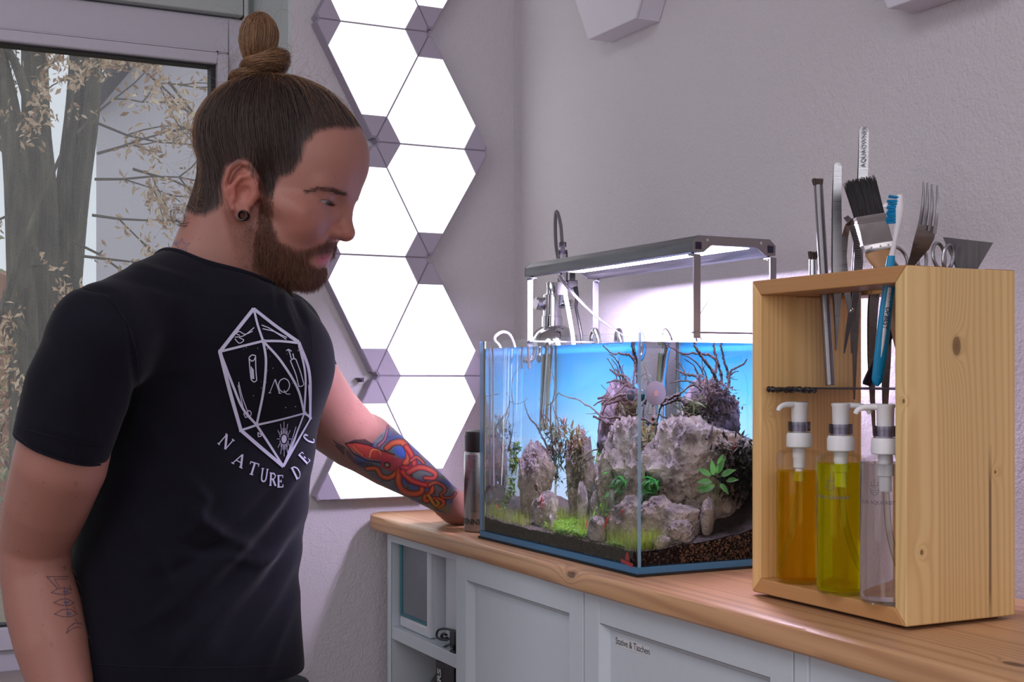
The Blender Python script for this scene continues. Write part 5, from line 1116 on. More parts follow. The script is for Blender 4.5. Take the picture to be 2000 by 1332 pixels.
shrimp(wF(967, 990, .90), (0, 1, .4), .011, 'red shrimp in the hairgrass by the suction disc'); shrimp(wF(1212, 1000, .898), (0, -.7, .6), .010, 'pale red shrimp on the broken corner rock')
shrimp(wF(1098, 825, 1.05), (0, -.2, 1), .014, 'red shrimp high up by the back corner seam'); shrimp(wS(1434, 880, 1.44), (.3, 0, 1), .014, 'red shrimp among the dark foliage at lower right')
p = wF(1045, 952, .945); g = thing('snail', 'small dark snail sitting on the tall pointed rock', 'snail', p); mb = MB()
mb.tube([Vector(p) + Vector((-.001, .0045 * (1 - k / 30) * math.cos(k * .55), .0045 * (1 - k / 30) * math.sin(k * .55))) + Vector((-.003 * k / 30, 0, 0)) for k in range(28)], [.0028, .0006], 8); obj('shell', mb, M_SNAIL, g); obj('foot', MB().sphere(Vector(p) + Vector((.0005, 0, -.0045)), (.002, .005, .0015), 10, 6), plain('snail_body', (120, 90, 66), .4), g)
# ------------------------------------------------------------------ glass and steel fittings
t = NT('lab_glass'); g_ = t.new('ShaderNodeBsdfGlass'); g_.inputs['IOR'].default_value = 1.12; tr = t.new('ShaderNodeBsdfTransparent'); gl = t.new('ShaderNodeBsdfGlossy'); gl.inputs['Roughness'].default_value = .02
lw = t.new('ShaderNodeLayerWeight'); lw.inputs[0].default_value = .45; m = t.new('ShaderNodeMixShader'); t.link(t.math('MULTIPLY', lw.outputs['Facing'], .75), m.inputs[0]); t.link(tr.outputs[0], m.inputs[1]); t.link(gl.outputs[0], m.inputs[2]); t.surface(m.outputs[0]); M_LAB = t.m
t = NT('suction_cup_silicone'); t.base(lin((240, 224, 242))); t.set(Roughness=.35); tl = t.new('ShaderNodeBsdfTranslucent'); tl.inputs[0].default_value = (1.0, .93, 1.0, 1); m = t.new('ShaderNodeMixShader'); m.inputs[0].default_value = .82; t.link(t.b.outputs[0], m.inputs[1]); t.link(tl.outputs[0], m.inputs[2]); t.surface(m.outputs[0]); M_CUP = t.m
dc = Vector((0.905, 1.4065, 1.206))
g = thing('drop_checker', 'glass drop checker with teal fluid held by a round pinkish suction cup', 'drop checker', dc)
sc_ = Vector(onY(1280, 768, AY0 + GT + .002)); b = MB(); ax_ = Vector((0, -1, 0))
b.lathe([(.0005, .0016), (.008, .0016), (.0150, .0006), (.0152, 0), (.011, -.002), (.0055, -.0035), (.0040, -.009), (.0005, -.0092)], sc_, axis=ax_, seg=36); obj('suction_cup', b, M_CUP, g, label='round milky suction cup'); b = MB().lathe([(.0005, .0019), (.0038, .0018), (.0042, .0008)], sc_, axis=ax_, seg=24); obj('cup_centre', b, plain('cup_centre', (226, 190, 216), .35), g)
cB = Vector(wF(1231, 765, .893)); cB = Vector((0.8945, 1.4235, 1.203)); b = MB(); b.sphere(cB, (.0082, .0082, .0086), 24, 16); obj('bulb', b, M_LAB, g)
obj('teal_fluid', MB().lathe([(.0005, -.0080), (.004, -.0073), (.0066, -.0045), (.0078, -.0010), (.0078, .0012), (.0005, .0012)], cB, seg=24), plain('teal_fluid', (12, 104, 128), .15), g, label='teal indicator fluid')
e_ = Vector((.012, -.0135, 0)); b = MB(); b.tube(smooth_path([cB + Vector((0, 0, .0075)), cB + Vector((.001, -.001, .017)), cB + e_ * .5 + Vector((0, 0, .0235)), cB + e_ + Vector((0, 0, .015)), cB + e_ + Vector((0, 0, -.004))], 6), [.0034, .0038, .0040, .0040, .0042], 14)
b.lathe([(.0042, -.004), (.0060, -.012), (.0082, -.019), (.0086, -.0235), (.0080, -.0235), (.0055, -.0125)], cB + e_, seg=24, cap=False); obj('glass_bell', b, M_LAB, g)
g = thing('carbon_dioxide_diffuser', 'small glass diffuser with suction disc on the far end pane', 'diffuser', wF(970, 965, 0.905))
sc_ = wF(950, 967, AY1 * 0 + 0.893); sc_.y = AY1 - GT - .002; b = MB().lathe([(.0005, .0012), (.010, .001), (.0150, .0002), (.0152, -.0008), (.0095, -.002), (.004, -.004), (.003, -.008), (.0005, -.0082)], sc_, axis=(0, 1, 0), seg=32); obj('suction_cup', b, thin_glass('clear_silicone', (.86, .88, .95), 1.6, .2), g)
j = sc_ + Vector((.010, -.008, -.002)); b = MB(); k1 = j + Vector((.014, -.004, -.001)); b.tube(smooth_path([j + Vector((-.002, 0, .004)), j, j + Vector((.007, -.002, -.003)), k1 + Vector((0, 0, 0)), k1 + Vector((0, 0, .010)), k1 + Vector((0, 0, .020))], 5), .0022, 10); obj('glass_tube', b, M_LAB, g)
b = MB().lathe([(.0022, .020), (.004, .0215), (.0062, .024), (.0064, .031), (.0058, .0335), (.0005, .0340)], k1, seg=20); obj('diffuser_cup', b, thin_glass('milky_glass', (.8, .82, .88), 1.5, .15), g)
TOPZ = AZ1
wt = [wF(963, 950, .908), wF(962, 900, .907), wF(961, 800, .906), wF(959.5, 690, .905)]
for p in wt: p.y = AY1 - GT - .006
g = thing('air_hose', 'soft white hose from the glass diffuser up and over the far rim', 'hose', wt[0])
pth = wt + [Vector(onY(966, 664, 1.829)), Vector(onY(972, 653, 1.832)), Vector(onY(984, 648.5, 1.838)), Vector(onY(996, 655, 1.843)), Vector(onY(1005, 677, 1.848)), Vector(onY(1012, 720, 1.852)), Vector((0.945, 1.90, 1.12)), Vector((1.0, 1.95, 1.02))]
obj('hose', MB().tube(smooth_path(pth, 7), .0023, 10), M_SOFTW, g)
# steel lily pipes over the far rim
def pipe(label, x, wid, inner, r=.0052):
    g = thing('lily_pipe', label, 'pipe', (x, AY1, AZ1), 'steel pipes over the far tank rim'); y0 = AY1 - GT - .008; y1 = AY1 + .010
    P = inner + [(x, y0, 1.272), (x, y0 + .002, 1.288), (x + wid * .25, (y0 + y1) / 2, 1.3005), (x + wid * .5, y1 - .002, 1.290), (x + wid * .5, y1, 1.272), (x + wid * .5, y1 + .001, 1.20), (x + wid * .5, y1 + .001, 1.05)]
    obj('pipe', MB().tube(smooth_path(P, 7), r, 16), M_CHROME, g); return g
g = pipe('steel outflow pipe with open nozzle near the surface', 1.076, .0, [(1.050, AY1 - .030, 1.2545), (1.060, AY1 - .022, 1.2525), (1.070, AY1 - GT - .011, 1.256)])
obj('nozzle', MB().tube([(1.0495, AY1 - .0305, 1.2546), (1.0470, AY1 - .0325, 1.2552)], [.0052, .0050], 14), plain('pipe_dark', (30, 28, 30), .5), g, label='dark open end')
g = pipe('steel intake pipe reaching down the far corner', 1.118, .012, [(1.098, AY1 - GT - .008, 1.150), (1.105, AY1 - GT - .008, 1.20), (1.114, AY1 - GT - .008, 1.255)])
obj('intake_tube', MB().tube([(1.096, AY1 - GT - .009, 1.145), (1.105, AY1 - GT - .009, 1.262)], .0040, 14), plain('algae_olive', (56, 62, 40), .5, grain=.2, scale=120), g, label='olive algae covered intake tube')
# ------------------------------------------------------------------ lamp over the tank
LX0, LX1, LY0, LY1, LZ0, LZ1 = 0.9555, 1.085, AY0, 1.846, 1.383, 1.404
lp = thing('aquarium_lamp', 'grey aluminium LED lamp standing over the aquarium on four legs', 'lamp', ((LX0 + LX1) / 2, (LY0 + LY1) / 2, AZ1))
prof = [(LX0, LZ0), (LX0, LZ0 + .013), (LX0 + .009, LZ1), (LX1 - .009, LZ1), (LX1, LZ0 + .013), (LX1, LZ0), (LX1 - .017, LZ0), (LX1 - .030, LZ0 + .0095), (LX0 + .030, LZ0 + .0095), (LX0 + .017, LZ0)]
obj('housing', MB().prism([(x, LY0 + .003, z) for x, z in prof], (0, LY1 - LY0 - .006, 0)), M_ALU, lp, smooth=False, bevel=.0006)
M_SOCK = plain('socket_black', (20, 16, 44), .4)
M_ENDC = plain('lamp_end_grey', (104, 104, 110), .5)
for y in (LY0, LY1 - .003):
    ec = obj('end_cap', MB().prism([(x, y, z) for x, z in prof], (0, .003, 0)), M_ENDC, lp, smooth=False, bevel=.0005)
    b = MB(); yy = y - .0006 if y == LY0 else y + .003
    for x in (LX0 + .004, LX1 - .013): obj('square_socket', MB().box(x, x + .009, yy, yy + .0007, LZ0 + .0035, LZ0 + .0125), M_SOCK, ec, smooth=False)
    b = MB()
    for x in (LX0 + .022, LX1 - .024): obj('screw', MB().lathe([(.0005, 0), (.0021, .0002), (.0021, .0012)], (x, yy - .0002, LZ0 + .0155), axis=(0, 1, 0), seg=14), M_CHROME, ec)
t = NT('led_light'); ge = t.new('ShaderNodeNewGeometry'); dp = t.new('ShaderNodeVectorMath'); dp.operation = 'DOT_PRODUCT'; t.link(ge.outputs['Normal'], dp.inputs[0]); t.link(ge.outputs['Incoming'], dp.inputs[1])   # lensed LEDs: stronger straight down than sideways
em = t.new('ShaderNodeEmission'); em.inputs[0].default_value = (*LAMP_COLOR, 1); t.link(t.math('MULTIPLY', t.math('ADD', t.math('MULTIPLY', t.math('POWER', t.math('ABSOLUTE', dp.outputs['Value']), 2.0), .50), .50), LAMP_POWER), em.inputs[1]); t.surface(em.outputs[0]); M_LED = t.m
b = MB(); zz = LZ0 + .0090; b.quad((LX0 + .033, LY0 + .012, zz), (LX0 + .033, LY1 - .012, zz), (LX1 - .033, LY1 - .012, zz), (LX1 - .033, LY0 + .012, zz)); obj('led_panel', b, M_LED, lp, smooth=False, label='bright violet white LED strip')
M_LEG = plain('lamp_leg_grey', (124, 124, 132), .4, metal=.6)
for x in (LX0 + .0005, LX1 - .0105):
    for y, s in ((AY0, 1), (AY1, -1)):
        b = MB(); b.box(x, x + .010, y - .0022 if s > 0 else y + .0002, y - .0002 if s > 0 else y + .0022, AZ1 - .006, LZ0 - .004).box(x, x + .010, y - .0022 if s > 0 else y - .012, y + .012 if s > 0 else y + .0022, LZ0 - .0045, LZ0 - .0025)
        b.box(x + .001, x + .009, y - .004 if s > 0 else y - GT - .001, y + GT + .001 if s > 0 else y + .004, AZ1 + .0002, AZ1 + .0026)
        lg = obj('leg', b, M_LEG, lp, smooth=False, bevel=.0004); b = MB()
        b.lathe([(.0005, -.0028), (.0022, -.0028), (.0022, 0), (.0016, .0025)], (x + .005, y + .008 * s, LZ0 - .0025), seg=12); obj('thumb_screw', b, M_CHROME, lg)
b = MB()
for x0 in (AX0 - .0005, ): pass
for y in (AY0 + .001, AY1 - .004):
    obj('rim_rail', MB().box(LX0 + .010, AX1 - .002, y, y + .003, AZ1 + .0002, AZ1 + .0026), M_LEG, lp, smooth=False)
# ------------------------------------------------------------------ gas bottle, valve and hoses behind the tank
bx, by = 1.079, 1.976
g = thing('gas_bottle', 'polished steel gas bottle with valve and gauge behind the aquarium', 'gas bottle', (bx, by, WT))
obj('bottle_body', MB().lathe([(.030, .0005), (.042, .004), (.0445, .012), (.0445, .292), (.043, .306), (.038, .318), (.028, .328), (.0185, .333)], (bx, by, WT), seg=44), M_CHROME, g)
zc = WT; vb = obj('valve', MB().lathe([(.0180, .331), (.0180, .3475), (.0172, .348), (.0172, .350), (.0158, .3505), (.0158, .385), (.0150, .386), (.0105, .3865), (.0105, .4050), (.0098, .406), (.0005, .406)], (bx - .004, by, WT), seg=32), M_CHROME, g)
gd = (Vector(RT) * -1 + Vector(FW) * -.55).normalized(); gc = Vector((bx, by, WT)) + Vector(RT) * -.018 + Vector((0, 0, .3705))
ga = obj('gauge', MB().lathe([(.005, -.006), (.0105, 0), (.0112, .002), (.0112, .015), (.0100, .0165), (.0095, .0158)], gc, axis=gd, seg=28), M_STEEL, g)
obj('gauge_glass', MB().lathe([(.0097, .0150), (.009, .0160), (.0005, .0164)], gc, axis=gd, seg=24), plain('gauge_face', (214, 206, 214), .15), ga)
nd = (Vector(RT) + Vector(FW) * -.3).normalized(); nc = Vector((bx, by, WT + .369)) + Vector(RT) * .010
obj('needle_valve', MB().lathe([(.007, 0), (.007, .008), (.0045, .009), (.0045, .014), (.0085, .0145), (.0085, .0215), (.0075, .0225), (.0005, .0225)], nc, axis=nd, seg=24), M_CHROME, g)
bp = Vector(atD(1098, 560, 2.20)); pole = MB().tube([Vector(atD(1094, 592, 2.22)), Vector(atD(1096, 548, 2.21))], .0036, 12); obj('riser', pole, M_CHROME, g)
sb = Vector(atD(1118, 556, 2.21)); b = MB().obox(sb, RT, FW, (0, 0, 1), .008, .008, .0068).obox(sb + Vector((0, 0, .012)), RT, FW, (0, 0, 1), .0045, .006, .007); obj('solenoid', b, M_BLACK, g, bevel=.001, label='black solenoid block')
b = MB(); b.tube(smooth_path([Vector(atD(*p)) for p in [(1124, 562, 2.20), (1127, 580, 2.19), (1125, 600, 2.18), (1131, 630, 2.16), (1136, 660, 2.15), (1138, 700, 2.15)]], 6), [.0042, .0028, .0024, .0024], 10); obj('solenoid_cable', b, M_BLACK, g)
bc = Vector(atD(1099, 515, 2.21)); g = thing('bubble_counter', 'clear plastic bubble counter with grey hose above the gas bottle', 'bubble counter', (bc.x, bc.y, bc.z - .04))
obj('counter_tube', MB().lathe([(.0085, -.040), (.0085, .018), (.0075, .020)], bc, seg=24), thin_glass('counter_plastic', (.80, .78, .84), 1.3, .2), g); obj('counter_base', MB().lathe([(.0090, -.052), (.0090, -.031), (.006, -.030)], bc, seg=24), plain('counter_white', (206, 200, 212), .4), g)
b = MB().lathe([(.0080, .016), (.0080, .0225), (.004, .0230), (.003, .0270), (.0062, .0275), (.0062, .0350), (.0050, .0358)], bc, seg=24); obj('counter_cap', b, thin_glass('cap_plastic', (.62, .58, .70), 1.4, .2), g)
b = MB(); b.tube(smooth_path([Vector(atD(*p)) for p in [(1098, 480, 2.21), (1097, 462, 2.211), (1095, 440, 2.215), (1090, 418, 2.225), (1086, 415, 2.23), (1084.5, 440, 2.235), (1086, 480, 2.24), (1091, 510, 2.245), (1098, 560, 2.25)]], 7), .0030, 10); obj('hose', b, plain('grey_hose', (112, 106, 114), .45), g)
g = thing('air_hose', 'thick white hose running down in front of the gas bottle', 'hose', Vector(atD(1108, 600, 2.12))); b = MB(); b.tube(smooth_path([Vector(atD(*p)) for p in [(1098, 540, 2.19), (1100, 556, 2.15), (1107, 590, 2.10), (1114, 630, 2.09), (1119, 662, 2.09), (1124, 720, 2.09)]], 6), .0034, 12); obj('hose', b, M_SOFTW, g)
g = thing('air_hose', 'thin white hose slanting from the lamp to the steel pipes', 'hose', Vector(atD(1130, 590, 2.1))); b = MB(); b.tube(smooth_path([Vector(atD(*p)) for p in [(1088, 530, 2.17), (1094, 542, 2.15), (1110, 562, 2.13), (1140, 595, 2.11), (1170, 622, 2.10), (1205, 647, 2.09), (1240, 668, 2.08)]], 6), [.0030, .0028, .0024, .0018, .0016], 10); obj('hose', b, thin_glass('thin_hose', (.82, .80, .88), 2.0, .3), g)
# ================================================================== the man at the aquarium
class Field:
    """distance field on a regular grid; shapes are blended smoothly, then a surface is drawn through zero"""
    def __init__(s, lo, hi, h):
        s.lo = np.array(lo, np.float32); s.h = h; s.n = tuple(int(math.ceil((b - a) / h)) + 1 for a, b in zip(lo, hi)); s.D = np.full(s.n, 0.08, np.float32)
    def sub(s, lo, hi):
        a = [max(0, int((lo[i] - s.lo[i]) / s.h)) for i in range(3)]; b = [min(s.n[i], int((hi[i] - s.lo[i]) / s.h) + 2) for i in range(3)]
        if any(b[i] <= a[i] for i in range(3)): return None, None
        sl = tuple(slice(a[i], b[i]) for i in range(3))
        g = np.meshgrid(*[s.lo[i] + s.h * np.arange(a[i], b[i], dtype=np.float32) for i in range(3)], indexing='ij')
        return sl, g
    def put(s, sl, d, k, op):
        D = s.D[sl]; k = max(k, 1e-5)
        if op == 'add': h = np.maximum(k - np.abs(D - d), 0) / k; s.D[sl] = np.minimum(D, d) - h * h * k * .25
        else: d = -d; h = np.maximum(k - np.abs(D - d), 0) / k; s.D[sl] = np.maximum(D, d) + h * h * k * .25
    def ell(s, c, r, k=.01, op='add', R=None):
        m = max(r) + k + 2 * s.h + .01; c = np.array(c, float); sl, g = s.sub(c - m, c + m)
        if sl is None: return s
        x, y, z = g[0] - c[0], g[1] - c[1], g[2] - c[2]
        if R is not None: x, y, z = (R[0][0] * x + R[0][1] * y + R[0][2] * z, R[1][0] * x + R[1][1] * y + R[1][2] * z, R[2][0] * x + R[2][1] * y + R[2][2] * z)
        k0 = np.sqrt((x / r[0]) ** 2 + (y / r[1]) ** 2 + (z / r[2]) ** 2); k1 = np.sqrt((x / r[0] ** 2) ** 2 + (y / r[1] ** 2) ** 2 + (z / r[2] ** 2) ** 2) + 1e-6
        s.put(sl, k0 * (k0 - 1) / k1, k, op); return s
    def cap(s, a, b, ra, rb, k=.01, op='add', flat=None):
        a = np.array(a, float); b = np.array(b, float); m = max(ra, rb) * (1.0) + k + 2 * s.h + .01; sl, g = s.sub(np.minimum(a, b) - m, np.maximum(a, b) + m)
        if sl is None: return s
        d = b - a; L2 = d @ d + 1e-12; px, py, pz = g[0] - a[0], g[1] - a[1], g[2] - a[2]
        t_ = np.clip((px * d[0] + py * d[1] + pz * d[2]) / L2, 0, 1)
        qx, qy, qz = px - t_ * d[0], py - t_ * d[1], pz - t_ * d[2]
        if flat is not None:                     # flatten along a direction: (unit vector, factor)
            n, f = np.array(flat[0], float), flat[1]; w = (qx * n[0] + qy * n[1] + qz * n[2]) * (f - 1); qx, qy, qz = qx + w * n[0], qy + w * n[1], qz + w * n[2]
        s.put(sl, np.sqrt(qx * qx + qy * qy + qz * qz) - (ra + (rb - ra) * t_), k, op); return s
    def chain(s, pts, rs, k=.01, **kw):
        P = np.array(pts, float); m = max(rs) * 1.3 + k + 2 * s.h + .01; sl, g = s.sub(P.min(0) - m, P.max(0) + m); fl = kw.get('flat'); best = None
        for i in range(len(P) - 1):
            d = P[i + 1] - P[i]; L2 = d @ d + 1e-12; q = [g[j] - P[i][j] for j in range(3)]; t_ = np.clip((q[0] * d[0] + q[1] * d[1] + q[2] * d[2]) / L2, 0, 1); q = [q[j] - t_ * d[j] for j in range(3)]
            if fl is not None: w = (q[0] * fl[0][0] + q[1] * fl[0][1] + q[2] * fl[0][2]) * (fl[1] - 1); q = [q[j] + w * fl[0][j] for j in range(3)]
            e = (np.sqrt(q[0] ** 2 + q[1] ** 2 + q[2] ** 2) - (rs[i] + (rs[i + 1] - rs[i]) * t_)).astype(np.float32); best = e if best is None else np.minimum(best, e)
        s.put(sl, best, k, kw.get('op', 'add')); return s
    def nets(s):
        D = s.D; ins = D < 0; n = D.shape
        c = np.zeros(tuple(q - 1 for q in n), np.int8)
        for i in (0, 1):
            for j in (0, 1):
                for k in (0, 1): c += ins[i:n[0] - 1 + i, j:n[1] - 1 + j, k:n[2] - 1 + k]
        act = np.argwhere((c > 0) & (c < 8)); del c
        idx = np.full(tuple(q - 1 for q in n), -1, np.int32); idx[tuple(act.T)] = np.arange(len(act))
        P = np.zeros((len(act), 3), np.float32); W_ = np.zeros(len(act), np.float32)
        V = {}
        for i in (0, 1):
            for j in (0, 1):
                for k in (0, 1): V[i, j, k] = D[act[:, 0] + i, act[:, 1] + j, act[:, 2] + k]
        for a in V:
            for ax in range(3):
                if a[ax]: continue
                b = list(a); b[ax] = 1; b = tuple(b); va, vb = V[a], V[b]; cr = (va < 0) != (vb < 0); t_ = np.where(cr, va / (va - vb + 1e-12), 0)
                for q in range(3): P[:, q] += np.where(cr, a[q] + (t_ if q == ax else 0), 0)
                W_ += cr
        P = (P / W_[:, None] + act) * s.h + s.lo
        F = []
        for ax in range(3):
            o = [q for q in range(3) if q != ax]
            sa = [slice(None)] * 3; sb = [slice(None)] * 3; sa[ax] = slice(0, n[ax] - 1); sb[ax] = slice(1, n[ax])
            A, B = ins[tuple(sa)], ins[tuple(sb)]; e = np.argwhere(A != B); e = e[(e[:, o[0]] > 0) & (e[:, o[1]] > 0) & (e[:, o[0]] < n[o[0]] - 1) & (e[:, o[1]] < n[o[1]] - 1)]
            fl = A[tuple(e.T)]
            def at(d0, d1): q = e.copy(); q[:, o[0]] += d0; q[:, o[1]] += d1; return idx[tuple(q.T)]
            Q = np.stack([at(-1, -1), at(0, -1), at(0, 0), at(-1, 0)], 1)
            if ax == 1: fl = ~fl
            Q[~fl] = Q[~fl][:, ::-1]; F.append(Q)
        F = np.concatenate(F); return P, F[(F >= 0).all(1)]
def relax(P, F, it=2, lam=.5, w=None):
    e = np.concatenate([F[:, [0, 1]], F[:, [1, 2]], F[:, [2, 3]], F[:, [3, 0]]]); e = np.concatenate([e, e[:, ::-1]])
    cnt = np.bincount(e[:, 0], minlength=len(P)).astype(np.float32)[:, None]
    for _ in range(it):
        S = np.stack([np.bincount(e[:, 0], P[e[:, 1], q], minlength=len(P)) for q in range(3)], 1); d = (S / np.maximum(cnt, 1) - P) * lam
        P = P + (d if w is None else d * w[:, None])
    return P.astype(np.float32)
def vnormals(P, F):
    n = np.cross(P[F[:, 2]] - P[F[:, 0]], P[F[:, 3]] - P[F[:, 1]]); N = np.zeros_like(P)
    for q in range(4): np.add.at(N, F[:, q], n)
    return N / (np.linalg.norm(N, axis=1, keepdims=True) + 1e-12)
def project(P):
    q = P - CAM; D_ = q @ FW; return np.stack([1000 + FPX * (q @ RT) / D_, 740 - FPX * q[:, 2] / D_], 1), D_
def inpoly(p, poly):
    x, y = p[:, 0], p[:, 1]; r = np.zeros(len(p), bool); n = len(poly)
    for i in range(n):
        (x0, y0), (x1, y1) = poly[i], poly[i - 1]; c = ((y0 > y) != (y1 > y)); r ^= c & (x < (x1 - x0) * (y - y0) / ((y1 - y0) if y1 != y0 else 1e-9) + x0)
    return r
def segdist(p, line):
    best = np.full(len(p), 1e9); along = np.zeros(len(p)); L = np.array(line, float)
    for i in range(len(L) - 1):
        a, b = L[i], L[i + 1]; d = b - a; t_ = np.clip(((p - a) @ d) / (d @ d + 1e-9), 0, 1); q = np.linalg.norm(p - a - t_[:, None] * d, axis=1); m = q < best; best[m] = q[m]; along[m] = (i + t_[m]) / (len(L) - 1)
    return best, along
def sm(x, a, b): t_ = np.clip((x - a) / (b - a), 0, 1); return t_ * t_ * (3 - 2 * t_)
def mesh_np(name, P, F, mats, smooth=True):
    me = bpy.data.meshes.new(name); me.from_pydata(P.tolist(), [], F.tolist())
    for m in mats: me.materials.append(m)
    if smooth: me.polygons.foreach_set('use_smooth', [True] * len(me.polygons))
    return me
# ------------------------------------------------------------------ frames
hth, hP = math.radians(10), math.radians(20)
hfh = math.cos(hth) * RT - math.sin(hth) * FW; HL = math.cos(hth) * FW + math.sin(hth) * RT
HF = math.cos(hP) * hfh - math.sin(hP) * UPV; HU = math.cos(hP) * UPV + math.sin(hP) * hfh
HO = atD(492, 388, 1.60) + HL * 0.076
def h2w(p): p = np.asarray(p, float); return HO + p[..., 0:1] * HF + p[..., 1:2] * HL + p[..., 2:3] * HU
def w2h(p): q = np.asarray(p, float) - HO; return np.stack([q @ HF, q @ HL, q @ HU], -1)
TF = 0.708 * RT - 0.706 * FW; TL = 0.708 * FW + 0.706 * RT            # torso: forward and left
NB = atD(436, 575, 1.705)                                             # base of the neck
nb = w2h(NB)
# ------------------------------------------------------------------ head
hf = Field((-.165, -.115, -.235), (.13, .115, .175), .0018)
hf.ell((-.016, 0, .068), (.104, .077, .083), .01)
hf.ell((.040, 0, .078), (.0535, .058, .056), .03)
hf.ell((.034, 0, .012), (.056, .062, .074), .025)
hf.ell((.036, 0, -.042), (.044, .053, .036), .025)
hf.cap((.010, -.050, -.030), (.066, -.018, -.064), .014, .012, .02); hf.cap((.010, .050, -.030), (.066, .018, -.064), .014, .012, .02)
hf.ell((.068, 0, -.062), (.0185, .022, .017), .015)
hf.cap((.081, -.006, .047), (.064, -.043, .044), .0115, .010, .014); hf.cap((.081, .006, .047), (.064, .043, .044), .0115, .010, .014)
for s in (-1, 1):
    hf.ell((.056, .044 * s, -.004), (.024, .021, .022), .02); hf.ell((.034, .060 * s, .006), (.030, .012, .012), .015)
    hf.ell((.097, .035 * s, .026), (.018, .017, .0150), .010, 'sub')
    hf.ell((.0655, .0335 * s, .0325), (.0146, .0152, .0140), .004)
    hf.cap((.073, .026 * s, .0445), (.070, .043 * s, .0435), .0042, .0042, .006)
hf.ell((.064, 0, -.036), (.0230, .030, .024), .014)
hf.chain([(.086, 0, .044), (.0905, 0, .030), (.0935, 0, .014), (.0985, 0, .001)], [.0075, .0080, .0092, .0118], .007)
hf.ell((.0995, 0, -.001), (.0112, .0105, .0092), .005)
for s in (-1, 1):
    hf.ell((.0885, .0125 * s, -.0045), (.0125, .0068, .0078), .005); hf.cap((.086, .018 * s, -.004), (.080, .026 * s, -.024), .003, .003, .008)
    hf.ell((.0955, .0062 * s, -.0145), (.0062, .0034, .0048), .002, 'sub')
hf.cap((.083, 0, -.012), (.0855, 0, -.029), .006, .006, .008)
hf.chain([(.0745, -.0235, -.0405), (.0835, -.012, -.0355), (.0865, -.003, -.0335), (.0865, .003, -.0335), (.0835, .012, -.0355), (.0745, .0235, -.0405)], [.0018, .0042, .0044, .0044, .0042, .0018], .003)
hf.chain([(.0745, -.0235, -.0410), (.0825, -.012, -.0455), (.0855, 0, -.0465), (.0825, .012, -.0455), (.0745, .0235, -.0410)], [.0018, .0044, .0052, .0044, .0018], .003)
hf.chain([(.080, -.020, -.0405), (.0915, -.008, -.0400), (.0925, 0, -.0405), (.0915, .008, -.0400), (.080, .020, -.0405)], [.0008, .0010, .0010, .0010, .0008], .0015, op='sub')
for s in (-1, 1):
    hf.ell((.0800, .0365 * s, .0262), (.0120, .0160, .0020), .0010, 'sub'); hf.chain([(.076, .022 * s, .0375), (.0800, .031 * s, .0400), (.0760, .045 * s, .0375)], [.0012, .0014, .0012], .002, op='sub')     # opening between the lids
    # ear
    ys = .0775 * s
    def E(x, z, o=0.0): return (x, ys + s * (.004 + o + (-x) * .38), z)
    hf.chain([E(.004, .008), E(-.001, .026), E(-.012, .0375), E(-.0245, .0365), E(-.0315, .024), E(-.0310, .008), E(-.0245, -.008), E(-.014, -.019)], [.0030, .0036, .0040, .0042, .0042, .0040, .0038, .0036], .003)
    hf.ell(E(-.0135, .010, -.0035), (.018, .0042, .027), .004)
    hf.chain([E(-.006, .026, .001), E(-.0175, .019, .0015), E(-.0215, .006, .0015), E(-.0155, -.007, .001)], [.0028, .0034, .0034, .003], .004)
    hf.ell(E(-.0065, .002, .0035), (.0085, .0055, .0105), .003, 'sub'); hf.ell(E(-.0265, .016, .0035), (.0024, .003, .015), .002, 'sub')
    hf.cap(E(.0045, .004), E(.003, -.007), .0040, .0036, .004)
    hf.ell(E(-.0030, -.0195, -.001), (.0090, .0042, .0105), .004); hf.ell(E(.0005, -.0225, -.001), (.0048, .02, .0048), .0012, 'sub')
    hf.cap(E(.002, .006, -.006), E(-.010, -.008, -.008), .006, .006, .006)
# neck and the muscles of the neck
def nk(px, py, D): return w2h(atD(px, py, D))
hf.cap((-.038, 0, -.005), nb, .0575, .0605, .025)
hf.cap((-.005, 0, -.052), w2h(atD(500, 585, 1.685)), .034, .036, .03)
hf.cap((-.018, -.062, -.018), w2h(atD(520, 590, 1.665)), .013, .011, .018); hf.cap((-.018, .062, -.018), w2h(atD(545, 590, 1.72)), .013, .011, .018)
hf.cap((-.066, -.012, -.02), w2h(atD(372, 575, 1.66)), .030, .045, .025); hf.cap((-.066, .012, -.02), w2h(atD(430, 570, 1.76)), .030, .045, .025)
HPv, HFc = hf.nets(); HPv = relax(HPv, HFc, 2, .45)
# ------------------------------------------------------------------ body with arms and hands
SR = atD(200, 655, 1.50); ER = atD(68, 1062, 1.575); WR = atD(146, 1430, 1.53)
SLh = atD(545, 655, 1.85); EL_ = atD(690, 856, 2.03); WL_ = atD(880, 984, 2.215)
def rad(px, D): return px * D / FPX
bf = Field((.02, 1.13, .66), (1.08, 2.26, 1.42), .0034)
def tor(y, D, dl=0.0): return atD(y[0], y[1], D)
bf.chain([atD(395, 640, 1.69), atD(385, 760, 1.69), atD(372, 980, 1.69), atD(372, 1200, 1.69)], [.085, .098, .098, .10], .05, flat=(TL, .78))
bf.cap(NB, atD(400, 660, 1.69), .060, .085, .04)
bf.cap(atD(395, 590, 1.67), SR, .038, .046, .03); bf.cap(atD(455, 605, 1.74), SLh, .038, .044, .03)
ra_ = [(SR, .048), (atD(153, 760, 1.505), .0500), (atD(118, 905, 1.522), .0525), (atD(93, 980, 1.545), .0485), (ER, .0415), (atD(70, 1122, 1.575), .0405), (atD(84, 1186, 1.57), .0432), (atD(100, 1255, 1.56), .0418), (atD(119, 1335, 1.55), .0365), (atD(136, 1410, 1.535), .0290), (WR, .0265)]
bf.chain([p for p, _ in ra_], [r for _, r in ra_], .016)
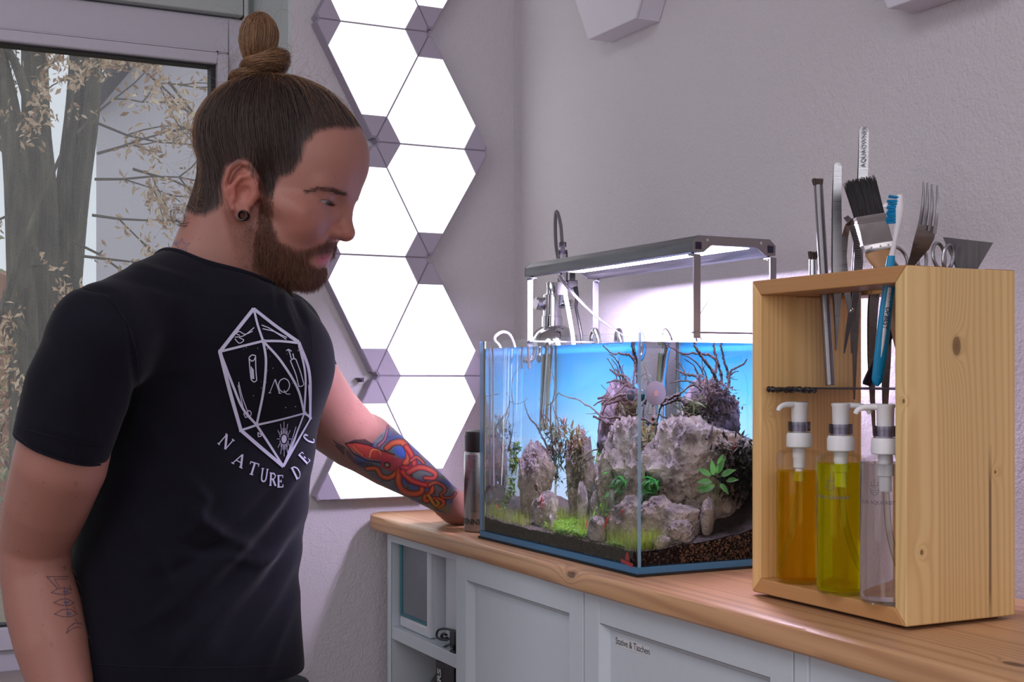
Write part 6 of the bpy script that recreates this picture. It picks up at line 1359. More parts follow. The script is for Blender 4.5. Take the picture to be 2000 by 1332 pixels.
bf.cap(atD(30, 1040, 1.595), atD(34, 1080, 1.595), .015, .015, .02)                 # point of the elbow
la_ = [(SLh, .046), (atD(592, 745, 1.90), .0535), (atD(634, 806, 1.96), .0515), (EL_, .0455), (atD(714, 866, 2.055), .0465), (atD(760, 899, 2.10), .0420), (atD(808, 931, 2.145), .0350), (atD(852, 962, 2.185), .0285), (WL_, .0245)]
bf.chain([p for p, _ in la_], [r for _, r in la_], .016)
# left hand: heel on the worktop, fingers spread flat behind the flask
hd = (np.array(RT) * .80 + np.array(FW) * .60); hs = np.array([-hd[1], hd[0], 0.0])
def LH(f, s, z): return np.array([WL_[0], WL_[1], 0]) + hd * f + hs * s + np.array([0, 0, WT + z])
bf.cap(WL_, LH(.020, 0, .022), .0245, .021, .014)
for s in (-.028, -.010, .010, .028): bf.cap(LH(.010, s * .55, .022), LH(.082, s, .0165), .0165, .0125, .012)
for s, l, sp in ((-.031, .058, -.10), (-.0105, .068, -.03), (.0105, .073, .04), (.031, .066, .12)):
    a = LH(.080, s, .0165); b_ = LH(.080 + l * .5, s + sp * l * .5, .0180); c = LH(.080 + l * .80, s + sp * l * .8, .0125); e = LH(.080 + l, s + sp * l, .0082)
    bf.chain([a, b_, c, e], [.0098, .0088, .0080, .0070], .003)
bf.chain([LH(.020, .022, .020), LH(.040, .046, .018), LH(.062, .058, .012), LH(.080, .060, .009)], [.014, .0115, .0095, .0080], .006)
# right hand hanging below the frame
wd = WR - atD(136, 1410, 1.535); wd = wd / np.linalg.norm(wd); wd = (wd + np.array([0, 0, -.6])); wd = wd / np.linalg.norm(wd); ws = np.array(TF) - wd * (np.array(TF) @ wd); ws = ws / np.linalg.norm(ws); wn = np.cross(wd, ws)
def RH(f, s, n=0.0): return WR + wd * f + ws * s + wn * n
for s in (-.026, -.009, .009, .026): bf.cap(RH(.0, s * .5), RH(.085, s), .016, .0120, .012)
for s, l in ((-.029, .056), (-.010, .070), (.010, .076), (.029, .068)): bf.chain([RH(.083, s), RH(.083 + l * .45, s, .006), RH(.083 + l * .8, s * .95, .018), RH(.083 + l * .95, s * .9, .028)], [.0096, .0088, .0080, .0070], .003)
bf.chain([RH(.018, .022), RH(.045, .044, .010), RH(.068, .052, .018), RH(.086, .052, .024)], [.014, .0115, .0098, .0080], .006)
BPv, BFc = bf.nets(); BPv = relax(BPv, BFc, 3, .5)
# finer surface on the tattooed forearm
def refine(P, F, mask, times):
    """split the chosen quads in four, sharing the new points"""
    for _ in range(times):
        sel = mask(P[F].mean(1)); Q = F[sel]; keep = F[~sel]; n0 = len(P)
        e = np.sort(np.concatenate([Q[:, [0, 1]], Q[:, [1, 2]], Q[:, [2, 3]], Q[:, [3, 0]]]), 1); u, inv = np.unique(e, axis=0, return_inverse=True); inv = inv.reshape(-1)
        mid = (P[u[:, 0]] + P[u[:, 1]]) / 2; cen = P[Q].mean(1); P = np.concatenate([P, mid, cen]); m = len(Q)
        a, b_, c, d = [inv[i * m:(i + 1) * m] + n0 for i in range(4)]; g = np.arange(m) + n0 + len(u)
        new = np.concatenate([np.stack([Q[:, 0], a, g, d], 1), np.stack([a, Q[:, 1], b_, g], 1), np.stack([g, b_, Q[:, 2], c], 1), np.stack([d, g, c, Q[:, 3]], 1)]); F = np.concatenate([keep, new])
    return P, F
def near_forearm(c):
    px, _ = project(c); return ((px[:, 0] > 630) & (px[:, 0] < 905) & (px[:, 1] > 780) & (px[:, 1] < 1020)) | ((px[:, 0] > 70) & (px[:, 0] < 190) & (px[:, 1] > 1090) & (px[:, 1] < 1260) & (px[:, 0] < 200))
BPv, BFc = refine(BPv, BFc, near_forearm, 2)
PV = np.concatenate([BPv, HPv_w := h2w(HPv).astype(np.float32)]); FV = np.concatenate([BFc, HFc + len(BPv)]); nB = len(BPv)
NV = vnormals(PV, FV)
flipchk = ((PV[nB:] - h2w(np.array([-.016, 0, .05]))) * NV[nB:]).sum(1).mean()
if flipchk < 0: FV[nB:] = FV[nB:]; FV = FV[:, ::-1].copy(); NV = -NV
# ------------------------------------------------------------------ colours of the skin: tone, lips, stubble shadow, tattoos (all belong to the skin itself)
hl = HPv.copy(); hl[:, 1] = -np.abs(hl[:, 1]); hpx, _ = project(h2w(hl))
bpx, _ = project(BPv)
HAIR = [(712, 250), (690, 258), (655, 256), (622, 262), (602, 285), (592, 318), (572, 345), (552, 352), (540, 372), (536, 392), (512, 392), (500, 350), (478, 318), (447, 330), (436, 365), (440, 400), (424, 416), (400, 428), (378, 424), (330, 400), (300, 60), (760, 60)]
BEARD = [(512, 372), (538, 372), (535, 430), (548, 466), (580, 484), (606, 482), (628, 470), (648, 466), (668, 474), (664, 486), (650, 494), (634, 496), (612, 498), (606, 508), (618, 518), (640, 520), (660, 520), (660, 600), (560, 600), (520, 552), (490, 520), (492, 470), (500, 420)]
def ncol(P, sc, seed=0.0): return np.array([noise.noise(Vector((p[0] * sc + seed, p[1] * sc, p[2] * sc))) for p in P], np.float32)
skin = np.array(lin((160, 112, 100)), np.float32); CV = np.tile(skin, (len(PV), 1))
def blend(idx, w, col):
    w = np.asarray(w, np.float32)[:, None]; CV[idx] = CV[idx] * (1 - w) + np.array(col, np.float32) * w
iH = np.arange(nB, len(PV)); iB = np.arange(nB)
red = np.array(lin((168, 92, 78)))
for c, r, a in (((.10, 0, -.004), .022, .45), ((.06, -.05, .0), .030, .35), ((.06, .05, .0), .030, .35), ((-.015, -.085, .008), .034, .75), ((-.015, .085, .008), .034, .75)):
    blend(iH, a * np.exp(-((HPv - np.array(c)) ** 2).sum(1) / r ** 2), red)
lipw = np.exp(-((HPv[:, 2] + .0405) / .0070) ** 2) * sm(HPv[:, 0], .070, .078) * (np.abs(HPv[:, 1]) < .0225)
blend(iH, np.clip(lipw * 1.3, 0, 1), lin((176, 92, 98)))
hm = inpoly(hpx, HAIR); bm_ = inpoly(hpx, BEARD) & (lipw < .5)
hd_ = segdist(hpx, HAIR + HAIR[:1])[0]; bd_ = segdist(hpx, BEARD + BEARD[:1])[0]; g0 = np.random.default_rng(2); hs_ = np.clip(hd_ / 13, 0, 1) * hm; bs_ = np.clip(bd_ / 15, 0, 1) * bm_
blend(iH, hs_ * .92, lin((30, 23, 22))); blend(iH, bs_ * .70, lin((72, 44, 35)))
stub = np.exp(-segdist(hpx, [(492, 450), (500, 500), (530, 540)])[0] ** 2 / 26 ** 2) * (~bm_); blend(iH, .35 * stub, lin((92, 68, 62)))
# tattoo inks
INK = lin((38, 42, 66)); INKB = lin((62, 84, 120))
def ink_line(idx, px, line, w, col, a=.9):
    d, _ = segdist(px, line); blend(idx, a * np.clip((w - d) / max(.6, w * .35), 0, 1), col)
bN = NV[:nB]; front = ((CAM - BPv) * bN).sum(1) > 0
fi = np.where(front & near_forearm(BPv))[0]; fp = bpx[fi]
sq = fp[:, 0] > 400
ti = fi[sq]; tpx = fp[sq]
def crop8(l): return [(600 + x / 4.44, 760 + y / 4.44) for x, y in l]
bgw = inpoly(tpx, crop8([(400, 560), (560, 470), (700, 330), (760, 330), (900, 440), (1050, 560), (1180, 690), (1300, 860), (1260, 980), (1230, 1090), (1100, 1050), (900, 960), (700, 850), (560, 760), (430, 660)])).astype(float)
nz = np.array([noise.noise(Vector((x * .045, y * .045, 0))) for x, y in tpx]); nz2 = np.array([noise.noise(Vector((x * .12, y * .12, 5))) for x, y in tpx])
blend(ti, bgw * .82, lin((96, 108, 124))); blend(ti, bgw * np.clip(nz * 2.2, 0, 1) * .85, lin((70, 96, 160))); blend(ti, bgw * np.clip(-nz * 2.2, 0, 1) * .8, lin((120, 132, 128))); blend(ti, bgw * np.clip(nz2 * 2 - .4, 0, 1) * .6, lin((46, 44, 58)))
def ctap(l, w0, w1, col, edge=True):
    w0, w1 = w0 * .84, w1 * .84
    L_ = crop8(l); L_ = [(p.x, p.y) for p in smooth_path([(x, y, 0) for x, y in L_], 5)]; d, al = segdist(tpx, L_); w = w0 + (w1 - w0) * al
    if edge: blend(ti, .85 * np.clip((w + 1.9 - d) / 1.2, 0, 1), lin((44, 32, 44)))
    blend(ti, .93 * np.clip((w - d) / 1.0, 0, 1), col); hi = np.clip((w * .35 - np.abs(d - w * .1)) / 1.0, 0, 1); blend(ti, .35 * hi, lin((236, 150, 110)))
ORG, REDT, DRED = lin((214, 92, 52)), lin((200, 44, 52)), lin((140, 30, 46))
# skin fins, mantle, head
blend(ti, .8 * inpoly(tpx, crop8([(215, 430), (270, 470), (330, 500), (320, 580), (250, 500)])), lin((70, 54, 60))); blend(ti, .7 * inpoly(tpx, crop8([(340, 500), (420, 620), (560, 640), (640, 700), (500, 690), (400, 640), (330, 560)])), lin((78, 66, 80)))
blend(ti, .85 * inpoly(tpx, crop8([(330, 470), (400, 440), (500, 432), (580, 480), (560, 500), (480, 480)])), lin((52, 36, 44)))
mant = inpoly(tpx, crop8([(335, 475), (420, 470), (520, 485), (620, 520), (700, 550), (760, 570), (750, 605), (640, 620), (560, 610), (480, 590), (400, 530)])); blend(ti, .92 * mant, lin((196, 62, 50)))
for k in range(9):
    x = 395 + k * 38; ctap([(x, 478 + k * 8), (x + 30, 520 + k * 7), (x + 20, 590 + k * 2)], .8, .6, lin((72, 26, 40)), False)
ctap([(540, 590), (560, 530), (620, 530), (640, 570)], 1.6, 1.2, lin((232, 176, 90)), False); ctap([(400, 500), (440, 540), (480, 575)], 1.8, 1.4, lin((226, 140, 70)), False)
ink_line(ti, tpx, crop8([(330, 470), (400, 560), (520, 620), (660, 640), (760, 610)]), 1.6, lin((40, 24, 36))); ink_line(ti, tpx, crop8([(330, 470), (430, 465), (540, 490), (640, 530), (760, 570)]), 1.4, lin((40, 24, 36)))
blend(ti, .9 * inpoly(tpx, crop8([(640, 620), (760, 590), (880, 620), (900, 680), (820, 720), (720, 710), (640, 680)])), lin((176, 56, 60)))
ctap([(690, 655), (700, 660)], 7.5, 7, lin((40, 30, 40)), False); ctap([(690, 658), (696, 660)], 4.5, 4, lin((170, 160, 120)), False); ctap([(690, 660), (694, 660)], 1.6, 1.6, lin((20, 16, 24)), False)
blend(ti, .85 * inpoly(tpx, crop8([(740, 520), (790, 490), (850, 520), (855, 580), (810, 590), (760, 560)])), lin((74, 106, 196)))
ctap([(690, 510), (740, 470), (820, 460), (870, 520), (880, 600), (850, 640)], 6.5, 7, ORG); ctap([(860, 500), (900, 560), (930, 660), (900, 690), (830, 690)], 6, 8, REDT); ctap([(620, 490), (670, 440), (690, 380), (700, 320)], 4, 1.5, lin((150, 90, 120)))
ctap([(520, 690), (600, 690), (640, 750), (700, 770), (760, 740), (790, 700)], 5, 6, ORG); ctap([(800, 720), (790, 800), (830, 880), (920, 910), (990, 890), (1000, 830), (1070, 830), (1080, 890), (1020, 930), (1030, 970), (1100, 950), (1170, 960), (1180, 1000), (1130, 1030)], 7.5, 3.5, lin((216, 84, 48)))
ctap([(830, 720), (900, 790), (980, 820), (1060, 840)], 8, 5, REDT); ctap([(880, 720), (960, 680), (1040, 690), (1110, 730), (1100, 770), (1020, 770)], 7, 4, lin((202, 70, 66))); ctap([(1060, 830), (1120, 810), (1190, 850), (1190, 890), (1160, 910), (1180, 940), (1250, 940), (1290, 900)], 4.5, 2.5, lin((168, 74, 56)))
ctap([(900, 620), (950, 590), (1010, 640)], 4, 3, lin((190, 70, 60))); ctap([(1050, 920), (1110, 1010), (1140, 990), (1120, 960)], 4, 3, lin((206, 150, 70)))
blend(ti, .55 * inpoly(tpx, crop8([(1080, 990), (1200, 1010), (1230, 1080), (1150, 1050)])), lin((150, 128, 60)))
# fish skeleton on the other forearm
tj = fi[~sq]; tq = fp[~sq]
def crop3(l): return [(x / 5.742, 1100 + y / 5.742) for x, y in l]
for l, w in (([(765, 150), (525, 152), (640, 280)], 1.0), ([(760, 178), (610, 178), (670, 270)], .8), ([(575, 330), (640, 290), (720, 275), (800, 300)], .9), ([(575, 330), (660, 350), (740, 350), (800, 330)], .9), ([(600, 445), (680, 405), (760, 400), (830, 445)], .9), ([(600, 445), (700, 475), (780, 475), (830, 445)], .9), ([(610, 570), (700, 520), (790, 515), (865, 565)], .9), ([(610, 570), (700, 600), (800, 600), (865, 565)], .9), ([(745, 785), (770, 720), (840, 670), (910, 680)], 1.0), ([(745, 785), (800, 740), (860, 715), (910, 725)], .9), ([(700, 50), (730, 35), (735, 70), (710, 75)], .8), ([(840, 620), (870, 660)], .8), ([(820, 480), (850, 540)], .7), ([(780, 250), (800, 300)], .8), ([(720, 280), (740, 470), (770, 600)], .7)):
    ink_line(tj, tq, crop3(l), w * 1.25, INK, .8)
for x, y in ((735, 318), (745, 440), (770, 565)): ink_line(tj, tq, crop3([(x - 15, y), (x + 15, y)]), 3.6, INKB, .7)
# stars on the neck
HN = NV[nB:]; hfm = ((CAM - PV[nB:]) * HN).sum(1) > 0; hp_true, _ = project(PV[nB:]); nidx = np.where(hfm & (hp_true[:, 0] < 420) & (hp_true[:, 1] > 450))[0]
def star(cx, cy, r, rot, w, col):
    pts = [(cx + (r if k % 2 == 0 else r * .42) * math.cos(rot + PI * k / 5), cy + (r if k % 2 == 0 else r * .42) * math.sin(rot + PI * k / 5) * .9) for k in range(11)]; ink_line(nB + nidx, hp_true[nidx], pts, w, col, .7)
star(355, 480, 16, -.3, 1.3, INKB); star(352, 510, 22, -1.5, 1.5, lin((60, 50, 96))); ink_line(nB + nidx, hp_true[nidx], [(310, 492), (330, 478), (345, 472)], 1.6, INKB, .6)
# ------------------------------------------------------------------ skin material and mesh
t = NT('skin'); at_ = t.new('ShaderNodeAttribute'); at_.attribute_name = 'tone'; co = t.coord()
fr_ = t.noise(co, 260, 3, .6); sp_ = t.noise(co, 120, 2)
t.base(t.mix(t.ramp(sp_, [(.66, 0.0), (.74, .28)]), at_.outputs['Color'], lin((108, 66, 52)))); t.set(Roughness=.46); t.b.inputs['Subsurface Weight'].default_value = .10; t.b.inputs['Subsurface Radius'].default_value = (.012, .005, .003); t.b.inputs['Subsurface Scale'].default_value = .6; t.b.inputs['Specular IOR Level'].default_value = .35
t.bump(fr_, .12, .0012); M_SKIN = t.m
BASE = Vector((float(NB[0]) - .05, float(NB[1]) + .02, 0.0))
man = thing('person', 'bearded man with hair bun in black printed T-shirt, tattooed arm on the worktop', 'person', BASE)
me = mesh_np('body', PV, FV, [M_SKIN]); ca = me.color_attributes.new('tone', 'FLOAT_COLOR', 'POINT'); ca.data.foreach_set('color', np.concatenate([CV, np.ones((len(CV), 1), np.float32)], 1).astype(np.float32).ravel())
body = obj('body', me, None, man, smooth=False)
HB = BVHTree.FromPolygons([Vector(p) for p in HPv.tolist()], HFc.tolist())
# eyes
M_EYE = NT('eyeball'); co = M_EYE.coord(); M_EYE.base(lin((212, 206, 206))); M_EYE.set(Roughness=.08); M_EYE = M_EYE.m
for s in (-1, 1):
    c = h2w(np.array([.0655, .0335 * s, .0325])); e = obj('eyeball', MB().sphere(c, .0137, 24, 16), M_EYE, man)
    gz = np.array([.84, -.02, -.50]); gz = gz / np.linalg.norm(gz); gw = gz[0] * HF + gz[1] * HL + gz[2] * HU
    obj('iris', MB().lathe([(.0058, .0), (.0042, .0010), (.0024, .0014), (.0004, .0015)], c + gw * .0126, axis=gw, seg=20), plain('iris_grey_blue', (120, 130, 142), .1), e); obj('pupil', MB().lathe([(.0022, .0), (.0005, .0002)], c + gw * .0141, axis=gw, seg=14), M_BLACK, e)
# black flesh tunnel in the ear lobe
for s in (-1, 1):
    c = np.array([.0005, .0775 * s + s * (.003 + .0030), -.0225]); cw = h2w(c); ax_ = HL * s
    obj('ear_tunnel', MB().lathe([(.0046, -.005), (.0062, -.0045), (.0068, .0005), (.0066, .0040), (.0060, .0052), (.0050, .0050), (.0044, .0035), (.0044, -.004)], cw, axis=ax_, seg=28, cap=False), plain('tunnel_black', (20, 20, 22), .3), man, label='black ring plug in the ear lobe')
# ------------------------------------------------------------------ hair, bun, beard, brows
def hairmat(name, c0, c1, rough=.45):
    t = NT(name); hi = t.new('ShaderNodeHairInfo'); t.base(t.ramp(hi.outputs['Random'], [(0, lin(c0)), (1, lin(c1))])); t.set(Roughness=rough); t.b.inputs['Specular IOR Level'].default_value = .5; return t.m
M_HAIR = hairmat('brown_hair', (24, 18, 18), (88, 66, 56)); M_HAIRG = hairmat('golden_hair', (74, 50, 34), (164, 122, 86)); M_BEARDM = hairmat('red_beard', (40, 25, 21), (138, 86, 62)); M_BROWM = hairmat('brow_hair', (40, 28, 25), (80, 58, 48)); M_STUB = hairmat('stubble_hair', (80, 56, 48), (130, 96, 80))
rh = random.Random(17); HC = np.array([-.012, 0, .055])
tri_a = np.linalg.norm(np.cross(HPv[HFc[:, 1]] - HPv[HFc[:, 0]], HPv[HFc[:, 2]] - HPv[HFc[:, 0]]), axis=1)
def roots(mask, n, seed):
    g = np.random.default_rng(seed); ok = mask[HFc].all(1); idx = np.where(ok)[0]; w = tri_a[idx]; pick = g.choice(idx, n, p=w / w.sum()); u, v = g.random((n, 1)), g.random((n, 1)); A, B, C_, D_ = [HPv[HFc[pick, q]] for q in range(4)]
    return (A * (1 - u) + B * u) * (1 - v) + (D_ * (1 - u) + C_ * u) * v, pick
hN = vnormals(HPv, HFc)
if ((HPv - HC) * hN).sum(1).mean() < 0: hN = -hN
BUN = np.array([-.062, -.002, .158])
def surf(d):
    h = HB.ray_cast(Vector(HC + d * .30), Vector(-d)); return .30 - h[3] if h[0] is not None else .09
def slerp(a, b, t_):
    w = math.acos(max(-1, min(1, float(a @ b)))); return a if w < 1e-4 else (math.sin((1 - t_) * w) * a + math.sin(t_ * w) * b) / math.sin(w)
ear_mask = (np.abs(HPv[:, 1]) > .0795)
strands = []; rr_, pk = roots(hm & ~ear_mask & (HPv[:, 2] > -.06), 9000, 3); bdir = (BUN - HC) / np.linalg.norm(BUN - HC)
for p, f_ in zip(rr_, pk):
    if rh.random() > hs_[HFc[f_]].mean() * 1.4 + .12: continue
    d0 = p - HC; l0 = np.linalg.norm(d0); d0 = d0 / l0; jit = np.array([rh.gauss(0, .05), rh.gauss(0, .05), rh.gauss(0, .05)]); b1 = bdir + jit; b1 = b1 / np.linalg.norm(b1); w = math.acos(max(-1, min(1, float(d0 @ b1)))); n = 9; vol = rh.uniform(.0015, .0095); S = []
    for k in range(n):
        q = k / (n - 1); d = slerp(d0, b1, q); off = vol * math.sin(PI * min(1, q * .8 + .04)) ** .7 * min(1, w / .7) + .0010; r = surf(d) if k else l0
        S.append(HC + d * (r + off * (min(1, q * 3.0)) + .0004))
    strands.append(h2w(np.array(S)))
hair_curves('hair', strands, .00016, M_HAIR, man, .8)
# fine golden strands on top and at the back
strands = []; rr2, _ = roots(hm & ~ear_mask & ((HPv[:, 2] > .11) | (HPv[:, 0] < -.07)), 900, 5)
for p in rr2:
    d0 = p - HC; l0 = np.linalg.norm(d0); d0 = d0 / l0; b1 = bdir + np.array([rh.gauss(0, .09), rh.gauss(0, .09), rh.gauss(0, .09)]); b1 = b1 / np.linalg.norm(b1); vol = rh.uniform(.0075, .0135); S = []
    for k in range(9): q = k / 8; d = slerp(d0, b1, q); S.append(HC + d * ((surf(d) if k else l0) + vol * math.sin(PI * min(1, q * .85 + .02)) ** .6 * min(1, q * 3)))
    strands.append(h2w(np.array(S)))
hair_curves('loose_hair', strands, .00013, M_HAIRG, man, .7)
# bun: two coils and a folded loop above them
def bpx3(px, py, D=1.675): return np.array(atD(px, py, D))
bunm = plain('bun_core', (92, 64, 44), .7, grain=.3, scale=120); b = MB()
b.sphere(bpx3(506, 78), (.0215, .0225, .0300), 20, 14, (Vector(RT), Vector(FW), Vector((0.10 * RT[0], .10 * RT[1], 1)).normalized())); b.sphere(bpx3(518, 128), (.0270, .026, .0150), 20, 12, (Vector(RT), Vector(FW), Vector((0, 0, 1)))); b.sphere(bpx3(486, 146), (.0215, .020, .0115), 18, 10, ((Vector(RT) + Vector((0, 0, .25))).normalized(), Vector(FW), Vector((0, 0, 1))))
bun = obj('hair_bun', b, bunm, man, label='golden brown bun of wound hair'); strands = []
for k in range(2200):                             # upper loop: strands wound round a rounded knob
    a0 = rh.uniform(0, 2 * PI); ti_ = rh.gauss(.15, .95); v = rh.uniform(-1, 1) ** 3 * .5 + rh.uniform(-.95, .95) * .5; kx = math.sqrt(max(.03, 1 - v * v)); sc = rh.uniform(.97, 1.09); S = []; al = rh.uniform(1.6, 2.8)
    for q in np.linspace(0, al, 11):
        a = a0 + q; x = math.cos(a) * kx; z = math.sin(a) * kx; y = v; x, y = x * math.cos(ti_) - y * math.sin(ti_), x * math.sin(ti_) + y * math.cos(ti_)
        w_ = noise.noise(Vector((x * 2.2, z * 2.2, y * 2 + k * .002))) * .0016
        S.append(bpx3(505, 76) + np.array(RT) * (x * (.0225 + w_) + .0015 * z) + np.array(FW) * (y * .0225) + np.array([0, 0, 1]) * (z * (.0310 + w_)) * 1.0 + 0)
    S = np.array(S); S = bpx3(505, 76) + (S - bpx3(505, 76)) * sc; strands.append(S)
for c, rx, rz, tilt, n in ((bpx3(519, 126), .0285, .0160, .18, 1300), (bpx3(487, 146), .0235, .0125, .30, 900)):   # lower coils: strands wound round
    for k in range(n):
        v = rh.uniform(-1, 1); a0 = rh.uniform(0, 2 * PI); S = []; kx = math.sqrt(max(.04, 1 - v * v)); sc = rh.uniform(.97, 1.12)
        for q in np.linspace(0, 2.4, 11): a = a0 + q; S.append(c + (np.array(RT) * (math.cos(a) * kx * rx) + np.array(FW) * (math.sin(a) * kx * rx * .95) + np.array([0, 0, 1]) * (v * rz + tilt * math.cos(a) * kx * rx + .0022 * math.sin(a * 2 + v * 3))) * sc)
        strands.append(np.array(S) + rh.gauss(0, .0010) + np.array([[noise.noise(Vector((q_[0] * 80, q_[2] * 80, k * .01))) * .0030] * 3 for q_ in S]))
hair_curves('bun_hair', strands, .00018, M_HAIRG, bun, .8)
strands = []                                       # flyaways
def fly(px, py, n, sx, sy, dirs, ln, D=1.675, curl=1.0):
    for k in range(n):
        p = bpx3(px + rh.gauss(0, sx), py + rh.gauss(0, sy), D + rh.uniform(-.05, .05)); a = rh.choice(dirs) + rh.gauss(0, .5); d = np.array(RT) * math.cos(a) + np.array([0, 0, 1]) * math.sin(a) + np.array(FW) * rh.gauss(0, .3); S = [p]; w = rh.gauss(0, .35) * curl; l = ln * rh.uniform(.4, 1.2)
        for q in range(10):
            a += w + rh.gauss(0, .08); d = np.array(RT) * math.cos(a) + np.array([0, 0, 1]) * math.sin(a) + np.array(FW) * rh.gauss(0, .15); S.append(S[-1] + d * l / 10)
        strands.append(np.array(S))
fly(390, 330, 26, 8, 50, [PI, PI * 1.2], .045); fly(392, 405, 40, 10, 18, [PI, PI * 1.15, PI * .9], .042); fly(372, 425, 26, 8, 8, [PI * .8, PI * 1.1], .05, curl=1.8); fly(470, 120, 26, 10, 20, [PI * .9, PI * .6, PI * 1.2], .05); fly(500, 40, 22, 22, 8, [PI * .3, PI * .6, PI * .8], .045); fly(550, 110, 18, 10, 20, [0, .4, .9], .035); fly(450, 165, 20, 8, 6, [PI * 1.1, PI * .95], .05); fly(600, 150, 30, 40, 8, [.3, .8, 2.2], .030); fly(670, 200, 14, 16, 14, [.3, .8], .02)
hair_curves('flyaway_hair', strands, .00010, M_HAIRG, man, .5)
strands = [np.array([bpx3(x, y, 1.64) for x, y in [(398, 412), (380, 430), (360, 438), (342, 432), (334, 416), (340, 406), (354, 408), (362, 424), (358, 436)]]), np.array([bpx3(x, y, 1.65) for x, y in [(398, 418), (384, 436), (366, 440), (350, 434), (340, 420), (346, 410)]])]
strands = [np.array(smooth_path([Vector(p) for p in s + np.array([rh.gauss(0, .001), rh.gauss(0, .001), rh.gauss(0, .0015)])], 4)) for s in strands for _ in range(8)]
hair_curves('neck_curl', strands, .00013, M_HAIR, man, .6)
def short_hair(name, mask, n, seed, ln, dirf, mat, r, tip=.35):
    P_, pk_ = roots(mask, n, seed); S_ = []
    for p, f in zip(P_, pk_):
        nn = hN[HFc[f]].mean(0); nn = nn / np.linalg.norm(nn); d = dirf(p, nn); l = ln(p) * rh.uniform(.5, 1.2)
        if name == 'stubble' and rh.random() > stub[HFc[f]].mean() ** 1.3: continue
        if l <= 0 or (name == 'beard' and rh.random() > np.clip(bs_[HFc[f]].mean() * 1.3 + .10, 0, 1)): continue
        d2 = d + np.array([rh.gauss(0, .25), rh.gauss(0, .25), rh.gauss(0, .25)]); a = p; b_ = p + (nn * .45 + d * .5) * l * .5; c = b_ + (d2 + nn * .12) / np.linalg.norm(d2 + nn * .12) * l * .6; S_.append(h2w(np.array([a, (a + b_) / 2 + nn * l * .04, b_, c])))
    return hair_curves(name, S_, r, mat, man, tip)
def bl(p):                                         # beard length over the face
    f = sm(np.array([p[2]]), .01, -.055)[0]; return .0045 + .0070 * f * (1 if p[0] > .01 else .7)
def bd(p, nn): d = np.array([.42 if p[0] > .05 else .30, 0, -.9]) if p[2] < -.028 or p[0] < .05 else np.array([-.1, .35 * np.sign(p[1]), -.85]); return d - nn * (d @ nn) * .6
short_hair('beard', bm_, 13000, 8, bl, bd, M_BEARDM, .00014)
nbm = (stub > .06) & ~hm; short_hair('stubble', nbm, 3600, 9, lambda p: .0030, lambda p, nn: np.array([.3, 0, -.9]), M_STUB, .00007)
brow = (segdist(hpx, [(600, 374), (622, 368), (652, 370), (676, 378)])[0] < 5.5) & (HPv[:, 0] > .03); short_hair('eyebrows', brow, 700, 10, lambda p: .0075, lambda p, nn: np.array([-.5, .8 * np.sign(p[1]), .15 if abs(p[1]) < .02 else -.25]), M_BROWM, .00012)
lash = []
for s in (-1, 1):
    for k in range(34):
        u = k / 33; y = (.0225 + .0235 * u) * s; x = .0655 + math.sqrt(max(1e-6, .0148 ** 2 - (abs(y) - .0335) ** 2)) * .93; p = np.array([x, y, .0292 - .0016 * abs(u - .5) * 2]); d = np.array([.8, .25 * (u - .4) * s, -.42]); lash.append(h2w(np.array([p, p + d * .0042, p + d * .0078 + np.array([0, 0, .0014])])))
hair_curves('eyelashes', lash, .00009, plain('lash_dark', (40, 28, 26), .5), man, .3)
ah = []; g_ = np.random.default_rng(4); cand = np.where((bpx[:, 1] > 1000) & (bpx[:, 0] < 200) | ((bpx[:, 0] > 640) & (bpx[:, 0] < 890)))[0]
for i in g_.choice(cand, 900):
    p = BPv[i]; nn = NV[i]; dn = np.array([.25, -.1, -.6]) if bpx[i, 0] < 300 else np.array([.6, .2, -.3]); dn = dn - nn * (dn @ nn); dn = dn / np.linalg.norm(dn); l = rh.uniform(.006, .014); ah.append(np.array([p, p + nn * l * .25 + dn * l * .4, p + nn * l * .35 + dn * l]))
hair_curves('arm_hair', ah, .00006, M_HAIRG, man, .4)
# ------------------------------------------------------------------ T-shirt
HZ = .846
sf = Field((.06, 1.25, .80), (.86, 2.12, 1.42), .0042)
def tors(z, ctr, a, b_):
    """torso from level sections: centre (world), half width along TL, half depth along TF"""
    sl, g = sf.sub((.02, 1.2, min(z) - .02), (.9, 2.2, max(z) + .02)); zz = g[2][0, 0]
    A = np.interp(zz, z, a); B = np.interp(zz, z, b_); cx = np.interp(zz, z, [c[0] for c in ctr]); cy = np.interp(zz, z, [c[1] for c in ctr]); X = g[0] - cx; Y = g[1] - cy
    l = np.abs(X * TL[0] + Y * TL[1]) / A; f = np.abs(X * TF[0] + Y * TF[1]) / B; n = 2.35; q = (l ** n + f ** n) ** (1 / n); d = (q - 1) * np.minimum(A, B) * 1.0
    d = np.maximum(d, np.maximum(min(z) - g[2], g[2] - max(z))); sf.put(sl, d.astype(np.float32), .03, 'add')
rows = [(1360, 372, .152, .113), (1250, 366, .150, .113), (1130, 363, .146, .113), (1010, 380, .144, .114), (900, 396, .141, .116), (800, 401, .148, .120), (720, 402, .153, .119), (660, 395, .155, .107), (615, 396, .125, .085)]
zs = [CZ + (740 - y) / FPX * 1.69 for y, *_ in rows]; cs = [atD(c, 740, 1.69) for _, c, _, _ in rows]; tors(zs, cs, [r[2] for r in rows], [r[3] for r in rows])
sf.cap(NB + np.array([0, 0, -.02]), atD(400, 670, 1.69), .078, .10, .04)
sf.cap(atD(372, 562, 1.655), SR, .056, .056, .04); sf.cap(atD(470, 585, 1.745), SLh, .056, .054, .04)
sf.cap(atD(440, 640, 1.63), atD(530, 700, 1.66), .07, .075, .05)
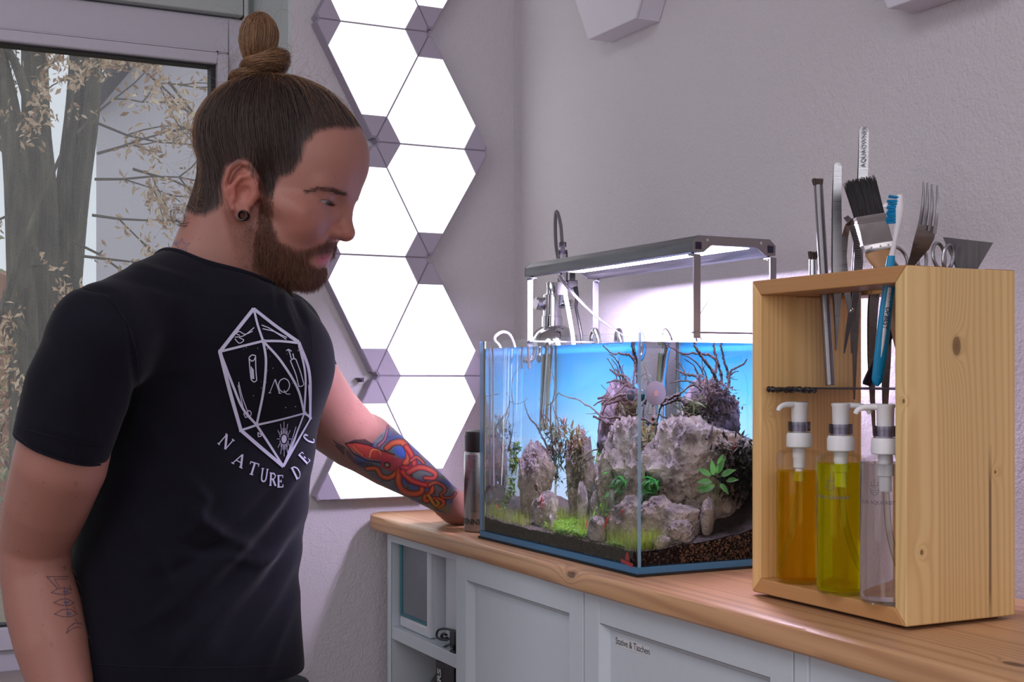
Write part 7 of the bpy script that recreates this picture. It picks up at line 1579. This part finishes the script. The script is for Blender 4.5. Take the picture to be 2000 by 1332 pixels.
HEM_R = atD(117, 875, 1.515); sdir = HEM_R - SR; sdir = sdir / np.linalg.norm(sdir); sf.chain([SR, atD(151, 760, 1.505), HEM_R, HEM_R + sdir * .02], [.0560, .0580, .0545, .053], .014)
HEM_L = atD(600, 742, 1.91); ldir = HEM_L - SLh; ldir = ldir / np.linalg.norm(ldir); sf.chain([SLh, HEM_L, HEM_L + ldir * .02], [.054, .049, .048], .03)
gx = np.meshgrid(*[sf.lo[i] + sf.h * np.arange(sf.n[i], dtype=np.float32) for i in range(3)], indexing='ij')
def plane(o, n): return (gx[0] - o[0]) * n[0] + (gx[1] - o[1]) * n[1] + (gx[2] - o[2]) * n[2]
def dist2(o): return np.sqrt((gx[0] - o[0]) ** 2 + (gx[1] - o[1]) ** 2 + (gx[2] - o[2]) ** 2)
hn_r = sdir; hn_l = ldir
for o, n, r in ((HEM_R, hn_r, .070), (HEM_L, hn_l, .060)):
    pl_ = plane(o, n); m = (np.sqrt(np.maximum(dist2(o) ** 2 - pl_ ** 2, 0)) < r) & (pl_ < .13); sf.D = np.where(m & (pl_ > -.03), np.maximum(sf.D, pl_), sf.D)
sf.D = np.maximum(sf.D, HZ - gx[2])
nkd = h2w(np.array([-.038, 0, -.005])) - NB; nkd = nkd / np.linalg.norm(nkd)
CO = atD(436, 548, 1.702)                          # centre of the neck opening
ncol_n = nkd.copy(); 
axl = HL - nkd * (HL @ nkd); axl = axl / np.linalg.norm(axl); axf = np.cross(axl, nkd)
q_l = plane(CO, axl) / .098; q_f = plane(CO, axf) / .083; q_n = plane(CO, nkd); hole = (np.sqrt(q_l ** 2 + q_f ** 2) - 1) * .08; hole = np.maximum(hole, -(q_n + .075)); sf.D = np.maximum(sf.D, -hole)
SP, SF_ = sf.nets()
def pf(P, o, n): return (P - o) @ n
inhole = lambda P: (np.maximum((np.sqrt((pf(P, CO, axl) / .098) ** 2 + (pf(P, CO, axf) / .083) ** 2) - 1) * .08, -(pf(P, CO, nkd) + .075)))
SP0 = SP.copy(); SP = relax(SP, SF_, 3, .5)
fc = SP0[SF_].mean(1); cn = np.cross(SP0[SF_[:, 2]] - SP0[SF_[:, 0]], SP0[SF_[:, 3]] - SP0[SF_[:, 1]]); cn /= np.linalg.norm(cn, axis=1, keepdims=True) + 1e-12
if (cn[:, 2] * (fc[:, 2] > HZ + .3)).sum() < 0: cn = -cn; SF_ = SF_[:, ::-1].copy()
kill = (np.abs(fc[:, 2] - HZ) < sf.h * .9) & (cn[:, 2] < -.6)
for o, n in ((HEM_R, hn_r), (HEM_L, hn_l)): kill |= (np.abs(pf(fc, o, n)) < sf.h) & (np.linalg.norm(fc - o, axis=1) < .10) & ((cn @ n) > .6)
kill |= (inhole(fc) < sf.h * .75)
SF_ = SF_[~kill]
used = np.unique(SF_); remap = np.full(len(SP), -1); remap[used] = np.arange(len(used)); SP = SP[used]; SF_ = remap[SF_]
# folds of the cloth
SN = vnormals(SP, SF_); spx, sD = project(SP); fr2 = ((CAM - SP) * SN).sum(1)
amp = np.zeros(len(SP))
for line, a, w in [([(606, 880), (540, 985), (430, 1100), (330, 1190), (260, 1230)], .0050, 13), ([(600, 985), (520, 1090), (420, 1200), (320, 1310)], .0055, 15), ([(592, 1060), (530, 1170), (450, 1290)], .0045, 13), ([(585, 1150), (540, 1250), (510, 1330)], .0035, 12), ([(560, 930), (480, 1020), (380, 1100), (290, 1140)], -.0045, 14), ([(600, 930), (530, 1040), (430, 1150), (330, 1250)], -.0055, 13), ([(596, 1030), (520, 1140), (430, 1250)], -.0050, 13),
                   ([(372, 940), (402, 975), (385, 1020), (360, 1050)], .0050, 11), ([(365, 985), (400, 1020), (440, 1050), (500, 1075)], .0055, 12), ([(350, 1060), (400, 1075), (460, 1060)], -.0045, 11), ([(250, 1000), (300, 1080), (330, 1140)], .0040, 14), ([(210, 1030), (235, 1120), (260, 1200)], .0035, 12), ([(440, 1085), (500, 1098), (550, 1080)], .0035, 11),
                   ([(548, 556), (556, 600), (575, 650), (590, 690)], .0040, 7), ([(566, 560), (582, 600), (598, 640)], -.0040, 6), ([(528, 556), (530, 590), (538, 620)], .0028, 6), ([(250, 512), (320, 535), (400, 560)], .0030, 9), ([(240, 540), (330, 565), (420, 590)], -.0025, 10), ([(150, 560), (215, 570), (255, 640), (265, 760), (240, 880)], -.0040, 6), ([(258, 740), (300, 720), (380, 720)], .0025, 14), ([(252, 800), (290, 830), (330, 900)], .0035, 14),
                   ([(90, 640), (130, 700), (150, 800)], .0020, 12), ([(60, 820), (120, 845), (205, 868)], .0015, 5)]:
    d, al = segdist(spx, line); amp += a * np.exp(-(d / w) ** 2) * np.sin(PI * np.clip(al * .92 + .04, 0, 1)) ** .6 * (fr2 > -.2)
big = np.array([noise.noise(Vector((p[0] * 9, p[1] * 9, p[2] * 6))) for p in SP]); amp += .0022 * big
edge_keep = np.minimum(1, np.abs(SP[:, 2] - HZ) / .02)
SP = (SP + SN * (amp * edge_keep)[:, None]).astype(np.float32)
SP = relax(SP, SF_, 1, .4)
def boundary_loops(F):
    e = np.concatenate([F[:, [0, 1]], F[:, [1, 2]], F[:, [2, 3]], F[:, [3, 0]]]); k = np.sort(e, 1); u, inv, c = np.unique(k, axis=0, return_inverse=True, return_counts=True); be = u[c == 1]; nbk = {}
    for a, b_ in be.tolist(): nbk.setdefault(a, []).append(b_); nbk.setdefault(b_, []).append(a)
    seen = set(); out = []
    for s in nbk:
        if s in seen: continue
        lp_ = [s]; seen.add(s); cur = s
        while True:
            nx_ = [q for q in nbk[cur] if q not in seen]
            if not nx_: break
            cur = nx_[0]; seen.add(cur); lp_.append(cur)
        out.append(lp_)
    return out
LOOPS = [lp_ for lp_ in boundary_loops(SF_) if len(lp_) >= 30]
for lp_ in LOOPS:
    m = SP[lp_].copy()
    for _ in range(24): m = (np.roll(m, 1, 0) + m * 2 + np.roll(m, -1, 0)) / 4
    SP[lp_] = m
t = NT('black_jersey'); co = t.coord(); nz_ = t.noise(co, 900, 2); n2_ = t.noise(co, 30, 3)
t.base(t.mix(n2_, lin((10, 10, 18)), lin((18, 18, 31)))); t.set(Roughness=.9); t.b.inputs['Specular IOR Level'].default_value = .2; t.b.inputs['Sheen Weight'].default_value = .08; t.b.inputs['Sheen Roughness'].default_value = .4; t.bump(nz_, .25, .0008); M_SHIRT = t.m
me = mesh_np('t_shirt', SP, SF_, [M_SHIRT]); shirt = obj('t_shirt', me, None, man, smooth=False)
so_ = shirt.modifiers.new('cloth', 'SOLIDIFY'); so_.thickness = .0016; so_.offset = -1
# ribbed collar: along the open rim at the neck
for lp_ in LOOPS:
    L_ = SP[lp_]; c = L_.mean(0); m = L_.copy()
    for _ in range(3): m = (np.roll(m, 1, 0) + m * 2 + np.roll(m, -1, 0)) / 4
    if np.linalg.norm(c - CO) < .09:
        nn = SN[lp_]; step = max(1, len(m) // 70); obj('collar', MB().tube([Vector(p) for p in m[::step]], [(.0100, .0026)] * len(m[::step]) if False else .0042, 8, closed=True), M_SHIRT, shirt, label='ribbed round collar')
    else:
        step = max(1, len(m) // 80); obj('hem', MB().tube([Vector(p) for p in m[::step]], .0019, 6, closed=True), M_SHIRT, shirt)
# ------------------------------------------------------------------ chest print
SB = BVHTree.FromPolygons([Vector(p) for p in SP.tolist()], SF_.tolist())
def on_shirt(px, py, off=.0011):
    d = Vector(ray(px, py)).normalized(); h = SB.ray_cast(Vector(CAM) + d * .9, d)
    if h[0] is None: return None, None
    n = h[1]; n = n if n.dot(d) < 0 else -n; return h[0] + n * off, n
M_PRT = plain('shirt_print', (196, 194, 220), .7, grain=.05)
mbp = MB()
def K4(l): return [(380 + x / 1.7256, 560 + y / 1.7256) for x, y in l]
def pl_line(l, w=3.2, sub=8, closed=False):
    pts = [(p.x, p.y) for p in (smooth_path([(x, y, 0) for x, y in l], sub, closed) if len(l) > 2 else [Vector((l[0][0] + (l[1][0] - l[0][0]) * k / 14, l[0][1] + (l[1][1] - l[0][1]) * k / 14, 0)) for k in range(15)])]
    run = []; nr = []
    for k, (x, y) in enumerate(pts):
        p, n = on_shirt(x, y)
        if p is None or (run and (p - run[-1]).length > .03):
            if len(run) > 1: mbp.ribbon(run, nr, w * 1.62 / 2600)
            run, nr = [], []
            if p is None: continue
        run.append(p); nr.append(n)
    if len(run) > 1: mbp.ribbon(run, nr, w * 1.62 / 2600)
def seg(*l, w=3.4): pl_line(K4(l), w)
def dot(x, y, r=1.0): x, y = K4([(x, y)])[0]; pl_line([(x - r, y), (x + r, y)], r * 2)
for l in ([(198, 75), (140, 148), (85, 218)], [(85, 218), (118, 350), (155, 483)], [(155, 483), (226, 545), (297, 605)], [(297, 605), (345, 520), (390, 440)], [(198, 75), (275, 135), (350, 187)], [(350, 187), (385, 290), (388, 440)]): seg(*l, w=6.8)
for l in ([(198, 75), (212, 130), (230, 183)], [(85, 218), (160, 200), (230, 183)], [(230, 183), (290, 184), (350, 190)], [(230, 183), (240, 250), (232, 350), (208, 465)], [(230, 183), (290, 250), (345, 340), (368, 425)], [(208, 465), (290, 446), (368, 425)], [(85, 218), (128, 330), (162, 410), (208, 465)], [(155, 483), (180, 475), (208, 465)], [(208, 465), (250, 530), (297, 605)], [(368, 425), (335, 510), (297, 605)], [(350, 190), (372, 300), (368, 425)], [(368, 425), (380, 432), (392, 444)]): seg(*l, w=4.6)
for x, y in ((198, 78), (85, 218), (230, 183), (208, 465), (297, 600), (368, 425), (155, 483)): dot(x, y, 3.4)
# little tools inside the facets
for l in ([(135, 170), (165, 165), (200, 138)], [(150, 150), (170, 160), (195, 150)], [(135, 175), (150, 190), (165, 180), (150, 172)], [(150, 150), (140, 158), (152, 164)]): seg(*l, w=1.7)
for l in ([(225, 130), (250, 140), (275, 155), (310, 172)], [(228, 142), (262, 150), (280, 160), (308, 178)]): seg(*l, w=2.0)
for l in ([(183, 238), (186, 275), (190, 312)], [(205, 232), (206, 275), (209, 315)], [(190, 312), (200, 320), (209, 315)], [(183, 238), (193, 230), (205, 234), (196, 250), (184, 244)]): seg(*l, w=2.0)
for k in range(6): seg((190 + k * 1.5, 268 + k * 2), (192 + k * 1.6, 310), w=1.2)
for l in ([(322, 250), (340, 295), (350, 335)], [(340, 244), (355, 285), (367, 328)], [(350, 335), (360, 334), (367, 328)], [(322, 250), (330, 243), (340, 244)], [(325, 243), (320, 225), (315, 212)], [(308, 216), (316, 212), (326, 218)], [(334, 242), (330, 225)]): seg(*l, w=2.0)
for l in ([(148, 320), (160, 370), (178, 420)], [(146, 330), (158, 385), (168, 425)], [(165, 428), (172, 440), (180, 428), (170, 420), (165, 428)], [(178, 424), (186, 436), (190, 424), (182, 416), (178, 424)]): seg(*l, w=1.6)
for l in ([(382, 330), (384, 365), (386, 400)], [(340, 470), (325, 520), (312, 560)], [(350, 470), (335, 520), (318, 562)], [(212, 490), (224, 500), (214, 504), (212, 490)], [(228, 500), (262, 550)]): seg(*l, w=1.8)
for k in range(24):
    a = 2 * PI * k / 24; r1 = 28 if k % 2 else 44; seg((300 + 13 * math.cos(a), 512 + 18 * math.sin(a)), (300 + r1 * .55 * math.cos(a), 512 + (r1 * 1.35) * math.sin(a) * (1 if k % 6 else 1.0)), w=1.2)
for r in (2, 5, 8): seg(*[(300 + r * .8 * math.cos(a), 512 + r * 1.4 * math.sin(a)) for a in [2 * PI * k / 12 for k in range(13)]], w=3.4)
rd = random.Random(8)
for k in range(26): dot(rd.uniform(120, 350), rd.uniform(200, 440), rd.choice((.45, .6, .8)))
GL = {'N': [([(.12, 0), (.12, 1)], 1), ([(.12, 1), (.85, 0)], 2.1), ([(.85, 0), (.85, 1)], 1), ([(0, 0), (.24, 0)], 1), ([(0, 1), (.2, 1)], 1), ([(.72, 1), (.98, 1)], 1)],
 'A': [([(.08, 0), (.46, 1)], 1), ([(.46, 1), (.88, 0)], 2.1), ([(.22, .35), (.72, .35)], .9), ([(-.04, 0), (.22, 0)], 1), ([(.72, 0), (1.02, 0)], 1)],
 'T': [([(.46, 0), (.46, 1)], 2.1), ([(.02, .97), (.90, .97)], 1), ([(.03, 1), (.03, .76)], .9), ([(.89, 1), (.89, .76)], .9), ([(.28, 0), (.64, 0)], 1)],
 'U': [([(.16, 1), (.16, .35), (.24, .06), (.46, -.02), (.68, .06), (.78, .35), (.78, 1)], 1.5), ([(0, 1), (.32, 1)], 1), ([(.66, 1), (.92, 1)], 1)],
 'R': [([(.17, 0), (.17, 1)], 2.1), ([(.17, .97), (.56, .96), (.76, .76), (.56, .53), (.17, .5)], 1.3), ([(.46, .5), (.86, 0)], 2), ([(0, 0), (.34, 0)], 1), ([(.74, 0), (1.0, 0)], 1), ([(0, 1), (.2, 1)], 1)],
 'E': [([(.17, 0), (.17, 1)], 2.1), ([(0, .97), (.78, .97)], 1), ([(.17, .5), (.56, .5)], 1), ([(0, .02), (.80, .02)], 1), ([(.78, 1), (.78, .78)], .9), ([(.80, 0), (.80, .24)], .9), ([(.56, .62), (.56, .38)], .9)],
 'D': [([(.17, 0), (.17, 1)], 2.1), ([(0, .97), (.5, .96), (.84, .7), (.84, .3), (.5, .03), (0, .02)], 1.4)], 'C': [([(.84, .78), (.6, .98), (.3, .92), (.1, .5), (.3, .08), (.6, .02), (.86, .2)], 1.6), ([(.85, 1), (.85, .7)], .9)],
 'V': [([(.06, 0), (.46, 1)], .8), ([(.46, 1), (.86, 0)], 1.5), ([(-.04, 0), (.18, 0)], .7), ([(.74, 0), (1, 0)], .7)], 'Q': [([(.5, 1.0), (.2, .85), (.06, .5), (.2, .15), (.5, 0), (.8, .15), (.94, .5), (.8, .85), (.5, 1.0)], 1.2), ([(.5, .16), (.7, -.1), (1.02, -.12)], 1)]}
def letter(ch, x, y, h, rot, sq=1.0, w=2.1):
    (px, py), = K4([(x, y)]); c_, s_ = math.cos(rot), math.sin(rot)
    for l, ww in GL[ch]:
        q = []
        for a, b_ in l: a = (a - .46) * h * .95 * sq; b_ = (.5 - b_) * h; q.append((px + a * c_ - b_ * s_, py + a * s_ + b_ * c_))
        pl_line(q, ww * w, 5)
letter('V', 270, 334, 27, .03, .95, 1.6); letter('Q', 299, 331, 27, .03, .95, 1.6)
for ch, x, y, r, q in (('N', 104, 522, .70, 1), ('A', 150, 583, .50, 1), ('T', 196, 612, .30, .85), ('U', 233, 634, .14, .64), ('R', 262, 648, .06, .62), ('E', 288, 655, -.02, .60), ('D', 341, 625, -.45, .6), ('E', 368, 576, -.75, .55), ('C', 383, 512, -1.0, .5)): letter(ch, x, y, 24, r, q)
pr = obj('shirt_print', mbp, M_PRT, shirt, smooth=False, label='lilac print of a many sided die with tools and lettering', kind='stuff')
mbp2 = mbp; mbp = MB()
for l, w in (([(150, 560), (200, 576), (245, 625), (268, 700), (264, 800), (240, 880)], 2.2), ([(34, 834), (80, 846), (140, 860), (208, 870)], 1.6), ([(175, 1296), (300, 1302), (440, 1303), (568, 1298)], 1.6), ([(594, 600), (606, 640), (612, 690)], 2.0)): pl_line(l, w)
obj('seam', mbp, plain('seam_thread', (6, 6, 9), .9), shirt, smooth=False, kind='stuff')
# ------------------------------------------------------------------ bracelet, trousers, shoes (below the frame)
wa = np.array(atD(893, 990, 2.226)); wdv = (LH(.02, 0, .022) - np.array(la_[-2][0])); wdv /= np.linalg.norm(wdv); a_, b2, _ = frame_of(wdv)
wc = WL_ + (LH(.020, 0, .022) - WL_) * .35
obj('bracelet', MB().tube([Vector(wc) + a_ * (.0262 * math.cos(q)) + b2 * (.0262 * math.sin(q)) for q in [2 * PI * k / 36 for k in range(36)]], .0011, 6, closed=True), plain('cord_brown', (96, 70, 60), .7), man, label='thin cord bracelet')
M_JEAN = plain('dark_trousers', (38, 40, 52), .85, grain=.15, scale=200); b = MB(); hipc = np.array(atD(372, 740, 1.69)); hipc[2] = 0
rings = []
for z, a, b3 in ((.98, .115, .080), (.90, .122, .088), (.845, .130, .094), (.78, .148, .106)):
    rings.append([Vector(hipc) + Vector(TL) * (a * math.cos(q)) + Vector(TF) * (b3 * math.sin(q)) + Vector((0, 0, z)) for q in [2 * PI * k / 36 for k in range(36)]])
b.loft(rings)
for s in (-1, 1): b.tube([Vector(hipc) + Vector(TL) * (.078 * s) + Vector((0, 0, .82)), Vector(hipc) + Vector(TL) * (.088 * s) + Vector(TF) * .01 + Vector((0, 0, .48)), Vector(hipc) + Vector(TL) * (.10 * s) + Vector((0, 0, .07))], [.086, .062, .052], 24)
obj('trousers', b, M_JEAN, man)
for s in (-1, 1):
    c = Vector(hipc) + Vector(TL) * (.10 * s) + Vector(TF) * .05; rings = []
    for q, w, h in ((-.13, .030, .05), (-.10, .040, .075), (0, .042, .085), (.06, .046, .060), (.11, .040, .042), (.14, .018, .025)): rings.append([c + Vector(TF) * q + Vector(TL) * (w * math.cos(a)) + Vector((0, 0, max(0.0006, h * .5 + h * .5 * math.sin(a)))) for a in [2 * PI * k / 20 for k in range(20)]])
    obj('shoe', MB().loft(rings), M_BLACK, man)
